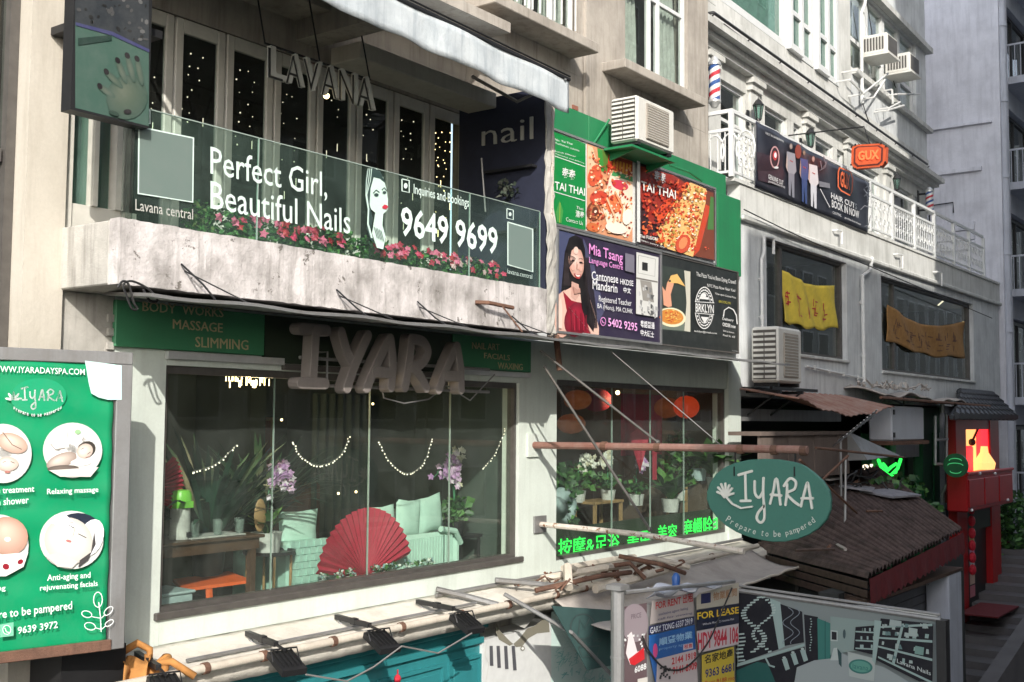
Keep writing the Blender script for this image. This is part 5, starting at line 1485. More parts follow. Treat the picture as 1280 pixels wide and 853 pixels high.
# sofa: woven cane arm, mint upholstery, back to the window
t = thing('sofa', 'mint green sofa with a woven cane arm, its back to the window', 'sofa', (9.2, 1.0, 3.56))
m = MB(FA)
for r in range(11):
    for k in range(9):
        u = 7.95+k*.05; z = 4.0+r*.07
        m.box(u, u+.046, -.62+(.012 if (r+k) % 2 else 0), -.56+(.012 if (r+k) % 2 else 0), z, z+.066)
m.box(7.93, 8.42, -1.5, -.64, 3.7, 4.75, bev=.03); m.build('arm', 'sofaweave', t)
m = MB(FA); m.box(8.43, 10.38, -.62, -.50, 3.75, 4.70, bev=.04)
for k in range(38): m.box(8.5+k*.049, 8.52+k*.049, -.502, -.492, 3.85, 4.66)
m.build('backrest', 'sofa', t)
m = MB(FA); m.box(8.43, 10.1, -1.45, -.63, 3.7, 4.15, bev=.05); m.build('seat', 'sofa', t)
m = MB(FA); m.box(10.385, 10.50, -1.45, -.5, 3.7, 4.66, bev=.04); m.build('arm', 'sofa', t)
m = MB(FA); m.tube([(10.1, -.48, 4.74), (10.35, -.47, 4.70), (10.49, -.5, 4.55)], .035, 8); m.build('arm_roll', 'sofa', t)
def pillow(u, d, z, w_, h, rot, mat, label):
    m = MB(FA)
    def pf(s_):
        def f(a_, b_):
            x = (a_-.5)*w_; y = (b_-.5)*h; e = (1-abs(2*a_-1)**3)*(1-abs(2*b_-1)**3)
            x *= 1-.08*(1-abs(2*b_-1)); y *= 1-.08*(1-abs(2*a_-1))
            c_, s2 = math.cos(rot), math.sin(rot)
            return (u+x*c_-y*s2, d+s_*.075*e**.6, z+x*s2+y*c_)
        return f
    m.grid(pf(1), 10, 10); m.grid(pf(-1), 10, 10)
    subthing(m, 'cushion', mat, label, 'cushion', 'cushions on the spa sofa', smooth='all')
pillow(8.25, -.85, 4.82, .55, .45, .0, 'sofa', 'broad pale cushion behind the woven cane arm')
pillow(9.42, -.76, 4.82, .40, .42, .05, 'sofa', 'small mint cushion on the sofa just right of the crimson fan')
pillow(9.82, -.74, 4.85, .42, .46, -.08, 'sofa', 'upright mint cushion, the middle one of the right-hand trio')
pillow(10.25, -.78, 4.88, .44, .44, .16, 'sofa', 'patterned pale cushion at the right end of the sofa')
# crimson pleated fans
def fan(cu, cd_, cz, r, a0, a1, n, label, r0=.06, depth=.02, mat='fanred'):
    t = thing('paper_fan', label, 'fan', FA.w(cu, cd_, cz))
    m = MB(FA); pts = []
    for k in range(2*n+1):
        a_ = math.radians(a0+(a1-a0)*k/(2*n)); dd = depth*(1 if k % 2 else -1)
        pts += [(cu+r0*math.cos(a_), cd_+dd*.2, cz+r0*math.sin(a_)), (cu+r*math.cos(a_), cd_+dd, cz+r*math.sin(a_))]
    m.add(pts, [(2*k, 2*k+1, 2*k+3, 2*k+2) for k in range(2*n)]); m.build('pleated_paper', mat, t, fix=False)
    m = MB(FA)
    for k in range(0, 2*n+1, 2):
        a_ = math.radians(a0+(a1-a0)*k/(2*n)); m.tube([(cu, cd_, cz), (cu+r*.98*math.cos(a_), cd_-depth*.9, cz+r*.98*math.sin(a_))], .004, 4, cap=False)
    m.build('rib', 'fanrib', t, kind='stuff')
    return t
fan(8.72, -.32, 4.36, .71, 172, 14, 22, 'large open crimson paper fan leaning at the sofa back')
fan(6.17, -.62, 5.35, .45, 40, -28, 12, 'half-open red paper fan hanging at the left edge of the spa window', mat='fanred')
m = MB(FA); m.box(5.99, 6.09, -.3, -.27, 4.5, 6.1); subthing(m, 'hanging_scroll', 'canvas', 'narrow grey scroll hanging at the left edge of the spa window', 'scroll')
# second stand and orchid
t = thing('plant_stand', 'small black square stool under the right-hand orchid', 'stand', FA.w(10.88, -.85, 3.56))
m = MB(FA); m.box(10.68, 11.1, -1.05, -.65, 4.56, 4.60); m.build('stand_top', 'blackmetal', t)
for u in (10.7, 11.05):
    for d in (-.7, -1.02):
        m = MB(FA); m.box(u, u+.03, d, d+.03, 3.56, 4.559); m.build('leg', 'blackmetal', t)
potplant('tall purple orchid in a dark pot near the right end of the spa window', 10.72, -.78, 4.605, .12, .17, 'blackmetal', 'leaf', 130, .12, orchid=(7, .72, lil, -.9), name='orchid', spread=(.22, .16, .15))
potplant('cream orchid rising behind the tall purple orchid', 10.95, -.95, 4.605, .09, .12, 'pot', 'strap', 8, .3, orchid=(3, .85, wh_, -.4), name='orchid')
t = thing('reception_desk', 'blue-grey draped desk with a small ornament beyond the purple orchid', 'desk', FA.w(11.1, -1.6, 3.56))
m = MB(FA); m.box(10.85, 11.21, -2.3, -1.25, 3.56, 4.82, bev=.02); m.build('body', 'bluewall', t)
m = MB(None); c = FA.w(11.05, -1.5, 4.9); leaves(m, tuple(c), (.1, .06, .06), 40, .06, wh_, rnd=rr); subthing(m, 'flower_ornament', 'leaf', 'small cream flower ornament on the blue-grey desk', 'ornament')
palm2 = [(.012, .055, .035, 1), (.02, .075, .042, 1), (.01, .04, .025, 1)]
potplant('dark feathery palm filling the left part of the spa window', FA.U(262, 640, -1.0), -1.0, 4.4, .16, .3, 'blackmetal', 'palm', 150, 1.5, cols=palm2)
potplant('dark palm behind the lilac orchid', FA.U(325, 650, -1.4), -1.4, 4.5, .16, .3, 'blackmetal', 'palm', 110, 1.3, cols=palm2)
m = MB(FA)
m.grid(lambda a_, b_: (9.9+a_*1.0, -2.4+.05*math.sin(a_*42), 3.7+b_*2.6), 60, 2); subthing(m, 'dim_drape', 'roomwall', 'dim green drape behind the purple orchid', 'drape', smooth='all')
for i, (u_, d_, w_, h_, mt, lb) in enumerate(((8.6, -2.2, .7, .95, 'wood', 'dark high-backed chair behind the sofa, left one'), (9.7, -2.4, .8, .9, 'rust', 'reddish high-backed chair behind the sofa, right one'))):
    t = thing('chair', lb, 'chair', FA.w(u_, d_, 3.56))
    m = MB(FA); m.box(u_-w_/2, u_+w_/2, d_-.08, d_, 4.3, 4.3+h_, bev=.04); m.build('backrest', mt, t)
    m = MB(FA); m.box(u_-w_/2, u_+w_/2, d_-.6, d_-.081, 4.0, 4.1, bev=.02); m.build('seat', mt, t)
    for (a_, b_) in ((-w_/2, -.6), (w_/2-.06, -.6), (-w_/2, -.06), (w_/2-.06, -.06)):
        m = MB(FA); m.box(u_+a_, u_+a_+.06, d_+b_, d_+b_+.06, 3.56, 3.999); m.build('leg', mt, t)
# little things on the sill
lab = ['tiny white and green sill succulent at the foot of the crimson fan', 'small white sill pot left of the fan pivot', 'tiny pale sill pot below the crimson fan', 'white flowering sill pot right of the crimson fan', 'dark leafy sill pot with a white bloom before the sofa',
       'small blue-green sill pot before the sofa back', 'tiny round blue sill pot before the sofa back', 'small silver and blue sill pot before the sofa', 'little white sill pot near the sofa middle', 'last small sill pot before the sofa right end']
for k, px in enumerate((404, 424, 437, 470, 484, 492, 510, 521, 530, 538)):
    py = 722-(px-404)*.155
    u = FA.U(px, py, -.22)
    t = thing('sill_pot', lab[k], 'pot plant', FA.w(u, -.22, 4.345), 'little pots along the window sill')
    m = MB(FA); m.lathe((u, -.22, 4.345), [(0, 0), (.03, 0), (.042, .06), (0, .06)], 10); m.build('pot', 'pot' if k % 3 else 'greybox', t)
    m = MB(None); c = FA.w(u, -.22, 4.44); leaves(m, tuple(c), (.055, .05, .04), 36, .04, GREENS+[(.6, .62, .58, 1), (.2, .32, .34, 1)]*2, rnd=rr); m.build('foliage', 'leaf', t, fix=False)
# garlands
def garland(pp, d, label):
    m = MB(FA); P = [FA.uz(px, py, d) for px, py in pp]
    P = curve(P, 14)
    m.tube([(p[0], d, p[1]) for p in P], .004, 4)
    o = subthing(m, 'light_garland', 'cable', label, 'string lights', 'fairy light garlands in the spa window')
    b = MB(FA)
    for i, p in enumerate(P): b.ball((p[0]+rr.uniform(-.01, .01), d+rr.uniform(-.01, .01), p[1]-.012), .008, 5, 4)
    b.build('bulb', 'bulbcool', o, kind='stuff')
garland([(437, 545), (425, 570), (400, 582), (378, 572), (366, 552)], -.2, 'drooping fairy light garland behind the letter Y')
garland([(540, 548), (530, 578), (510, 592), (488, 578), (474, 552)], -.2, 'drooping fairy light garland behind the letter R')
garland([(240, 590), (270, 580), (296, 556)], -.2, 'slack fairy light garland near the left end of the spa window')
garland([(604, 585), (620, 565), (632, 535)], -.2, 'slack fairy light garland near the right end of the spa window')
m = MB(FA); rq = random.Random(5)
for k in range(9):
    u, z = FA.uz(290+k*5.6, 471, -1.2)
    for j in range(3):
        h = rq.uniform(.03, .09); x = u+rq.uniform(-.02, .02); zz_ = z+rq.uniform(-.04, .05); m.tube([(x, -1.2-.05*j, zz_), (x, -1.2-.05*j, zz_-h)], rq.uniform(.004, .011), 5)
ch = subthing(m, 'chandelier', 'bulb', 'amber crystal chandelier glowing at the top left of the spa window', 'chandelier')
def lamp(par, wp, watts, rad=.12):
    l = bpy.data.lights.new('lamp_light', 'POINT'); l.energy = watts; l.color = (1, .72, .42); l.shadow_soft_size = rad
    o = bpy.data.objects.new('lamp_light', l); COL.objects.link(o); o.parent = par; o.location = Vector(wp)-WLOC[par.name]
c_ = W(310, 471, 1.2); lamp(ch, (c_.x, c_.y-.1, c_.z-.25), 22)
for k, (px, py) in enumerate(((423, 617), (445, 615), (466, 505), (531, 505), (568, 492), (352, 525), (635, 617))):
    p = W(px, py, 2.0); m = MB(None); m.ball(tuple(p), .016, 6, 5)
    subthing(m, 'spot_lamp', 'bulb', ['pinpoint lamp glowing just left of the second window joint', 'pinpoint lamp glowing just above the crimson fan top', 'pinpoint lamp below the foam letter Y', 'pinpoint lamp below the foam letter R', 'pinpoint lamp below the last foam letter', 'pinpoint lamp above the lilac orchid', 'pinpoint lamp near the right edge of the spa window'][k], 'lamp', 'pinpoint lamps inside the spa')

# ================================================================ behind the second window
def lantern(px, py, d, r, sq, mat, label):
    u, z = FA.uz(px, py, d); t = thing('paper_lantern', label, 'lantern', FA.w(u, d, z-r))
    m = MB(FA)
    for k in range(8):
        z0 = -r*sq+2*r*sq*k/8; z1 = -r*sq+2*r*sq*(k+1)/8; f_ = lambda zz: r*math.sqrt(max(0, 1-(zz/(r*sq))**2))
        zm = (z0+z1)/2
        m.lathe((u, d, z), [(f_(z0), z0), (f_(zm)*1.02, zm), (f_(z1), z1)], 16)
    m.build('paper_shade', mat, t, smooth='all')
    m = MB(FA); m.tube([(u, d, z+r*sq), (u, d, 6.87)], .004, 4); m.build('cord', 'blackcable', t)
M['lanterndim'] = plain('dull_orange_paper', (.34, .10, .02, 1), .6, 0, .2, (1, .2, .03, 1), .03)
lantern(722, 500, -.5, .19, .72, 'lanterndim', 'flattened amber paper lantern at the left top of the second window')
lantern(858, 509, -.45, .20, .9, 'lantern', 'round orange-red paper lantern at the right of the second window')
lantern(832, 510, -.85, .24, .7, 'lanterndim', 'dull amber paper lantern beside the orange-red one')
lantern(714, 530, -.75, .2, .7, 'lanterndim', 'dim russet paper lantern low at the left of the second window')
c = FA.uz(800, 590, -.45)
fan(c[0], -.45, c[1], .62, 118, 62, 9, 'crimson paper fan hanging point down in the second window', r0=.02)
m = MB(FA); u0, z0 = FA.uz(776, 490, -.9); u1, z1 = FA.uz(830, 560, -.9)
m.grid(lambda a_, b_: (u0+(u1-u0)*a_, -.9+.04*math.sin(a_*30), z1-.1+(6.5-z1)*b_), 40, 2); subthing(m, 'red_drape', 'fanred', 'crimson drape hanging behind the point-down fan', 'drape', smooth='all')
m = MB(FA); u0, z0 = FA.uz(819, 600, -.5); m.box(u0-.05, u0+.05, -.52, -.5, z0, z0+.9); subthing(m, 'red_ribbon', 'fanred', 'narrow crimson ribbon beside the point-down fan', 'ribbon')
m = MB(FA); u0, z0 = FA.uz(741, 500, -1.3)
m.ball((u0+.1, -1.3, z0), .3, 10, 8, (1.2, .6, .6)); subthing(m, 'red_lampshade', 'fanred', 'dim red shade between the lanterns of the second window', 'lampshade', smooth='all')
def stool(pxl, pxr, pyt, d, mat, label):
    ul, zt_ = FA.uz(pxl, pyt, d); ur, _ = FA.uz(pxr, pyt, d)
    t = thing('wooden_stool', label, 'stool', FA.w((ul+ur)/2, d, 3.56))
    m = MB(FA); m.box(ul, ur, d-.4, d, zt_-.04, zt_, bev=.006); m.build('seat', mat, t)
    for u in (ul+.02, ur-.06):
        for dd in (d-.38, d-.05):
            m = MB(FA); m.box(u, u+.04, dd, dd+.04, 3.56, zt_-.041); m.build('leg', mat, t)
    return zt_
zz = stool(744, 780, 628, -.5, 'lightwood', 'light wooden stool left of centre in the second window')
z2 = stool(858, 884, 602, -.6, 'lightwood', 'tall light wooden stand at the right of the second window')
potplant('white-flowered orchid on the light wooden stool', FA.U(760, 625, -.65), -.65, zz, .11, .14, 'pot', 'leaf', 90, .1, orchid=(6, .5, wh_, -.5), name='orchid', spread=(.26, .14, .14))
potplant('white orchid behind the pale horn-shaped ornament', FA.U(722, 600, -.8), -.8, 4.85, .12, .16, 'pot', 'leaf', 160, .12, orchid=(6, .5, wh_, .6), name='orchid', spread=(.4, .2, .22))
potplant('big leafy green plant in the middle of the second window', FA.U(838, 625, -.4), -.4, 4.62, .14, .2, 'pot', 'strap', 34, .62, spread=(.3, .2, .3))
potplant('purple orchid low in the middle of the second window', FA.U(795, 625, -.6), -.6, 4.75, .12, .16, 'pot', 'leaf', 60, .1, orchid=(5, .5, lil, .3), name='orchid', spread=(.2, .14, .12))
potplant('green plant in a pale green pot on the tall light stand', FA.U(872, 600, -.62), -.62, z2, .17, .2, 'greybox', 'strap', 18, .5)
potplant('dense dark foliage plant at the left edge of the second window', FA.U(702, 640, -.6), -.6, 4.3, .12, .16, 'pot', 'leaf', 240, .14, spread=(.22, .2, .5))
potplant('tall thin-leaved plant at the right edge of the second window', FA.U(893, 600, -.35), -.35, 4.9, .13, .2, 'pot', 'strap', 34, .9)
potplant('spiky leafy plant behind the tall light stand', FA.U(850, 610, -.75), -.75, 4.7, .13, .2, 'pot', 'leaf', 300, .14, spread=(.5, .25, .5))
t = thing('horn_ornament', 'big pale grey horn-shaped ornament at the left of the second window', 'ornament', FA.w(12.2, -.45, 4.3))
u0, z0 = FA.uz(715, 634, -.4)
m = MB(FA)
rg = [(.04, -.06), (.12, .0), (.22, .03), (.25, .1), (.22, .17), (.10, .2), (.085, .17)]
N_ = 18; pts = []
for r_, dep in [(.25, -.18), (.27, -.1), (.26, 0), (.2, .05), (.09, .06), (.075, -.02)]:
    for k in range(N_):
        a_ = 2*math.pi*k/N_; pts.append((u0+r_*math.cos(a_), -.5+dep, z0+r_*.95*math.sin(a_)))
m.add(pts, [(i*N_+k, i*N_+(k+1) % N_, (i+1)*N_+(k+1) % N_, (i+1)*N_+k) for i in range(5) for k in range(N_)]); m.build('bell', 'greybox', t, smooth='all')
m = MB(FA); m.tube([(u0-.15, -.55, z0-.02), (u0-.35, -.5, z0+.05), (u0-.5, -.45, z0-.05)], [.17, .13, .05], 12); m.build('horn_neck', 'greybox', t, smooth='all')
for px, py in ((772, 491), (835, 498)):
    p = W(px, py, 1.2); m = MB(None); m.ball(tuple(p), .05 if px > 800 else .035, 8, 6); q_ = subthing(m, 'bare_bulb', 'bulb', {772: 'smaller bare bulb hanging left in the second window', 835: 'brighter bare bulb hanging right in the second window'}[px], 'bulb'); lamp(q_, (p.x, p.y-.25, p.z-.1), 14, .05)
# neon writing
t = thing('neon_sign', 'green neon Chinese lettering along the foot of the second window', 'neon sign', W(790, 690, .17))
m = MB(FA); m.box(11.80, 16.3, -.21, -.19, 4.31, 4.62); m.build('backing_board', 'olive', t)
m = MB(FA)
for bl_, br_, tl_, s_ in (((698, 697), (774, 687), (698, 674), '按摩&足浴'), ((784, 686), (812, 682), (784, 665), '美甲'), ((822, 680), (846, 677), (822, 657), '美容'), ((853, 676), (902, 668), (853, 650), '磨蠟除毛')):
    text_on(m, FA, -.184, bl_, br_, tl_, s_, extrude=.006, bold=.0)
m.build('neon_lettering', 'neon', t)

# ================================================================ oval hanging sign on its pipe
PX = 11.22; H_ = FX(PX)
t = thing('oval_sign_pipe', 'rusty red steel pipe jutting from the white pillar with the oval sign hung on it', 'pipe', (PX, 0, 5.66))
m = MB(None); m.tube([(PX, -.02, 5.69), (PX, -1.4, 5.70), (PX, -3.46, 5.71)], .042, 10); m.build('tube', 'rustpipe', t)
m = MB(None); m.box(PX-.12, PX+.12, -.03, -.002, 5.55, 5.83); m.build('wall_plate', 'mintwall', t)
for y in (-1.02, -1.72, -2.72, -3.1, -3.42):
    m = MB(None); m.tube([(PX, y-.035, 5.70), (PX, y+.035, 5.70)], .052, 10); m.build('coupling', 'rust', t)
t = thing('lower_pipe', 'speckled pale pipe jutting below the oval sign pipe', 'pipe', (PX+.2, 0, 4.7))
q = WX(930, 690, PX); q2 = WX(682, 656, PX+.15)
m = MB(None); m.tube([(PX+.15, -.0, q2.z), (PX+.05, -1.5, q2.z-.02), tuple(q)], .032, 8); m.build('tube', 'rustwhite', t)
m = MB(None); m.box(PX+.03, PX+.27, -.03, -.001, q2.z-.1, q2.z+.1); m.build('wall_plate', 'greymetal', t)
t = thing('stay_rod', 'long dark stay rod running from the rusty post down to the oval sign pipe', 'rod', (10.6, -.8, 6.8))
a0 = W(675, 438, -.76); b0 = WX(822, 553, PX)
m = MB(None); m.tube([tuple(a0), tuple(b0)], .014, 6); m.ball(tuple(b0), .03, 8, 6); m.build('rod', 'frame', t)
t = thing('stay_rod', 'long dark stay rod running from the rusty post down to the lower pipe', 'rod', (10.6, -.8, 6.7))
a0 = W(680, 458, -.76); b0 = WX(812, 662, PX+.05)
m = MB(None); m.tube([tuple(a0), tuple(b0)], .016, 6); m.ball(tuple(b0), .03, 8, 6); m.build('rod', 'frame', t)
m = MB(None); a0 = W(762, 438, -.9); b0 = WX(905, 560, PX); m.tube([tuple(a0), tuple(b0)], .006, 4); subthing(m, 'stay_wire', 'cable', 'thin wire from the sheet canopy down to the hanging oval sign', 'wire')
m = MB(None); m.tube([(10.62, -.75, 6.95), (10.62, -.8, 6.55)], .035, 8); subthing(m, 'canopy_bracket', 'rust', 'short rusty bracket under the sheet canopy at the post foot', 'bracket')
t = thing('oval_sign', 'dark teal oval sign with raised cream lettering hung from the rusty pipe', 'sign', WX(961, 676, PX))
k = scaleq(870, 560, 6.56)
op = [(95, 420), (98, 360), (120, 290), (170, 215), (240, 160), (330, 122), (440, 98), (560, 90), (690, 96), (820, 117), (900, 150), (975, 205), (1050, 275), (1098, 350), (1112, 430), (1108, 510), (1075, 590), (1010, 660), (930, 712), (840, 748), (740, 768), (640, 770), (540, 756), (440, 730), (340, 690), (250, 635), (170, 560), (120, 490)]
op = [k(*p) for p in op]
m = MB(H_); P = [H_.uz(*p) for p in op]; cu = sum(p[0] for p in P)/len(P); cz = sum(p[1] for p in P)/len(P); n = len(P)
rings = [[(p[0], -.02, p[1]) for p in P], [(p[0], .02, p[1]) for p in P], [(cu+(p[0]-cu)*.985, .027, cz+(p[1]-cz)*.985) for p in P]]
m.add(sum(rings, []), [tuple(range(n)), tuple(range(2*n, 3*n))]+[(r*n+i, r*n+(i+1) % n, (r+1)*n+(i+1) % n, (r+1)*n+i) for r in (0, 1) for i in range(n)])
m.build('board', 'ovalgreen', t)
class Relief:
    """catches strokes drawn like Art.line and raises them as rounded bars"""
    def __init__(s, fr, d0, d1): s.fr = fr; s.d0 = d0; s.d1 = d1; s.mb = MB(fr); s.n = 0
    def line(s, pts, w_, col=None, same=False, closed=False):
        P = [s.fr.uz(p[0], p[1], s.d1) for p in pts]; s.n += 1
        if closed: P = P+[P[0]]
        sc_ = (Vector(s.fr.uz(pts[0][0]+1, pts[0][1], s.d1))-Vector(s.fr.uz(pts[0][0], pts[0][1], s.d1))).length
        capsule(s.mb, s.fr, s.d0, s.d1+.0007*s.n, P, w_*sc_)
rl_ = Relief(H_, .027, .036)
iyara(rl_, 923, 589, 92, 62, 8, 3.0, None)
lx, ly = k(235, 405)
for an, ln in ((-98, 15), (-78, 17), (-58, 17), (-38, 16), (-18, 15), (8, 13), (-118, 12)):
    tt = math.radians(an-100+20); ex_, ey_ = lx+ln*math.cos(tt+.9)*.9, ly+ln*math.sin(tt+.9)
    rl_.line([(lx, ly), ((lx+ex_)/2+1, (ly+ey_)/2-1), (ex_, ey_)], 2.6)
rl_.line([k(255, 410), k(300, 460), k(370, 495), k(460, 482)], 2.0)
rl_.mb.build('raised_lettering', 'ovalletter', t)
a = Art(H_, .028)
for j, chh in enumerate('Prepare to be pampered'):
    if chh == ' ': continue
    f_ = j/21
    P0 = Vector(k(240, 600)); P1 = Vector(k(640, 850)); P2 = Vector(k(965, 620))
    c = P0*(1-f_)**2+P1*2*f_*(1-f_)+P2*f_*f_; tn = ((P1-P0)*(1-f_)+(P2-P1)*f_).normalized(); nn = Vector((tn.y, -tn.x))
    hh = {'P': 8, 't': 7, 'b': 8, 'd': 8, 'p': 6.5}.get(chh, 5); off = -2 if chh == 'p' else 0
    w_ = {'m': 5.5, 't': 2.6, 'r': 2.8, 'P': 4.4}.get(chh, 3.8)
    b0 = c+nn*off
    a.text(tuple(b0), tuple(b0+tn*w_), tuple(b0+nn*hh), chh, (.62, .66, .6, 1), .0)
a.build('painted_lettering', 'print', t)
for px in (919, 994):
    m = MB(None); a0 = WX(px, 561, PX); b0 = WX(px, 581, PX); m.tube([(PX, a0.y, 5.74), (PX, a0.y, b0.z)], .012, 5); m.tube([(PX-.03, a0.y, b0.z-.02), (PX-.03, a0.y, b0.z-.12)], .008, 5); m.build('hanger', 'blackmetal', t)

# ================================================================ air conditioners
def ac(name, label, w_, dep, h, group=None, fins=9):
    """built at the origin: u along x, body from y=0 to -dep, foot at z=0"""
    t = thing(name, label, 'air conditioner', (0, 0, 0), group)
    m = MB(FA); m.box(0, w_, 0, dep, 0, h, bev=.03); m.build('casing', 'acwhite', t)
    m = MB(FA); m.box(w_*.22, w_*.82, dep+.001, dep+.02, h*.1, h*.9, bev=.008); m.build('fan_panel', 'acgrill', t)
    m = MB(FA)
    for k in range(14): m.box(w_*.24, w_*.80, dep+.021, dep+.027, h*.13+k*h*.055, h*.13+k*h*.055+.006)
    m.build('fan_grille', 'acwhite', t, kind='stuff')
    for k in range(fins):
        z = h*.08+k*h*.86/fins
        m = MB(FA); m.box(-.018, -.001, dep*.1, dep*.5-.01, z, z+h*.045); m.box(-.018, -.001, dep*.5+.01, dep*.92, z, z+h*.045); m.build('louvre', 'acwhite', t)
    m = MB(FA); m.box(-.004, -.0005, dep*.08, dep*.94, h*.06, h*.94); m.build('side_recess', 'frame', t)
    m = MB(FA)
    for b in ((w_*.05, w_*.12), (w_*.88, w_*.95)): m.box(b[0], b[1], dep*.05, dep*.95, -.05, -.001)
    m.build('foot', 'blackmetal', t)
    return t
def place(o, loc, rz=0):
    o.location = loc; o.rotation_euler = (0, 0, rz); WLOC[o.name] = Vector(loc)
    return o
a1 = ac('air_conditioner', 'cream air conditioner on a green bracket above the food posters', .95, .42, .74)
place(a1, (12.78, -.12, 9.66)); a1.scale = (1.08, 1, .82)
t = thing('bracket_shelf', 'green steel bracket shelf carrying the cream air conditioner', 'bracket', (13.3, -.2, 9.8))
m = MB(FA); m.box(12.72, 13.92, .04, .5, 9.57, 9.6); m.build('shelf_plate', 'greenboard', t)
for u in (12.86, 13.8):
    m = MB(FA); m.slab([(u, .06, 9.57), (u, .48, 9.57), (u, .06, 9.45)], (.03, 0, 0)); m.build('strut', 'greenboard', t)
m = MB(FA); m.tube([(12.5, .05, 9.62), (12.8, .1, 10.0)], .015, 5); m.build('stay', 'greenboard', t); m = MB(FA); m.tube([(14.1, .3, 9.6), (14.5, .4, 9.56), (14.9, .4, 9.5)], .015, 5); m.build('stay', 'greenboard', t)
a2 = copy_tree(a1); a2['label'] = 'cream air conditioner on the grey wall left of the yellow banner'
place(a2, (17.15, -.12, 6.62)); a2.scale = (1.02, 1.1, 1.22)
t = thing('bracket_shelf', 'black steel bracket under the air conditioner on the grey wall', 'bracket', (17.6, -.3, 6.5))
m = MB(FA); m.box(17.0, 18.5, .02, .07, 6.50, 6.55); m.box(17.0, 18.9, .5, .55, 6.50, 6.55); m.build('rail', 'blackmetal', t)
for u in (17.2, 18.1):
    m = MB(FA); m.box(u, u+.05, .0, .6, 6.45, 6.498); m.tube([(u+.02, .55, 6.46), (u+.02, .02, 6.1)], .018, 5); m.build('strut', 'blackmetal', t)
def wac(px, py, label, first=None):
    p = FB.uz(px, py, .35)
    loc = FB.w(p[0], .0, p[1])
    if first is None:
        t = thing('window_air_conditioner', label, 'air conditioner', (0, 0, 0), 'window air conditioners high on the white building')
        m = MB(FA); m.box(0, .75, 0, .62, 0, .46, bev=.02); m.build('casing', 'acwhite', t)
        m = MB(FA)
        for k in range(7): m.box(-.016, -.001, .08+k*.07, .115+k*.07, .08, .38)
        m.build('side_louvre', 'frame', t, kind='stuff')
        m = MB(FA); m.box(.06, .69, .621, .63, .05, .41); m.build('front_grille', 'frame', t)
        m = MB(FA); m.box(-.03, .78, -.02, .66, -.05, -.001); m.build('tray', 'acwhite', t)
        first = t
    else:
        first = copy_tree(first); first['label'] = label
    return place(first, loc)
w1 = wac(1095, 67, 'nearer window air conditioner on the upper wall of the white building')
w2 = wac(1124, 90, 'farther window air conditioner near the grey wall', w1)

# ================================================================ on the terrace building
rr = random.Random(17)
t = thing('sports_banner', 'long black barber shop banner with three sportsmen tied to the terrace railing', 'banner', FA.w(20, .1, 9.8))
BD = .085
QB = ((945, 151), (1086, 229), (1085, 291), (944, 233))
def qb(a_, b_): return quadlerp(QB, a_, b_)
m = MB(FA)
def bf(a_, b_):
    p = qb(a_, 1-b_); q = FA.uz(p[0], p[1], BD); return (q[0], BD+.012*math.sin(a_*30+b_*3)*(.4+b_), q[1])
m.col = srgb(30, 31, 42); m.grid(bf, 70, 12, (0, -.004, 0)); m.build('cloth', 'vinyl', t, smooth='all')
a = Art(FA, BD+.016, .001)
k = scaleq(930, 130, 5.017)
W_ = (.68, .68, .68, 1); O_ = (.8, .15, .04, 1); dk = srgb(52, 34, 44)
a.poly([k(80, 300), k(180, 330), k(250, 420), k(240, 520), k(90, 480)], dk)
for j in range(12): a.line([k(85+j*8, 420), k(110+j*12, 330+j*6)], .5, srgb(84, 40, 44), same=True)
a.text(k(135, 190), k(248, 242), k(135, 176), 'FIRST IN BARBERING', W_, .0)
a.ell(*k(192, 335), 6, 14, srgb(196, 150, 150), 22); a.ell(*k(192, 335), 4.6, 12, srgb(44, 24, 30), 22); a.ell(*k(193, 325), 3, 6, srgb(190, 60, 60), 14); a.ell(*k(195, 322), 1.6, 3.5, srgb(240, 240, 240), 10); a.ell(*k(200, 400), 3, 1.6, W_, 10)
a.text(k(150, 470), k(244, 512), k(150, 440), 'GENUINE CUT', W_, .01); a.text(k(150, 495), k(255, 534), k(150, 476), 'gentlebarbershop', W_, .0)
def player(x, top, foot, shirt, trous, skin_, s_=1.0):
    h = foot-top
    a.soft(*k(x, top+h*.05), 1.8*s_, 3.4*s_, skin_, tuple(v*.4 for v in skin_[:3]), 0, -.2, -.2, 12)
    a.poly([k(x-24*s_, top+h*.14), k(x+22*s_, top+h*.18), k(x+30*s_, top+h*.5), k(x+18*s_, top+h*.55), k(x-16*s_, top+h*.52), k(x-30*s_, top+h*.42)], shirt)
    a.poly([k(x-16*s_, top+h*.52), k(x+18*s_, top+h*.55), k(x+18*s_, top+h*.97), k(x+6*s_, top+h*.96), k(x+1, top+h*.66), k(x-4*s_, top+h*.94), k(x-14*s_, top+h*.92)], trous)
    a.poly([k(x-24*s_, top+h*.16), k(x-30*s_, top+h*.4), k(x-22*s_, top+h*.5), k(x-20*s_, top+h*.3)], skin_)
    a.line([k(x-8, top+h*.3), k(x+10, top+h*.33)], 1.0, srgb(180, 60, 60))
player(292, 250, 600, srgb(150, 150, 158), srgb(130, 130, 140), srgb(190, 170, 160), 1.1)
a.ell(*k(335, 300), 4, 9, srgb(140, 60, 44), 14)
player(372, 290, 640, srgb(58, 78, 128), srgb(52, 70, 118), srgb(170, 140, 120))
player(428, 330, 668, srgb(214, 208, 210), srgb(206, 206, 212), srgb(196, 160, 150), 1.1)
a.poly([k(462, 485), k(528, 500), k(532, 530), k(465, 520)], srgb(120, 120, 126)); a.line([k(470, 535), k(530, 650)], .8, W_); a.line([k(490, 330), k(505, 380), k(480, 410), k(470, 360)], 1.2, srgb(110, 112, 120)); a.line([k(465, 420), k(500, 400), k(515, 350)], 1, srgb(100, 104, 112))
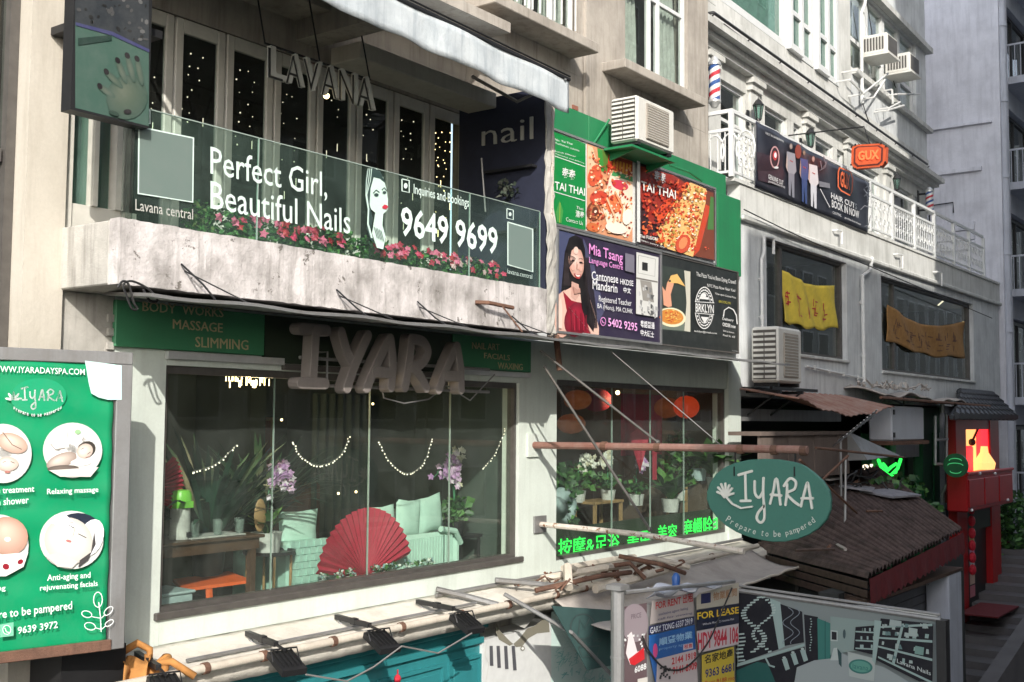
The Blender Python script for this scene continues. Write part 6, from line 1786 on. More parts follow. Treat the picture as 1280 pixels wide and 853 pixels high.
a.line([k(590, 400), k(660, 430), k(672, 470), k(668, 550), k(655, 575), k(600, 545), k(582, 520), k(582, 430)], 1.6, O_, closed=True)
a.text(k(595, 520), k(655, 545), k(595, 420), 'GUX', O_, .03)
a.text(k(536, 592), k(700, 664), k(536, 556), 'HAIR CUTS', W_, .02); a.text(k(540, 650), k(712, 722), k(540, 600), 'BOOK IN NOW', W_, .02)
a.text(k(545, 690), k(600, 710), k(545, 674), 'CENTRAL', W_, .0); a.text(k(620, 722), k(722, 766), k(620, 706), 'guxbarbershop', W_, .0)
for j in range(6):
    xx = 735+rr.uniform(-5, 30); yy = 480+j*18; a.line([k(xx, yy), k(xx+20, yy+30), k(xx+4, yy+48)], .8, srgb(110, 114, 122), same=True)
a.line([k(720, 665), k(745, 640), k(785, 650)], 1.2, srgb(130, 130, 136)); a.line([k(745, 770), k(770, 760), k(782, 700)], 1, srgb(120, 120, 126))
a.build('printed_artwork', 'vinyl', t)
for q in (.02, .2, .4, .6, .8, .98):
    p = qb(q, .0); u, z = FA.uz(p[0], p[1], .06); m = MB(FA); m.tube([(u, .09, z-.03), (u, .05, z+.06)], .006, 4); m.build('tie', 'cable', t)

# octagonal orange sign hung crosswise
GX = 21.3; HG = FX(GX)
t = thing('octagonal_sign', 'orange octagonal sign reading GUX in glowing letters over the terrace railing', 'sign', WX(1087, 212, GX))
k5 = scaleq(1050, 170, 6.095)
oc = [(100, 75), (130, 65), (290, 60), (335, 75), (355, 110), (345, 190), (310, 235), (150, 250), (100, 215)]
oc = [k5(95, 90), k5(125, 72), k5(320, 62), k5(358, 85), k5(352, 205), k5(320, 238), k5(125, 255), k5(92, 225)]
def octa(s_, d0, d1, name, mat):
    P = [HG.uz(*p) for p in oc]; cu = sum(p[0] for p in P)/8; cz = sum(p[1] for p in P)/8
    m = MB(HG); m.slab([(cu+(p[0]-cu)*s_, d0, cz+(p[1]-cz)*s_) for p in P], (0, d1-d0, 0)); return m.build(name, mat, t)
octa(1.0, -.09, .05, 'case', 'orangesign'); octa(.84, .051, .06, 'dark_rim', 'signdark'); octa(.74, .061, .066, 'face', 'orangesign')
m = MB(HG); text_on(m, HG, .0665, k5(140, 190), k5(300, 178), k5(140, 118), 'GUX', extrude=.02, bold=.03); m.build('glowing_letters', 'orangelit', t)
for p in oc[:8:2]+oc[1::2]:
    u, z = HG.uz(*p); m = MB(HG); m.ball((u, .06, z), .02, 6, 5); m.build('bolt', 'blackmetal', t)
m = MB(None); c = WX(1087, 180, GX); m.tube([(GX, c.y, c.z), (GX, c.y+.1, c.z+.35), (GX, 1.1, c.z+.4)], .015, 5); m.build('hanger', 'blackmetal', t)
# barber poles
def barber(label):
    t = thing('barber_pole', label, 'barber pole', (0, 0, 0), 'barber poles on the terrace')
    m = MB(None); R_, Hh = .115, .62
    m.lathe((0, 0, 0), [(R_, -Hh/2), (R_, Hh/2)], 36); m.build('cylinder', 'white', t, smooth=True)
    for s_, mat in ((0, 'redfur'), (.5, 'bluestripe')):
        m = MB(None); pts = []; n = 40
        for i in range(n+1):
            z = -Hh/2+Hh*i/n
            for q in range(7):
                th = 2*math.pi*(s_+q*.04)+i/n*4*math.pi
                pts.append(((R_+.004)*math.cos(th), (R_+.004)*math.sin(th), z))
        m.add(pts, [(7*i+q, 7*i+q+1, 7*i+8+q, 7*i+7+q) for i in range(n) for q in range(6)]); m.build('stripe', mat, t, fix=False)
    m = MB(None); m.lathe((0, 0, Hh/2), [(R_+.02, 0), (R_+.02, .05), (R_*.8, .09), (R_*.5, .15), (0, .17)], 16); m.build('cap', 'silver', t, smooth=True)
    m = MB(None); m.lathe((0, 0, -Hh/2-.14), [(0, 0), (R_*.5, .01), (R_*.9, .08), (R_+.02, .1), (R_+.02, .14)], 16); m.build('base_cap', 'silver', t, smooth=True)
    m = MB(None); m.box(-.02, .02, .1, .34, -.3, -.24); m.box(-.02, .02, .1, .34, .24, .3); m.box(-.06, .06, .33, .36, -.4, .4); m.build('wall_bracket', 'blackmetal', t)
    return t
b1 = barber('large red, white and blue barber pole on the left corner of the terrace wall')
u, z = FB.uz(893, 104, .4); place(b1, FB.w(u, .4, z)); b1.scale = (.8, .8, .95)
b2 = copy_tree(b1); b2['label'] = 'small far barber pole at the right end of the terrace'
u, z = FB.uz(1162, 252, .4); place(b2, FB.w(u, .4, z)); b2.scale = (.85, .85, .8)
def wlant(label, px, py, src=None):
    if src is None:
        t = thing('wall_lantern', label, 'lantern', (0, 0, 0), 'black coach lanterns on the terrace wall')
        m = MB(None); m.lathe((0, 0, -.14), [(.05, 0), (.09, .26)], 6); m.build('glass_body', 'paleglass', t)
        m = MB(None)
        for k in range(6):
            a_ = k*math.pi/3; m.tube([(.052*math.cos(a_), .052*math.sin(a_), -.14), (.092*math.cos(a_), .092*math.sin(a_), .12)], .01, 4)
        m.lathe((0, 0, .12), [(.11, 0), (.05, .09), (.015, .12), (0, .17)], 6); m.lathe((0, 0, -.18), [(0, 0), (.05, .02), (.055, .045)], 6); m.build('cage', 'blackmetal', t)
        m = MB(None); m.tube([(0, 0, -.17), (0, .12, -.22), (0, .2, -.1)], .012, 5); m.box(-.04, .04, .19, .22, -.22, .06); m.build('arm', 'blackmetal', t)
    else:
        t = copy_tree(src); t['label'] = label
    u, z = FB.uz(px, py, .25); return place(t, FB.w(u, .25, z))
l1 = wlant('black coach lantern above the left end of the black banner', 948, 140)
wlant('black coach lantern above the middle of the black banner', 1013, 175, l1)
wlant('black coach lantern on the wall right of the orange sign', 1121, 230, l1)
# yellow cloth banners inside the big windows
def cloth(q, d, mat, label, letters, sag, s1):
    t = thing('cloth_banner', label, 'banner', W(q[3][0], q[3][1], -d))
    m = MB(FA); ph = s1
    def f(a_, b_):
        p = quadlerp(q, a_, 1-b_); uz = FA.uz(p[0], p[1], d)
        return (uz[0], d+.03*math.sin(a_*11+ph+b_*2)+.02*math.sin(a_*27+b_*5), uz[1]-sag*math.sin(a_*math.pi)*(.5+.5*b_)+.03*math.sin(a_*19+ph)*(1-b_))
    m.grid(f, 60, 14, (0, -.006, 0)); m.build('cloth', mat, t, smooth='all')
    m = MB(FA); rq = random.Random(s1)
    n = letters
    for j in range(n):
        # bold brush characters made of bars, following the folds
        for s_ in range(7):
            a0 = .08+.84*j/n+rq.uniform(0, .05); b0 = rq.uniform(.15, .6); hor = rq.random() < .5
            da, db = (.045, .03) if hor else (.008, .17)
            def g(x, y): 
                p = f(min(x, .97), min(y, .9)); return (p[0], p[1]+.006, p[2])
            pts = [g(a0, b0), g(a0+da*.5, b0), g(a0+da, b0), g(a0+da, b0+db), g(a0+da*.5, b0+db), g(a0, b0+db)]
            m.add(pts, [(0, 1, 4, 5), (1, 2, 3, 4)])
    m.build('red_characters', 'redfur' if mat == 'yellowcloth' else 'rust', t, fix=False, kind='stuff')
cloth(((977, 336), (1043, 357), (1045, 411), (981, 402)), -.10, 'yellowcloth', 'bright yellow cloth banner with red characters hung in the nearer big window', 5, .12, 3)
cloth(((1109, 381), (1207, 402), (1206, 447), (1109, 425)), -.10, 'oldyellow', 'long amber cloth banner sagging in the farther big window', 8, .28, 5)
m = MB(None); p = W(1177, 378, .6); m.tube([(p.x-.3, p.y, p.z-.1), (p.x+.3, p.y, p.z+.1)], .02, 5); subthing(m, 'tube_light', 'bulbcool', 'short lit tube lamp inside the farther big window', 'lamp')
p = W(1205, 404, .6); m = MB(None); m.ball(tuple(p), .05, 6, 5); subthing(m, 'spot_lamp', 'bulb', 'yellow pinpoint lamp at the right end of the amber cloth', 'lamp')
# pipes on the walls
def ppipe(pp, d, r, mat, label, name='drain_pipe', brk=True):
    t = thing(name, label, 'pipe', W(pp[-1][0], pp[-1][1], -d))
    P = [(lambda q: (q[0], d, q[1]))(FA.uz(x, y, d)) for x, y in pp]
    m = MB(FA); m.tube(P, r, 8); m.build('pipe', mat, t, smooth=True)
    if brk:
        for i in range(len(P)-1):
            a_, b_ = P[i], P[i+1]; L = math.dist(a_, b_)
            if L > .8:
                for q in (.25, .75):
                    m = MB(FA); c = [a_[j]+(b_[j]-a_[j])*q for j in range(3)]; m.tube([(c[0], .0, c[2]), (c[0], d, c[2])], r*.5, 5); m.tube([(c[0], d, c[2]-.04), (c[0], d, c[2]+.04)], r*1.35, 8); m.build('clip', mat, t)
ppipe([(967, 318), (967, 298), (955, 296), (955, 316), (952, 325), (953, 420)], .07, .028, 'plasticpipe', 'thin white pipe with a swan neck left of the yellow banner window')
ppipe([(1090, 322), (1088, 338), (1078, 345), (1080, 478)], .07, .04, 'plasticpipe', 'white drain pipe between the two big windows')
ppipe([(1008, 458), (1045, 466), (1080, 474)], .05, .022, 'plasticpipe', 'thin white pipe running under the yellow banner window')
for i, (x, y) in enumerate(((1048, 288), (1124, 318), (1173, 340))):
    m = MB(FA); P = [FA.uz(x-3, y, .1), FA.uz(x+3, y+1, .1), FA.uz(x+3, y+18, .1), FA.uz(x-2, y+17, .1)]
    m.tube([(P[0][0], .02, P[0][1]), (P[0][0], .12, P[0][1]), (P[1][0], .12, P[1][1]), (P[2][0], .12, P[2][1])], .022, 6)
    subthing(m, 'overflow_spout', 'plasticpipe', ['white hooked spout on the band below the black banner', 'white hooked spout between the two big windows on the band', 'white hooked spout at the right of the band over the farther big window'][i], 'spout', 'overflow spouts on the band')
t = thing('drain_pipe', 'tall pale drain pipe on the corner of the grey block', 'pipe', (CX+.3, -.1, 0))
for i in range(9):
    m = MB(FA); z = 2.0+i*2.2; m.tube([(CX+.2, .16, z), (CX+.2, .16, z+2.19)], .11, 10); m.tube([(CX+.2, .16, z-.06), (CX+.2, .16, z+.06)], .14, 10); m.build('pipe_length', 'bluewall', t, smooth=True)
u, z = FB.uz(1076, 0, .12)
t = thing('drain_pipe', 'thin white pipe on the upper wall of the white building', 'pipe', FB.w(u, .1, 13.3))
m = MB(FB); zt_ = FB.Z(1080, 5, .12); zb2 = FB.Z(1076, 128, .12); m.tube([(u+.35, .12, zt_+.2), (u+.3, .12, zt_), (u, .12, zt_-.3), (u, .12, zb2)], .04, 8); m.build('pipe', 'plasticpipe', t, smooth=True)
# old clothes-drying brackets
t = thing('drying_rack', 'tangle of pale drying brackets and bars below the window air conditioners', 'rack', FB.w(FB.U(1095, 110, .1), .1, 13.9))
m = MB(FB)
for x0, y0, x1, y1 in ((1062, 100, 1080, 118), (1070, 88, 1078, 96), (1078, 118, 1110, 92), (1112, 135, 1125, 128), (1115, 112, 1116, 130), (1120, 118, 1150, 118), (1092, 122, 1106, 100), (1110, 138, 1130, 132)):
    a_ = FB.uz(x0, y0, .35); b_ = FB.uz(x1, y1, .35); m.tube([(a_[0], .35, a_[1]), (b_[0], .35, b_[1])], .025, 5)
    m.tube([(a_[0], .0, a_[1]), (a_[0], .35, a_[1])], .02, 5)
m.build('bracket_bar', 'plasticpipe', t)

# cables strung over the white building
for i, (pts, lb) in enumerate(((((930, 262), (1000, 296), (1080, 330), (1240, 398)), 'thin black cable sagging along the band below the terrace'), (((905, 30), (985, 92), (1060, 150), (1150, 214)), 'thin dark cable running beneath the black rail'))):
    m = MB(FA if i == 0 else FB); fr = m.fr; d = .14 if i == 0 else .09
    m.tube([(lambda q: (q[0], d, q[1]))(fr.uz(x, y, d)) for x, y in curve(pts, 12)], .012, 4); subthing(m, 'facade_cable', 'blackcable', lb, 'cable')
m = MB(FB)
for x0, y0, x1, y1 in ((1083, 0, 1092, 60), (1078, 128, 1086, 152), (1115, 95, 1120, 110)):
    a_ = FB.uz(x0, y0, .06); b_ = FB.uz(x1, y1, .06); m.tube([(a_[0], .06, a_[1]), ((a_[0]+b_[0])/2+.1, .06, (a_[1]+b_[1])/2-.1), (b_[0], .06, b_[1])], .012, 4)
o = m.build('loose_cable', 'blackcable', None); tag(o, 'loose dark cables hanging round the upper drain pipe', 'cables'); o['kind'] = 'stuff'
# ================================================================ street front below the ledge
rr = random.Random(91)
# cream service pipe along the ledge
t = thing('ledge_pipe', 'long cream pipe running along the rough ledge below the spa window', 'pipe', (8, -.6, 4))
P = [(5.0, .62, 4.02), (7.7, .62, 4.02), (10.5, .62, 4.02), (12.4, .62, 4.05), (16.2, .64, 4.12)]
m = MB(FA); m.tube(P, .038, 10); m.build('pipe', 'pipe', t, smooth=True)
for u in (5.9, 6.5, 7.3, 8.2, 9.1, 9.9, 10.8, 11.4, 12.1, 12.9, 13.8, 14.7, 15.6): m = MB(FA); m.tube([(u, .62, 4.02+(.07 if u > 12 else 0)), (u+.05, .62, 4.02+(.07 if u > 12 else 0))], .048, 10); m.box(u+.01, u+.03, .4, .62, 3.975, 3.99); m.build('clip', 'rust', t)
t = thing('ledge_strip', 'dark steel strip lying along the back of the rough ledge', 'strip', (12, -.1, 4.1))
m = MB(FA); m.tube([(9.35, .1, 4.135), (11.8, .14, 4.14), (16.6, .2, 4.16)], .022, 5); m.build('strip', 'greymetal', t)
m = MB(FA); m.tube([(5.9, .42, 4.06), (9.6, .44, 4.06)], .014, 5); subthing(m, 'ledge_conduit', 'greymetal', 'thin grey conduit behind the cream pipe', 'conduit')
# floodlights on arms
def flood(label):
    t = thing('floodlight', label, 'floodlight', (0, 0, 0), 'floodlights on arms over the teal shopfront')
    m = MB(FA); m.box(-.03, .03, .0, .62, .05, .10); m.tube([(0, .60, .075), (0, .80, .05)], .018, 6); m.box(-.034, .034, .3, .38, .04, .11); m.build('arm', 'blackmetal', t)
    m = MB(FA); m.tube([(0, .02, .07), (.02, .12, -.06), (.05, .2, -.1)], .022, 6); m.build('brace', 'greymetal', t)
    m = MB(FA); m.slab([(-.15, .70, .03), (.15, .70, .03), (.17, .98, -.10), (-.13, .98, -.10)], (0, -.02, -.06)); m.build('head', 'blackmetal', t)
    m = MB(FA); m.slab([(-.12, .735, -.035), (.12, .735, -.035), (.13, .95, -.145), (-.10, .95, -.145)], (0, .0, -.02)); m.build('lamp_glass', 'paleglass', t)
    for k in range(5):
        m = MB(FA); m.slab([(-.11+k*.055, .73, .03), (-.10+k*.055, .73, .03), (-.09+k*.055, .95, -.075), (-.10+k*.055, .95, -.075)], (0, 0, .02)); m.build('cooling_fin', 'blackmetal', t)
    m = MB(FA); m.tube([(-.16, .83, -.04), (-.16, .78, .06), (.16, .78, .06), (.16, .85, -.06)], .01, 5); m.build('yoke', 'blackmetal', t)
    return t
fb = flood('first floodlight arm from the left, beside the orange rag')
fl_ = [(5.62, fb['label']), (6.74, 'second floodlight arm from the left'), (7.82, 'third floodlight arm from the left'), (8.98, 'fourth floodlight arm from the left, beside a crossed bracket')]
for i, (u, lb) in enumerate(fl_):
    o = fb if i == 0 else copy_tree(fb); o['label'] = lb; place(o, FA.w(u, .16, 4.06), -.35+.05*i); o.scale = (.72, .95, .85)
m = MB(FA); m.tube([(9.35, .1, 4.2), (9.6, .3, 4.12), (9.75, .62, 4.04)], .03, 6); subthing(m, 'cross_bracket', 'greymetal', 'crossed steel bracket between the fourth floodlight and the clutter', 'bracket')
m = MB(FA); m.tube([(10.3, .16, 4.2), (10.7, .5, 4.14), (11.0, .68, 4.08)], .03, 6); subthing(m, 'cross_bracket', 'greymetal', 'steel bracket leaning over the cream pipe by the clutter', 'bracket')
# sagging cable between the floodlights
m = MB(FA); m.tube([(6.55, 1.1, 3.93), (7.0, 1.12, 3.80), (7.35, 1.1, 3.86), (7.7, 1.1, 3.98), (8.2, 1.1, 3.84), (8.7, 1.1, 3.95)], .008, 5)
subthing(m, 'sagging_cable', 'cable', 'pale cable sagging between the floodlight heads', 'cable')
# orange rag at the left end
t = thing('rag', 'crumpled orange rag draped over the left end of the ledge', 'rag', FA.w(5.55, .4, 3.7))
m = MB(FA)
def rf(a_, b_): return (5.22+a_*.42+.04*math.sin(b_*9), .42+.3*b_+.05*math.sin(a_*14+b_*3), 4.14-.02*math.sin(a_*9)-max(0, b_-.35)*.9+.03*math.sin(a_*20+b_*8))
M['rag'] = plain('orange_rag', (.55, .25, .07, 1), .9, 0, .2)
m.grid(rf, 24, 18, (0, 0, -.01)); m.build('cloth', 'rag', t, smooth='all')
m = MB(FA); m.tube([(5.35, .35, 4.2), (5.45, .4, 4.26), (5.55, .42, 4.2), (5.5, .5, 4.1), (5.62, .6, 4.12), (5.75, .72, 4.0)], .03, 8); m.build('twisted_end', 'rag', t, smooth='all')
# broken clutter of pipes and branches on the ledge
m0 = [((10.6, .5, 4.08), (11.3, .9, 4.2), (12.1, .85, 4.16)), ((11.0, .3, 4.15), (11.7, .75, 4.25), (12.6, .6, 4.18)), ((11.3, .85, 4.05), (12.0, .95, 4.10), (13.0, .9, 4.12)), ((11.7, .45, 4.2), (12.0, .9, 4.28), (12.1, 1.05, 4.1)),
      ((12.0, .35, 4.16), (12.9, .7, 4.24), (13.4, .95, 4.1)), ((10.9, .75, 4.1), (11.1, .6, 4.3), (11.5, .45, 4.2)), ((12.4, .5, 4.3), (12.7, .95, 4.2), (13.2, 1.0, 4.05)), ((11.6, .2, 4.2), (12.6, .3, 4.22), (13.3, .2, 4.18))]
for i, p in enumerate(m0):
    m = MB(FA); m.tube(p, .03+.012*(i % 3), 7); subthing(m, 'broken_pipe', 'pipe' if i % 3 else 'rust', ['rusty broken pipe, leftmost and longest in the ledge clutter', 'cream broken pipe lying straight behind in the ledge clutter', 'cream broken pipe along the front edge of the clutter', 'rusty short pipe end sticking outward from the clutter', 'cream broken pipe slanting down at the right of the clutter', 'short raised cream pipe at the left of the clutter', 'rusty raised pipe at the right of the clutter', 'cream pipe lying against the wall behind the clutter'][i], 'pipe', 'broken pipes on the ledge')
m = MB(FA); rq = random.Random(3)
for k in range(46):
    u = rq.uniform(10.6, 13.2); d = rq.uniform(.15, .95); z = 4.11; a_ = rq.uniform(0, 3.1); L = rq.uniform(.08, .4)
    m.tube([(u, d, z), (u+L*math.cos(a_), d+L*.5*math.sin(a_), z+rq.uniform(.0, .12))], rq.uniform(.006, .02), 4)
o = m.build('rubble', 'rust'); tag(o, 'rust-brown twigs and rubble strewn on the ledge under the second window', 'rubble'); o['kind'] = 'stuff'
# teal shopfront
t = thing('teal_shopfront', 'teal painted panelled shopfront below the ledge', 'shopfront', (7.8, -.3, -1))
TD = .30
m = MB(FA); m.box(5.75, 9.85, .002, TD, -1, 3.76); m.build('backboard', 'teal', t)
m = MB(FA); m.box(5.7, 9.88, .002, TD+.10, 3.762, 3.86, bev=.01); m.build('cornice', 'teal', t)
m = MB(FA); m.box(5.7, 9.86, TD+.001, TD+.05, 3.60, 3.66); m.build('moulding', 'teal', t)
x = 5.85
ws = [1.0, 1.25, 1.0, .55]
for i, w_ in enumerate(ws):
    for (z0, z1) in ((2.2, 3.48), (.2, 2.05)):
        m = MB(FA); b = .035
        for q in ((x, x+w_, z1-b, z1), (x, x+w_, z0, z0+b), (x, x+b, z0+b+.001, z1-b-.001), (x+w_-b, x+w_, z0+b+.001, z1-b-.001)): m.box(q[0], q[1], TD+.001, TD+.03, q[2], q[3])
        m.build('panel_frame', 'teal', t)
        m = MB(FA); m.box(x+.09, x+w_-.09, TD+.001, TD+.014, z0+.09, z1-.09, bev=.006); m.build('panel', 'teal', t)
    x += w_+.07
m = MB(FA); u, z = FA.uz(497, 849, .42); m.ball((u, .42, z), .035, 8, 6, (1, 1, 1.3)); m.tube([(u, .42, z+.02), (u, .42, z+.09)], .008, 5)
subthing(m, 'red_bauble', 'redfur', 'small red bauble before the teal shopfront at the bottom edge', 'bauble')
# mural sheet with stripes, and the pale leafy sheet beside it
SD = .34
t = thing('mural_sheet', 'glaring white mural sheet with dark stripes and a big ring, right of the teal shopfront', 'mural', FA.w(10.6, .3, 2))
m = MB(FA); u0 = FA.U(603, 830, SD); u1 = FA.U(688, 800, SD); m.box(u0, u1, .002, SD, 1.0, 3.62); m.build('sheet', 'white', t)
a = Art(FA, SD+.002, .001); k = scaleq(590, 720, 6.4)
gr = srgb(134, 130, 116)
a.poly([k(195, 380), k(225, 440), k(300, 520), k(330, 545), k(300, 560), k(215, 510), k(190, 450)], gr)
a.poly([k(330, 545), k(380, 500), k(440, 420), k(500, 400), k(560, 350), k(560, 300), k(610, 320), k(620, 450), k(520, 460), k(450, 500), k(400, 565), k(350, 570)], gr)
a.poly([k(320, 300), k(480, 260), k(500, 330), k(420, 420), k(320, 380)], srgb(196, 196, 190))
for j in range(5): a.line([k(325, 310+j*16), k(470, 290+j*18)], .5, srgb(150, 150, 146), same=True)
for x0, x1, y1 in ((150, 155, 720), (205, 215, 735), (265, 275, 745), (325, 340, 755)): a.poly([k(x0-12, 560), k(x0+14, 560), k(x1+14, y1), k(x1-14, y1)], srgb(84, 84, 90))
a.line([k(110, 530), k(100, 640), k(130, 700), k(110, 830)], 1, srgb(210, 210, 206))
a.ell(*k(400, 580), 2.8, 2.8, srgb(130, 126, 110), 14); a.ell(*k(400, 580), 1.7, 1.7, srgb(240, 240, 236), 12)
a.build('printed_artwork', 'print', t)
t = thing('leafy_sheet', 'pale sheet with faint teal leaf pattern beside the striped mural', 'sheet', FA.w(11.7, .3, 2))
m = MB(FA); u2 = FA.U(772, 800, SD); m.box(u1+.01, u2, .002, SD-.02, 1.0, 3.66); m.build('sheet', 'white', t)
a = Art(FA, SD-.017, .001); a.poly([(689, 765), (772, 750), (772, 870), (689, 870)], srgb(206, 228, 222))
for j in range(90):
    x = rr.uniform(692, 766); y = rr.uniform(808, 858); a.line([(x, y), (x+rr.uniform(2, 7), y-rr.uniform(-3, 6)), (x+rr.uniform(-2, 4), y+rr.uniform(2, 6))], rr.uniform(.5, 1.3), srgb(*rr.choice([(120, 190, 186), (150, 206, 200), (170, 214, 206)])), same=(j % 10 != 0))
for j in range(30): a.line([(rr.uniform(690, 740), rr.uniform(775, 812)), (rr.uniform(700, 760), rr.uniform(790, 815))], .5, srgb(190, 214, 208), same=True)
a.build('printed_artwork', 'print', t)
# dark teal hanging flag with a ring emblem
t = thing('teal_flag', 'dark teal shop flag with a ring emblem hanging below the canvas awning', 'flag', W(735, 830, -1.25))
fq = [k(640, 240), k(1130, 275), k(1125, 715), k(1000, 740), k(925, 755), k(830, 580)]
m = MB(FA); FD = 1.15
P = [FA.uz(*p, FD) for p in fq]; m.slab([(p[0], FD, p[1]) for p in P], (0, -.012, 0)); M['flag'] = plain('dark_teal_cloth', (.045, .10, .095, 1), .8, 0, .1); m.build('cloth', 'flag', t)
a = Art(FA, FD+.002, .001); lc = srgb(58, 74, 74)
a.line([(k(885, 405)[0]+15*math.cos(i/24*6.283), k(885, 405)[1]+15.5*math.sin(i/24*6.283)) for i in range(24)], 1.6, lc, closed=True)
a.line([k(850, 470), k(860, 350), k(900, 420), k(940, 340)], 1.4, lc); a.text(k(840, 540), k(1040, 530), k(840, 505), 'GRAND SHOP', lc, .0); a.line([k(850, 570), k(1020, 560), k(1000, 640), k(880, 650)], 1, lc, closed=True)
a.build('printed_emblem', 'print', t)
m = MB(FA); a_ = FA.uz(*k(530, 180), 1.1); b_ = FA.uz(*k(760, 450), 1.1); c_ = FA.uz(*k(1130, 840), 1.1); m.tube([(a_[0], .66, a_[1]), (b_[0], 1.16, b_[1]), (c_[0], 1.16, c_[1])], .022, 6); subthing(m, 'awning_strut', 'greymetal', 'dark diagonal strut crossing in front of the teal flag', 'strut')
# grey canvas awning
t = thing('canvas_awning', 'slack grey canvas awning below the second window', 'awning', (12.8, -1, 3.9))
m = MB(FA)
def cf(a_, b_):
    u = 10.75+a_*5.2; return (u, .66+b_*.75+.0*a_, 3.98+.1*a_-b_*(.26-.08*a_)-.06*math.sin(b_*3.14)*(1+.6*math.sin(a_*9))+.012*math.sin(a_*50)*b_)
m.grid(cf, 60, 10, (0, 0, -.01)); m.build('canvas', 'canvas', t, smooth='all')
m = MB(FA); m.tube([cf(i/20, 1.0) for i in range(21)], .018, 6); m.build('front_bar', 'pipe', t)
for q in (.2, .5, .8):
    m = MB(FA); m.tube([(lambda p: (p[0], p[1], p[2]-.03))(cf(q, b_/6)) for b_ in range(7)], .015, 5); m.build('rib', 'greymetal', t)
t = thing('shop_front', 'shaded open shop front under the canvas awning', 'shopfront', (14, .2, -1))
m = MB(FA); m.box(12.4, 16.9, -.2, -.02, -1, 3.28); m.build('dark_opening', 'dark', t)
for u in (12.9, 14.2, 15.5): 
    m = MB(FA); m.box(u, u+.07, -.018, .04, -1, 3.8); m.build('mullion', 'frame', t)
m = MB(FA); m.box(12.2, 16.9, -.015, .08, 3.3, 3.75); m.build('signband', 'wood', t)

# ================================================================ kerbside poster stand and salon board
pr = WX(921, 733, 10.0); pl_ = Vector((0, 0, 0))
HX = Frame((10.0, pr.y, 0), (math.cos(math.radians(10)), -math.sin(math.radians(10)), 0), (-math.sin(math.radians(10)), -math.cos(math.radians(10)), 0))
uL = HX.U(776, 740, .0); zTop = HX.Z(918, 731, 0)
t = thing('poster_hoarding', 'hoarding pasted with overlapping property agency posters', 'hoarding', HX.w(uL/2, 0, 0))
m = MB(HX); m.box(uL, -.03, -.06, .0, .2, zTop-.06); m.build('board', 'greymetal', t)
a = Art(HX, .002, .0009); k = scaleq(760, 700, 5.576)
a.poly([k(100, 330), k(270, 300), k(270, 900), k(90, 900)], srgb(92, 74, 78)); a.ell(*k(185, 440), 17, 24, srgb(140, 128, 134), 24); a.text(k(160, 415), k(230, 400), k(160, 380), 'PRICE', srgb(96, 84, 92), .01)
for j in range(24):
    x = rr.uniform(100, 250); y = rr.uniform(500, 620); a.poly([k(x, y), k(x+12, y-3), k(x+12, y+12), k(x, y+14)], srgb(*[rr.choice([30, 180, 220])]*3), same=(j % 6 != 0))
a.poly([k(140, 520), k(160, 500), k(200, 640), k(250, 620), k(230, 700), k(150, 730), k(120, 650)], srgb(226, 214, 216)); a.poly([k(140, 690), k(245, 610), k(250, 690), k(180, 735), k(150, 725)], srgb(196, 26, 36))
a.text(k(180, 790), k(262, 760), k(180, 745), '6088', (.75, .75, .75, 1), .02); a.poly([k(200, 830), k(270, 815), k(270, 900), k(200, 900)], srgb(200, 196, 190))
a.poly([k(300, 280), k(590, 225), k(590, 390), k(285, 450)], srgb(176, 166, 164)); a.text(k(325, 350), k(585, 290), k(325, 285), 'FOR RENT 出租', srgb(186, 34, 44), .02)
a.text(k(345, 395), k(550, 350), k(345, 370), 'exclusive agent listing', srgb(60, 66, 110), .0); a.text(k(340, 425), k(580, 380), k(340, 405), 'call for viewing', srgb(60, 66, 110), .0)
a.poly([k(278, 460), k(590, 395), k(590, 445), k(275, 520)], srgb(40, 44, 84)); a.text(k(285, 515), k(580, 445), k(285, 470), 'GARY TONG 6337 2919', (.7, .72, .78, 1), .01)
a.poly([k(275, 525), k(595, 450), k(600, 625), k(330, 690), k(330, 900), k(275, 640)], srgb(32, 88, 156)); a.text(k(345, 600), k(578, 545), k(345, 545), '順豐物業', srgb(150, 190, 220), .02); a.text(k(345, 635), k(570, 590), k(345, 615), 'property agency', srgb(130, 170, 210), .0); a.ell(*k(318, 630), 3, 9, srgb(190, 60, 120), 12)
a.poly([k(512, 590), k(578, 575), k(580, 615), k(512, 628)], srgb(196, 190, 200)); a.text(k(518, 620), k(575, 608), k(518, 590), '租售', srgb(190, 40, 50), .02)
a.poly([k(330, 690), k(600, 620), k(615, 900), k(320, 900)], srgb(190, 178, 178)); a.text(k(430, 730), k(600, 685), k(430, 680), '2144 1919', srgb(190, 30, 44), .03); a.text(k(435, 800), k(605, 760), k(435, 745), '9141 8909', srgb(190, 30, 44), .03)
for j in range(20):
    x = rr.uniform(340, 410); y = rr.uniform(730, 820); a.poly([k(x, y), k(x+14, y-3), k(x+14, y+12), k(x, y+14)], srgb(34, 34, 40), same=(j % 6 != 0))
a.poly([k(622, 230), k(895, 155), k(895, 300), k(600, 345), k(600, 250)], srgb(180, 174, 160)); a.poly([k(630, 235), k(698, 225), k(698, 295), k(630, 305)], srgb(34, 38, 84)); a.text(k(715, 285), k(880, 250), k(715, 225), '物業顧問', srgb(160, 120, 90), .02)
a.poly([k(600, 350), k(895, 300), k(895, 440), k(600, 490)], srgb(30, 34, 56)); a.text(k(603, 415), k(892, 370), k(603, 365), 'FOR LEASE', srgb(226, 190, 50), .02); a.text(k(640, 455), k(858, 415), k(640, 440), 'Whole floor 2 rooms flat', (.6, .6, .64, 1), .0)
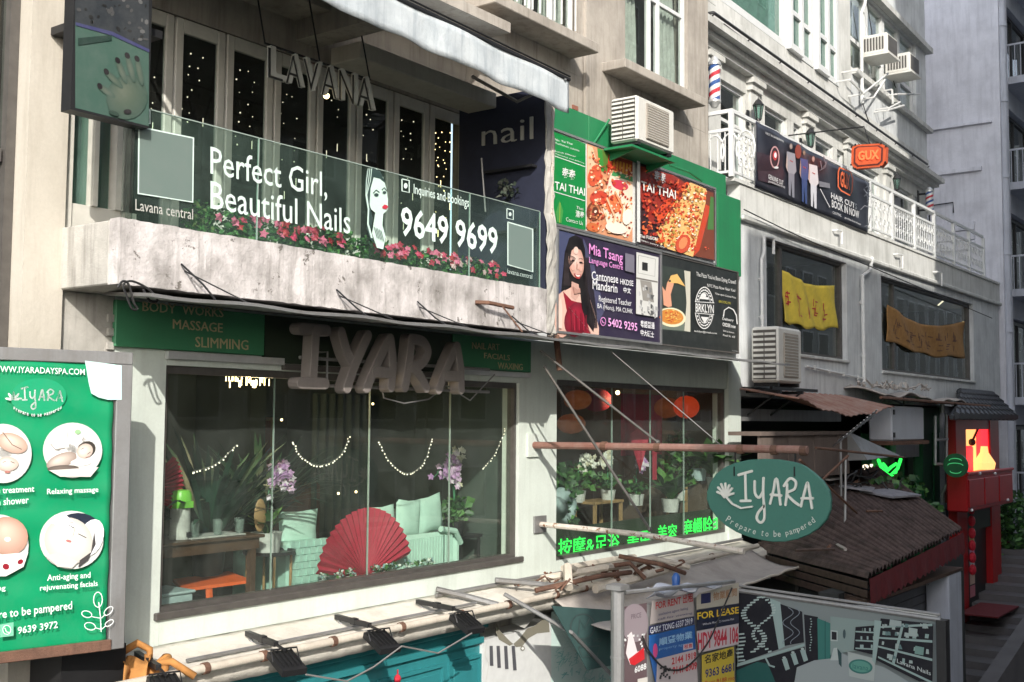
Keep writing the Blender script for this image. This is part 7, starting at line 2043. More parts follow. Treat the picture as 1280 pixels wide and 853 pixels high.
a.poly([k(595, 495), k(890, 440), k(890, 585), k(610, 645)], srgb(196, 184, 186)); a.text(k(605, 630), k(888, 575), k(605, 505), 'HDY 9844 106', srgb(186, 36, 60), .03)
a.poly([k(632, 660), k(855, 600), k(862, 900), k(632, 900)], srgb(196, 172, 60)); a.text(k(650, 725), k(850, 675), k(650, 660), '名家地產', srgb(34, 32, 30), .02); a.text(k(655, 820), k(855, 770), k(655, 760), '9363 6681', srgb(34, 40, 110), .02); a.text(k(655, 870), k(860, 830), k(655, 840), 'Rent 8188 mo', srgb(180, 60, 40), .01)
a.build('pasted_posters', 'print', t)
m = MB(None); c = hit(772, 737, HX.o+HX.n*.25, HX.n); m.tube([(c.x, c.y, -.8), tuple(c)], .055, 12); m.box(c.x-.07, c.x+.07, c.y-.07, c.y+.07, c.z, c.z+.04); m.tube([(c.x, c.y, c.z-.55), (c.x, c.y, c.z-.53)], .06, 12)
subthing(m, 'kerb_post', 'greymetal', 'round grey steel post at the left of the pasted posters', 'post')
pc_ = c
m = MB(HX); a_ = HX.uz(770, 739, .1); b_ = HX.uz(918, 727, .1); m.tube([(a_[0], .2, a_[1]), (b_[0], .1, b_[1])], .018, 6); subthing(m, 'cross_bar', 'greymetal', 'thin bar from the grey post across the top of the posters', 'bar')
t = thing('plastic_sheet', 'crumpled blue-grey sheet folded over the top of the posters', 'sheet', HX.w(-.8, .1, zTop))
m = MB(HX); m.grid(lambda a_, b_: ((lambda p: (p[0], .03+.10*math.sin(b_*3.14)+.02*math.sin(a_*25), p[1]+.02*math.sin(a_*17+b_*4)))(HX.uz(816+a_*84, 742-b_*9*(1-.7*a_)-a_*8+ (1-b_)*8*(1-a_), .1))), 30, 8, (0, -.01, 0)); m.build('sheet', 'bluewall', t, smooth='all')
m = MB(HX); u, z = HX.uz(845, 733, .05); m.lathe((u, .05, z), [(0, 0), (.034, 0), (.038, .08), (.02, .11), (0, .12)], 14); subthing(m, 'blue_cap', 'bluestripe', 'small blue bottle on top of the poster hoarding', 'bottle', smooth=True)
m = MB(HX); P = [HX.uz(x, y, .04) for x, y in ((803, 795), (812, 815), (832, 836), (858, 834), (884, 805), (900, 770), (915, 735))]; m.tube([(p[0], .04, p[1]) for p in curve(P, 10)], .008, 5); subthing(m, 'dangling_cable', 'blackcable', 'black cable looping across the property posters', 'cable')
# salon board
SX = 10.02; HS = FX(SX)
t = thing('salon_board', 'large teal-toned photo board of a salon interior at the kerb', 'board', WX(1050, 853, SX))
cTL = WX(922, 738, SX); cTR = WX(1176, 775, SX)
m = MB(HS); m.box(-cTL.y+.01, -cTR.y-.03, -.06, .0, 1.2, cTL.z-.03); m.build('panel', 'white', t)
m = MB(None); m.tube([tuple(cTL), tuple(cTR)], .022, 8); m.tube([(cTL.x-.01, cTL.y, cTL.z+.045), (cTR.x-.01, cTR.y, cTR.z+.045)], .012, 6); m.build('top_rail', 'greymetal', t)
m = MB(HS); m.box(-cTR.y-.03, -cTR.y+.05, -.08, .04, -.8, cTR.z+.0); m.build('end_post', 'blackmetal', t)
a = Art(HS, .002, .0009); k = scaleq(910, 720, 4.571)
_n0 = len(a.mb.c); T0 = srgb(150, 172, 168); DK = srgb(20, 38, 46); LT_ = srgb(176, 200, 196); TM = srgb(70, 136, 128)
a.poly([(922, 740), (1174, 776), (1174, 880), (922, 880)], srgb(150, 160, 160))
a.poly([k(60, 85), k(240, 130), k(290, 420), k(60, 500)], DK); a.poly([k(240, 130), k(300, 150), k(325, 405), k(290, 420)], LT_); a.poly([k(300, 160), k(425, 205), k(435, 380), k(325, 400)], DK); a.poly([k(435, 220), k(515, 235), k(520, 480), k(450, 500)], DK)
def chain(x0, y0, amp, per, n, ang, s_):
    for i in range(n):
        f_ = i/(n-1); y = y0+f_*per; x = x0+amp*math.sin(f_*6.283*1.1+ang)
        a.poly([k(x-s_, y), k(x+s_, y-4), k(x+s_, y+5), k(x-s_, y+9)], srgb(200, 220, 216), same=i > 0)
chain(150, 120, 60, 310, 22, 2.6, 15); chain(205, 120, 60, 310, 22, 0, 10); chain(75, 330, 8, 150, 8, 0, 20)
for xx, am in ((345, 30), (385, 26)): a.line([k(xx+am*math.sin(i*.6), 180+i*11) for i in range(20)], .9, srgb(150, 160, 170))
for i in range(13): a.ell(*k(475+4*math.sin(i), 245+i*15), 1.1, .9, LT_, 6, same=i > 0)
a.poly([k(55, 500), k(440, 385), k(440, 400), k(55, 520)], LT_); a.poly([k(50, 520), k(250, 460), k(440, 405), k(470, 620), k(50, 640)], DK); a.poly([k(50, 540), k(170, 490), k(230, 500), k(280, 620), k(50, 640)], srgb(48, 104, 100)); a.line([k(215, 462), k(240, 510), k(270, 520)], 2.2, LT_)
for (x, y) in ((335, 500), (385, 470), (440, 450)): a.poly([k(x-24, y-26), k(x+4, y-30), k(x+22, y+30), k(x-2, y+40)], LT_); a.ell(*k(x-10, y-34), 2.2, 1.6, srgb(200, 214, 210), 8)
a.poly([k(515, 240), k(590, 270), k(590, 470), k(520, 480)], TM); a.line([k(560, 255), k(560, 490)], .8, srgb(30, 90, 90)); a.poly([k(590, 230), k(850, 260), k(850, 420), k(700, 430), k(590, 450)], srgb(158, 178, 174))
a.poly([k(592, 308), k(632, 312), k(632, 372), k(592, 370)], srgb(200, 214, 210)); a.poly([k(598, 316), k(626, 320), k(626, 364), k(598, 362)], DK); a.ell(*k(670, 330), 1.8, 6, srgb(80, 100, 104), 10)
a.poly([k(400, 520), k(500, 480), k(590, 470), k(640, 430), k(720, 470), k(900, 520), k(1100, 640), k(380, 640)], srgb(176, 186, 186)); a.poly([k(590, 480), k(610, 410), k(630, 408), k(650, 480)], srgb(206, 218, 214)); a.poly([k(630, 410), k(655, 440), k(655, 520), k(640, 500)], srgb(60, 90, 92))
a.poly([k(735, 290), k(860, 280), k(845, 450), k(725, 420)], DK)
for j, y in enumerate((300, 350, 395)): a.poly([k(735, y+12), k(855, y+18), k(855, y+26), k(735, y+20)], LT_, same=j > 0)
for j in range(14): x = rr.uniform(745, 840); y = rr.choice((295, 342, 390)); a.poly([k(x, y), k(x+10, y+1), k(x+10, y+20), k(x, y+19)], LT_, same=j > 0)
a.poly([k(690, 430), k(850, 470), k(840, 600), k(700, 570)], srgb(196, 206, 202)); a.ell(*k(765, 515), 15, 9, TM, 24, 8); a.ell(*k(765, 515), 12.5, 7, srgb(110, 176, 160), 24, 8); a.text(k(720, 525), k(810, 540), k(720, 495), 'lavana', TM, .0)
a.poly([k(880, 240), k(1180, 270), k(1175, 600), k(1100, 600), k(840, 470)], DK)
for j, (y0, y1) in enumerate(((285, 270), (345, 365), (395, 470), (455, 600))): a.poly([k(865, y0), k(1175, y1), k(1175, y1+14), k(865, y0+10)], LT_, same=j > 0)
a.poly([k(845, 250), k(885, 255), k(850, 500), k(832, 480)], LT_); a.poly([k(1000, 270), k(1015, 270), k(960, 500), k(945, 490)], LT_)
for j in range(40):
    x = rr.uniform(880, 1150); f_ = (x-865)/310; y = rr.choice((262-5*f_+10, 310+20*f_, 365+55*f_, 425+90*f_)); h_ = rr.uniform(16, 34); a.poly([k(x, y), k(x+rr.uniform(8, 22), y+3), k(x+rr.uniform(8, 20), y+h_), k(x-3, y+h_-2)], srgb(*rr.choice([(170, 196, 190), (190, 206, 202), (120, 150, 150)])), same=(j % 8 != 0))
a.poly([k(935, 245), k(1000, 255), k(1000, 285), k(930, 280)], srgb(186, 200, 198)); a.poly([k(1042, 290), k(1092, 300), k(1088, 345), k(1040, 340)], srgb(190, 206, 202)); a.poly([k(1080, 395), k(1130, 405), k(1125, 450), k(1075, 440)], srgb(140, 176, 168))
a.text(k(975, 492), k(1168, 565), k(975, 468), 'Lavana Nails', (.72, .78, .76, 1), .01)
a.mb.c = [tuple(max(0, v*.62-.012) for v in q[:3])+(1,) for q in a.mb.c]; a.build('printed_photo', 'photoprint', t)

# ================================================================ low tin-roofed stall with the red fringe
M['oldplank'] = plain('dark_old_plank', (.10, .065, .05, 1), .8, 0, .25)
t = thing('tin_roof_stall', 'low stall with a dirty corrugated roof and a dark red fringe', 'stall', (16, -2, -.8))
A0 = WX(918, 690, 14.6); A1 = WX(1085, 722, 14.6)      # near eave, from the wall out to the street corner
Y1 = A1.y; FS = Frame((14.6, Y1, 0), (1, 0, 0), (0, -1, 0))
E1 = hit(1203, 664, (0, Y1, 0), Vector((0, 1, 0)))       # far street corner
hi0 = A0.z+.35
def roofp(a_, b_, w_=0.0):
    """a along the street, b from the wall out"""
    x = 14.6+2.4*(1-b_)+a_*(E1.x-14.6+1.4*(1-b_)); y = -.25+(Y1+.25)*b_
    zb_ = 3.98+.85*min(1, a_*2.6)+.25*a_
    return (x, y, zb_*(1-b_)+(A1.z+a_*(E1.z-A1.z))*b_+w_)
n = 30
for i in range(n):
    m = MB(None)
    def g(a_, b_, i=i):
        return roofp((i+a_)/n, b_, .07*math.sin(a_*math.pi)+.004*math.sin(b_*9+i)+.02*((i*7)%5-2)/2*.4)
    m.grid(g, 4, 5, (0, 0, -.012)); m.build('corrugated_sheet', 'tin', t)
for j in range(3):
    m = MB(None); m.box(14.56-.02*j, 14.60-.02*j, Y1, -.3, 0, .085)
    for i, v in enumerate(m.v):
        b_ = (v.y+.25)/(Y1+.25); v.x += 2.4*(1-b_); v.z += 3.98*(1-b_)+A1.z*b_-.03-.11*(j+1)
    m.build('fascia_plank', 'oldplank', t)
m = MB(FS); L = E1.x-14.6
top = [(a_/40*L, 0, A1.z+a_/40*(E1.z-A1.z)-.02) for a_ in range(41)]; pts = []
for i, p in enumerate(top): pts += [(p[0], .02, p[2]), (p[0], .03+.012*math.sin(i*1.3), p[2]-.30-(.05 if i % 2 else 0))]
m.add(pts, [(2*i, 2*i+2, 2*i+3, 2*i+1) for i in range(40)]); m.build('fringe', 'redcloth', t, fix=False)
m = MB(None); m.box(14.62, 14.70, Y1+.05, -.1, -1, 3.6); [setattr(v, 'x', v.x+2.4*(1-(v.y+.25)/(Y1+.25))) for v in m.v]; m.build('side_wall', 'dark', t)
for y in (Y1+.1, Y1+.75, Y1+1.5): 
    m = MB(None); m.box(14.57, 14.62, y, y+.07, -1, 3.65); [setattr(v, 'x', v.x+2.4*(1-(v.y+.25)/(Y1+.25))) for v in m.v]; m.build('post', 'frame', t)
m = MB(None); rq = random.Random(6)
for k_ in range(22):
    m = MB(FS); z = .9+k_*.13; m.box(.6, 4.6, -.42, -.36-.0*(k_ % 2), z, z+.12); m.build('shutter_slat', 'shutter', t)
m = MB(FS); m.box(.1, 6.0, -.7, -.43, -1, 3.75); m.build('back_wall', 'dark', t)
m = MB(FS); zc = hit(1190, 690, FS.o, FS.n); m.box(zc.x-14.6-.2, zc.x-14.6+.5, -.35, .0, -.6, 3.7, bev=.02); m.build('column', 'bluewall', t)
m = MB(FS); m.box(.0, L, -.3, .0, A1.z-.35, A1.z-.3); m.build('beam', 'wood', t)
for j in range(7):
    m = MB(FS); m.tube([(.5+j*.2, -.3, 2.9+.12*j), (3.6, -.3, 3.2+.05*j)], .007, 4)
m.build('wire', 'cable', t)
# loose boards and litter on that roof
M['litter'] = plain('pale_roof_litter', (.32, .31, .33, 1), .7, 0, .2)
for i, (a_, b_, sx_, sy_, rot, mt, lb) in enumerate(((.62, .25, .9, .4, .3, 'litter', 'long pale torn board lying at the back of the tin roof'), (.78, .45, .8, .45, -.2, 'litter', 'broad grey-white board at the right of the tin roof'), (.70, .15, .5, .3, .7, 'blackmetal', 'small black panel tilted on the tin roof'), (.45, .1, .6, .25, .1, 'canvas', 'brown-grey tarp scrap at the back of the tin roof'))):
    p = Vector(roofp(a_, b_, .06+.03*i)); m = MB(None); m.box(-sx_*.6, sx_*.6, -sy_*.7, sy_*.7, 0, .03); R3 = Matrix.Rotation(rot, 3, 'Z') @ Matrix.Rotation(.12, 3, 'X')
    m.v = [p+R3 @ v for v in m.v]; subthing(m, 'loose_board', mt, lb, 'board')
for i, ((x0, y0), (x1, y1), lb) in enumerate((((1057, 575), (1056, 690), 'upright grey pole rising from the tin roof'), ((1000, 575), (1080, 650), 'long dark diagonal pole leaning over the tin roof'), ((985, 640), (1060, 570), 'dark diagonal pole crossing behind the oval sign'), ((1020, 560), (1130, 572), 'thin dark bar level above the tin roof'))):
    m = MB(None); p = W(x0, y0, -1.5); q = W(x1, y1, -1.6); m.tube([tuple(p), tuple(q)], .02, 6); subthing(m, 'leaning_pole', 'greymetal' if i == 0 else 'rust', lb, 'pole')
m = MB(None); rq = random.Random(12)
for j in range(26):
    p = W(rq.uniform(1010, 1120), rq.uniform(595, 650), rq.uniform(-1.2, -.4)); pts = [p]
    for s_ in range(4): pts.append(pts[-1]+Vector((rq.uniform(-.1, .5), rq.uniform(-.2, .2), rq.uniform(-.22, .18))))
    m.tube([tuple(x) for x in pts], .015, 4)
o = m.build('cable_tangle', 'blackcable'); tag(o, 'tangle of black cables behind the tin roof', 'cables'); o['kind'] = 'stuff'

rq = random.Random(40)
for i, (px, py, yy, lb) in enumerate(((1098, 622, -.9, 'ragged dark green plant behind the tin roof, left one'), (1130, 615, -.7, 'ragged green plant under the steel cabinet'), (1150, 640, -1.0, 'low green weeds at the back edge of the tin roof'))):
    c = W(px, py, yy); t = thing('wild_plant', lb, 'plant', tuple(c))
    m = MB(None); leaves(m, tuple(c), (.6, .4, .35 if i < 2 else .15), 220, .16, GREENS, rnd=rq); m.build('foliage', 'leaf', t, fix=False)
    m = MB(None); m.tube([(c.x, c.y, c.z-.8), (c.x+.05, c.y, c.z)], .03, 5); m.build('stem', 'wood', t)
for i in range(9):
    a_, b_ = rq.uniform(.05, .95), rq.uniform(.1, .9); p = Vector(roofp(a_, b_, .07)); an = rq.uniform(0, 3.1); L = rq.uniform(.5, 1.4)
    m = MB(None); m.tube([tuple(p), tuple(p+Vector((L*math.cos(an), L*math.sin(an)*.4, rq.uniform(0, .08))))], rq.uniform(.015, .035), 5)
    subthing(m, 'loose_stick', ['rust', 'oldplank', 'canvas'][i % 3], ['thin rusty rod', 'dark wooden stick', 'pale stick'][i % 3]+' lying on the tin roof, '+['near the eave', 'in its middle', 'towards the fringe', 'at its back', 'beside the torn board', 'by the upright pole', 'at its left side', 'at its right corner', 'near the black panel'][i], 'stick', 'sticks littering the tin roof')
# ---------------------------------------------------------------- lower storey of the terrace building
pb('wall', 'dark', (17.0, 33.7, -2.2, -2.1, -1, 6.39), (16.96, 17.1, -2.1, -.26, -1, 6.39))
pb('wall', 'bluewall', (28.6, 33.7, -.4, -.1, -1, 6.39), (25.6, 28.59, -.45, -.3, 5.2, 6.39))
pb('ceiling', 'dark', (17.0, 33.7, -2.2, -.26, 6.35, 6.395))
t = thing('rusty_awning', 'rusty red tin awning sagging under the air conditioner', 'awning', (18.5, -.4, 6.2))
n = 18; a_L = W(937, 494, -.2); a_R = W(1108, 506, -.2)
for i in range(n):
    m = MB(None)
    def g(a_, b_, i=i):
        q = (i+a_)/n; x = 16.9+q*4.6; return (x, -.02-b_*1.0, 6.52-.02*q-b_*(.16+.24*math.sin(q*3.0))+.02*math.sin(a_*math.pi)+.02*math.sin(q*23)*b_)
    m.grid(g, 4, 5, (0, 0, -.015)); m.build('tin_strip', 'tinred', t)
m = MB(FA); m.box(16.98, 21.4, -.05, .02, 6.0, 6.2); m.build('back_beam', 'greymetal', t)
t = thing('torn_awning', 'torn grey canvas awning heaped with debris over the green shop', 'awning', (24, -.5, 6.4))
m = MB(FA); m.grid(lambda a_, b_: (21.6+a_*6.2, .0+b_*.8, 6.66-.12*a_-b_*.1+.05*math.sin(a_*13+b_*4)+.03*math.sin(a_*31)), 60, 6, (0, 0, -.02)); m.build('canvas', 'canvas', t, smooth='all')
m = MB(FA); m.tube([(21.3, .82, 6.46), (29.2, .82, 6.40)], .03, 6); m.build('front_bar', 'rust', t)
rq = random.Random(2); m = MB(FA)
for j in range(50):
    u = rq.uniform(21.6, 24.8); d = rq.uniform(.1, .75); m.tube([(u, d, 6.68), (u+rq.uniform(-.3, .3), d+rq.uniform(-.1, .1), 6.7+rq.uniform(0, .12))], rq.uniform(.01, .03), 4)
m.build('twig_litter', 'canvas', t, kind='stuff')
# timber bin and its pitched cap
t = thing('timber_housing', 'weathered brown board housing with a pitched metal hood at its right end', 'housing', (18, -.8, 4.9))
HD = .75
z1 = FA.Z(960, 545, HD); z0 = FA.Z(1000, 598, HD); M['oldboard'] = weathered('weathered_boards', (.17, .13, .11, 1), (.08, .06, .05, 1), .4, .5, .9, bump=.4)
uA = FA.U(950, 560, HD); uB = FA.U(1062, 560, HD); nb = 7
for i in range(nb):
    m = MB(FA); a_ = uA+(uB-uA)*i/nb; b_ = uA+(uB-uA)*(i+1)/nb-.015; m.box(a_, b_, HD-.04-.01*(i % 2), HD-.01*(i % 2), z0, z1); m.build('board', 'oldboard', t)
m = MB(FA); m.box(uA-.05, uB+.02, HD-.5, HD+.04, z1+.002, z1+.06); m.build('top_rail', 'oldboard', t)
uC = FA.U(1095, 572, HD)
m = MB(FA); m.add([(uB-.1, HD-.5, z1+.05), (uB-.1, HD+.02, z1+.05), (uC, HD-.1, z0+.38), (uC, HD+.45, z0+.30), (uB-.1, HD+.35, z0+.25), (uB-.1, HD-.5, z0+.2)], [(0, 1, 3, 2), (1, 4, 3), (0, 5, 4, 1), (2, 3, 4, 5), (0, 2, 5)]); m.build('hood', 'greymetal', t)
# television aerial
t = thing('tv_aerial', 'pale comb-shaped television aerial above the timber housing', 'aerial', W(1047, 562, -1.0))
a_ = W(1048, 552, -1.1); b_ = W(1092, 518, -1.1)
m = MB(None); m.tube([tuple(a_), tuple(b_)], .022, 6); m.build('boom', 'alu', t)
for i in range(11):
    p = a_.lerp(b_, i/10); s_ = .55-.02*i
    m = MB(None); m.tube([tuple(p+Vector((-.28*s_*1.4, -.3*s_, .08))), tuple(p+Vector((0, 0, .0))), tuple(p+Vector((.28*s_*1.4, .3*s_, -.08)))], .014, 5); m.build('element', 'alu', t)
m = MB(None); m.tube([tuple(a_+Vector((.1, 0, 0))), (a_.x+.1, a_.y, a_.z-.9)], .02, 6); m.build('mast', 'greymetal', t)
# grey cabinet
t = thing('steel_cabinet', 'pale grey steel cabinet hung above the green shop', 'cabinet', W(1135, 550, -.6))
o, ex = board(FA, ((1115, 508), (1154, 509), (1156, 551), (1115, 551)), .15, .62, 'body', 'cabinet', t, bev=.03)
for (z, u) in ((ex[3]-.12, ex[0]+.1), (ex[2]+.12, ex[0]+.1)):
    m = MB(FA); m.box(u-.04, u+.04, .621, .64, z-.05, z+.05); m.build('hinge', 'blackmetal', t)
m = MB(FA); m.box(ex[0]-.1, ex[1]+.2, .1, .66, ex[2]-.08, ex[2]-.003); m.build('shelf', 'rust', t)
m = MB(FA); m.tube([(ex[0]+.2, .3, ex[3]), (ex[0]+.5, .35, ex[3]+.2), (ex[1]-.3, .3, ex[3]+.05), (ex[1], .2, ex[3]+.25)], .02, 5); subthing(m, 'loose_cable', 'cable', 'loose pale cable curling over the grey steel cabinet', 'cable')
# green shop
t = thing('green_shop', 'dark green shop front with glowing green neon behind the cabinet', 'shop', (24, .3, 0))
gD = -.25
gu = lambda px: FA.U(px, 580, gD)
for (a_, b_, mt) in ((1088, 1100, 'darkgreen'), (1152, 1164, 'darkgreen'), (1166, 1184, 'darkgreen')):
    m = MB(FA); m.box(gu(a_), gu(b_), gD-.2, gD+.03, .5, 6.34, bev=.01); m.build('pilaster', mt, t)
m = MB(FA); m.box(gu(1088), gu(1186), gD-.2, gD+.05, 5.75, 6.345); m.build('fascia', 'darkgreen', t)
m = MB(FA); m.box(gu(1100), gu(1152), gD-.16, gD-.15, 2, 5.74); m.build('shop_glass', 'darkglass', t)
for px in (1118, 1136):
    m = MB(FA); u = gu(px); m.box(u-.04, u+.04, gD-.2, gD-.1, 2, 5.74); m.build('mullion', 'darkgreen', t)
m = MB(FA); m.box(gu(1106), gu(1124), gD-.14, gD-.10, FA.Z(1110, 592, gD), FA.Z(1110, 572, gD)); m.build('poster', 'darkgreen', t)
t = thing('leaf_neon', 'green neon leaf emblem glowing in the green shop', 'neon sign', W(1113, 590, .1))
m = MB(FA)
for P in (((1098, 575), (1102, 585), (1112, 596), (1122, 586), (1126, 574)), ((1104, 580), (1110, 588), (1114, 584), (1120, 580)), ((1108, 592), (1114, 596), (1120, 590))):
    m.tube([(lambda q: (q[0], -.08, q[1]))(FA.uz(x, y, -.08)) for x, y in P], .035, 6)
m.build('neon_tube', 'neon', t)
t = thing('white_neon', 'tiny white lit lettering left of the green leaf neon', 'sign', W(1090, 588, .1))
m = MB(FA); text_on(m, FA, -.08, (1078, 590), (1090, 589), (1078, 581), '21', extrude=.02, bold=.05); m.build('letters', 'bulbcool', t)
GX2 = 25.5
t = thing('round_sign', 'round dark green sign with pale green script beside the red gate', 'sign', WX(1194, 597, GX2))
c = WX(1195, 582, GX2); HR = FX(GX2)
m = MB(HR); n = 28; rad = abs(WX(1211, 582, GX2).y-WX(1180, 582, GX2).y)/2; P = [(-c.y+rad*math.cos(i/n*6.283), -.04, c.z+rad*math.sin(i/n*6.283)) for i in range(n)]; m.slab(P, (0, .08, 0)); m.build('disc', 'darkgreen', t)
m = MB(HR)
for dz, w_ in ((.10, .5), (.0, .62), (-.12, .45)): m.tube([(-c.y+rad*w_*math.cos(i/8*3.14), .05, c.z+dz+.05*math.sin(i/8*3.14)*(1 if dz >= 0 else -1)) for i in range(9)], .009, 4)
M['softgreen'] = plain('pale_green_script', (.1, .5, .2, 1), .5, 0, 0, (.05, .5, .15, 1), .25); m.build('script', 'softgreen', t)
# glass tubes/rack left of the gate
t = thing('pipe_rack', 'grey hanging pipe frame between the cabinet and the red gate', 'rack', W(1175, 580, -.5))
m = MB(FA)
for (x0, y0, x1, y1) in ((1169, 520, 1169, 580), (1183, 518, 1183, 582), (1169, 550, 1184, 549), (1169, 580, 1183, 581), (1178, 500, 1178, 516)):
    a_ = FA.uz(x0, y0, .5); b_ = FA.uz(x1, y1, .5); m.tube([(a_[0], .5, a_[1]), (b_[0], .5, b_[1])], .05 if y0 == 500 else .035, 6)
m.build('frame_bar', 'alu', t)

# ================================================================ red gate tower
GY = .6
t = thing('red_gate_tower', 'narrow red shopfront tower with a slate hood roof', 'shopfront', FA.w(28.6, GY, 1.4))
gu = lambda px, py=560: FA.U(px, py, GY); gz = lambda py, px=1220: FA.Z(px, py, GY)
L0, L1, L2, L3 = gu(1195), gu(1208), gu(1234), gu(1249)
zt_ = gz(520); zf = 1.35
for (a_, b_, zz0, zz1) in ((L0, L1, zf, zt_), (L2+.3, L3, zf, zt_)):
    m = MB(FA); m.box(a_, b_, GY-.2, GY, zz0, zz1, bev=.02); m.build('column', 'red', t)
m = MB(FA); m.box(L1+.001, L2+.299, GY-.19, GY-.02, gz(537), zt_); m.build('lintel', 'red', t)
zb1 = gz(590)
m = MB(FA); m.box(L1+.001, L2+.299, GY-.2, GY-.17, zb1, gz(537)); m.build('lit_back', 'warmglow', t)  # glowing sheet stands in for the warm backlight of the opening
m = MB(FA); m.box(L1-.05, L2+.35, GY-.24, GY-.205, zf, zt_); m.build('light_block_panel', 'signdark', t)  # added plate, keeps the glow from leaking out behind the tower
m = MB(FA); m.box(gu(1229), L2+.298, GY-.165, GY-.05, zb1, gz(537)); m.build('red_drape', 'redglow', t)  # drape and drum emit so the opening looks lit red
m = MB(FA); m.box(L1+.1, L1+.85, GY-.165, GY-.06, zb1, zb1+.62, bev=.04); m.build('red_drum', 'redglow', t)
m = MB(FA); u, z = FA.uz(1232, 578, GY); m.lathe((u-.3, GY+.05, zb1), [(.22, 0), (.26, .2), (.1, .45), (.08, .6)], 12); m.build('lit_lamp', 'warmglow', t)
m = MB(FA); u, z = FA.uz(1215, 553, GY-.1); m.ball((u, GY-.1, z), .09, 8, 6); m.tube([(u, GY-.1, z), (u+.7, GY-.1, z+.4)], .03, 5); m.build('dark_charm', 'blackmetal', t)
# balcony box
z0, z1 = gz(632), gz(588); bx0 = FA.U(1209, 600, GY+.45); bx1 = FA.U(1266, 600, GY+.45)
m = MB(FA); m.box(bx0, bx1, GY+.001, GY+.45, z0, z1, bev=.03); m.build('balcony_box', 'red', t)
for q in (.0, .33, .66):
    m = MB(FA); a_ = bx0+.05+(bx1-bx0-.1)*q; m.box(a_, a_+(bx1-bx0)*.3, GY+.451, GY+.48, z0+.1, z1-.12, bev=.01); m.build('balcony_panel', 'red', t)
m = MB(FA); m.tube([(bx0, GY+.45, z1), (bx1, GY+.45, z1)], .04, 6); m.build('top_rail', 'red', t)
m = MB(FX(L0+.1)); P = [FX(L0+.1).uz(x, y) for x, y in ((1211, 590), (1200, 600), (1184, 607), (1180, 616), (1180, 628), (1211, 634))]
m.slab([(p[0], 0, p[1]) for p in P], (0, .08, 0)); m.build('curved_side', 'signdark', t)
m = MB(FX(L0+.1)); m.tube([(p[0], .1, p[1]) for p in P[:5]], .045, 6); m.build('curved_trim', 'alu', t)
m = MB(FA); 
for px, py in ((1225, 592), (1244, 592), (1215, 638), (1260, 625)):
    u, z = FA.uz(px, py, GY+.5); m = MB(FA); m.ball((u, GY+.5, z), .035, 8, 6); m.build('lamp_knob', 'white', t)
m = MB(FA); m.box(L1+.003, L2+.297, GY-.15, GY-.03, gz(663), gz(640)+.1); m.build('signboard', 'olive', t)
m = MB(FA); m.box(L1+.003, L2+.297, GY-.19, GY-.15, zf, gz(663)-.01); m.build('door', 'blackmetal', t)
m = MB(FA); a_ = gu(1217); 
pc_cols = [(.6, .2, .25, 1), (.7, .5, .4, 1), (.6, .6, .62, 1), (.7, .3, .5, 1), (.75, .5, .2, 1)]
for j in range(9):
    m.col = pc_cols[j % 5]; z = zf+.5+j*.3; m.add([(a_, GY-.145, z), (a_+.45, GY-.145, z), (a_+.45, GY-.145, z+.27), (a_, GY-.145, z+.27)], [(0, 1, 2, 3)])
m.build('door_posters', 'print', t, fix=False)
m = MB(FA); rq = random.Random(4)
for j in range(8): m.ball((L1-.05, GY+.1, 2.6+j*.28), .11, 7, 5, (1, .8, 1.2))
m.build('red_garland', 'redfur', t)
# tiled hood roof : the tiles are laid in rows
zr0 = zt_-.05; zr1 = gz(489)
uR0, uR1 = FA.U(1190, 522, GY+.5), FA.U(1270, 516, GY+.5); uQ0, uQ1 = FA.U(1200, 488, GY-.5), FA.U(1240, 490, GY-.5)
def rp(a_, b_): # slope facing the street
    return ((uR0*(1-b_)+uQ0*b_)*(1-a_)+(uR1*(1-b_)+uQ1*b_)*a_, GY+.5-1.0*b_, zr0+(zr1-zr0)*b_)
m = MB(FA); m.slab([rp(0, 0), rp(1, 0), rp(1, 1), rp(0, 1)], (0, -.05, -.06)); m.build('roof_deck', 'rooftile', t)
for i in range(14):
    m = MB(FA)
    for r in range(5):
        p = rp((i+.5)/14, r/5); q = rp((i+.5)/14, (r+1.08)/5)
        m.tube([(p[0], p[1]+.03, p[2]+.03), (q[0], q[1]+.0, q[2]+.0)], .085, 6)
    m.build('tile', 'rooftile', t)
m = MB(FA); m.slab([(uR0, GY+.5, zr0), (FA.U(1192, 522, .0), .0, zr0), (uQ0, GY-.5, zr1-.02)], (.05, 0, 0)); m.build('gable', 'rooftile', t)
for j in range(5):
    q = j/5; u_ = uR0*(1-q)+FA.U(1192, 522, .0)*q; m = MB(FA); m.tube([(u_-.04, (GY+.5)*(1-q), zr0), (uQ0-.03, GY-.5+.1*(1-q), zr1-.05)], .05, 6); m.build('tile', 'rooftile', t)
m = MB(FA); m.tube([rp(0, 1), rp(1, 1)], .09, 8); m.build('ridge', 'rooftile', t)
m = MB(None); p_ = hit(1232, 762, (0, -.75, 0), Vector((0, 1, 0)))
boxt('door_mat', 'redcloth', 'dark red mat before the door of the red gate tower', 'mat', (FA.U(1212, 770, .9), FA.U(1240, 760, .9), .65, 1.5, 1.72, 1.75))
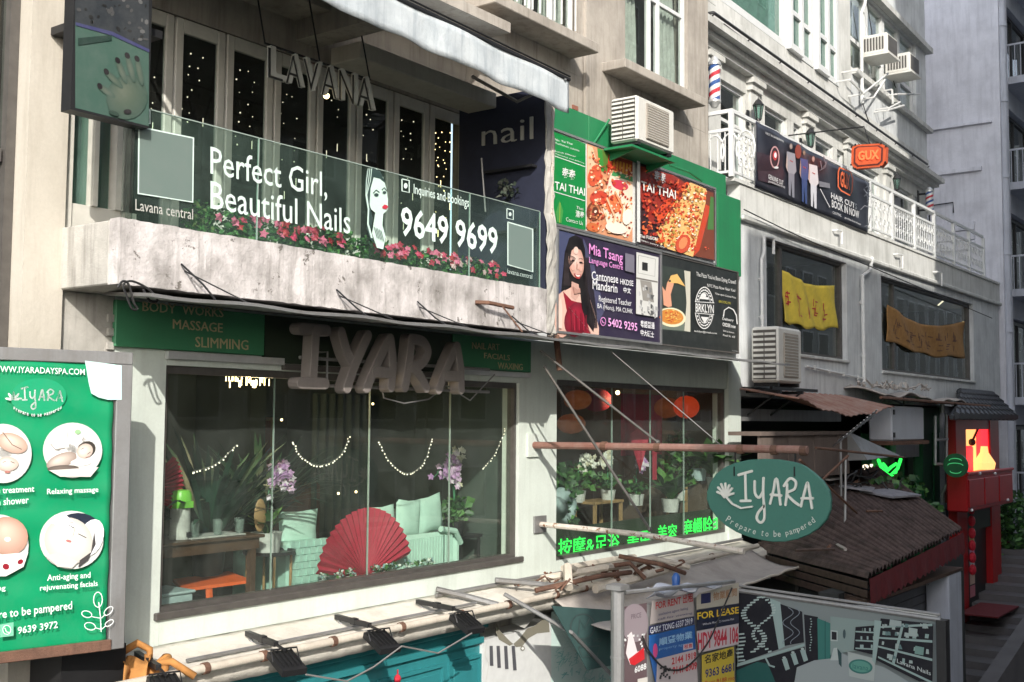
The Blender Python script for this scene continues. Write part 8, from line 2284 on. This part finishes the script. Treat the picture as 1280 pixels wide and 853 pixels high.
# planter bush by the gate
p = W(1264, 752, -.3)
gxp = 34.6; pz_ = WX(1262, 752, 33.0)
t = thing('potted_bush', 'tall leafy bush in a white pot right of the red gate', 'plant', tuple(pz_))
m = MB(None); m.lathe(tuple(pz_), [(0, 0), (.28, 0), (.36, .5), (.3, .5), (0, .45)], 14); m.build('pot', 'pot', t)
m = MB(None); m.tube([(pz_.x, pz_.y, pz_.z+.4), (pz_.x, pz_.y, pz_.z+1.6)], .04, 6); m.build('stem', 'wood', t)
m = MB(None); leaves(m, (pz_.x, pz_.y, pz_.z+1.75), (.62, .6, 1.3), 1300, .17, GREENS, rnd=rr); m.build('foliage', 'leaf', t, fix=False)
t = thing('street_wall', 'low dark sloping wall beside the street steps at the lower right corner', 'wall', (26, -4, 1))
a_ = Vector((22.5, -4.2, 0)); m = MB(None)
p0_ = hit(1215, 853, (0, -2.2, 0), Vector((0, 1, 0))); p1_ = hit(1290, 775, (0, -2.2, 0), Vector((0, 1, 0)))
m.add([(p0_.x-2, -2.2, p0_.z-.55), (p1_.x+3, -2.2, p1_.z+.9), (p1_.x+3, -2.2, -1), (p0_.x-2, -2.2, -1), (p0_.x-2, -2.5, p0_.z-.55), (p1_.x+3, -2.5, p1_.z+.9), (p1_.x+3, -2.5, -1), (p0_.x-2, -2.5, -1)], [(0, 1, 2, 3), (4, 5, 6, 7), (0, 1, 5, 4), (1, 2, 6, 5), (2, 3, 7, 6), (3, 0, 4, 7)]); m.build('coping', 'stonestep', t)

# ---------------------------------------------------------------- bottom left corner under the banner
boxt('black_speaker', 'blackmetal', 'black box cabinet standing under the spa banner', 'box', (4.75, 5.28, .1, .5, 3.1, 4.3))
boxt('dark_beam', 'blackmetal', 'dark steel beam crossing under the spa banner at the left', 'beam', (2.5, 4.74, .45, .55, 4.02, 4.10))
m = MB(FA); m.tube([(4.8, .5, 3.95), (5.2, .7, 4.0), (5.6, .7, 3.93)], .01, 5); m.tube([(5.15, .7, 4.0), (5.4, .75, 3.8)], .01, 5); subthing(m, 'stray_wire', 'cable', 'stray grey wire left of the orange rag', 'wire')
# loops of cable at the balcony corner
m = MB(FA); c = FA.uz(158, 365, .85); P = [FA.uz(x, y, .85) for x, y in ((146, 360), (152, 352), (160, 356), (166, 378), (171, 386), (164, 386), (157, 370), (153, 356), (165, 352), (185, 362), (196, 376), (186, 376), (178, 362))]
m.tube([(p[0], .86, p[1]) for p in curve(P, 8)], .009, 5); subthing(m, 'cable_loop', 'blackcable', 'loops of black cable knotted at the balcony corner', 'cable')
m = MB(FA); a_ = FA.uz(596, 378, .83); m.tube([(a_[0], .81, a_[1]), (a_[0]+.1, .9, a_[1]+.0), (a_[0]+.5, .92, a_[1]-.02)], .022, 6); m.tube([(a_[0]+.3, .91, a_[1]), (a_[0]+.42, 1.0, a_[1]-.18), (a_[0]+.45, 1.08, 6.9)], .01, 5)
subthing(m, 'rusty_peg', 'rust', 'rusty iron peg sticking out of the white parapet', 'peg')
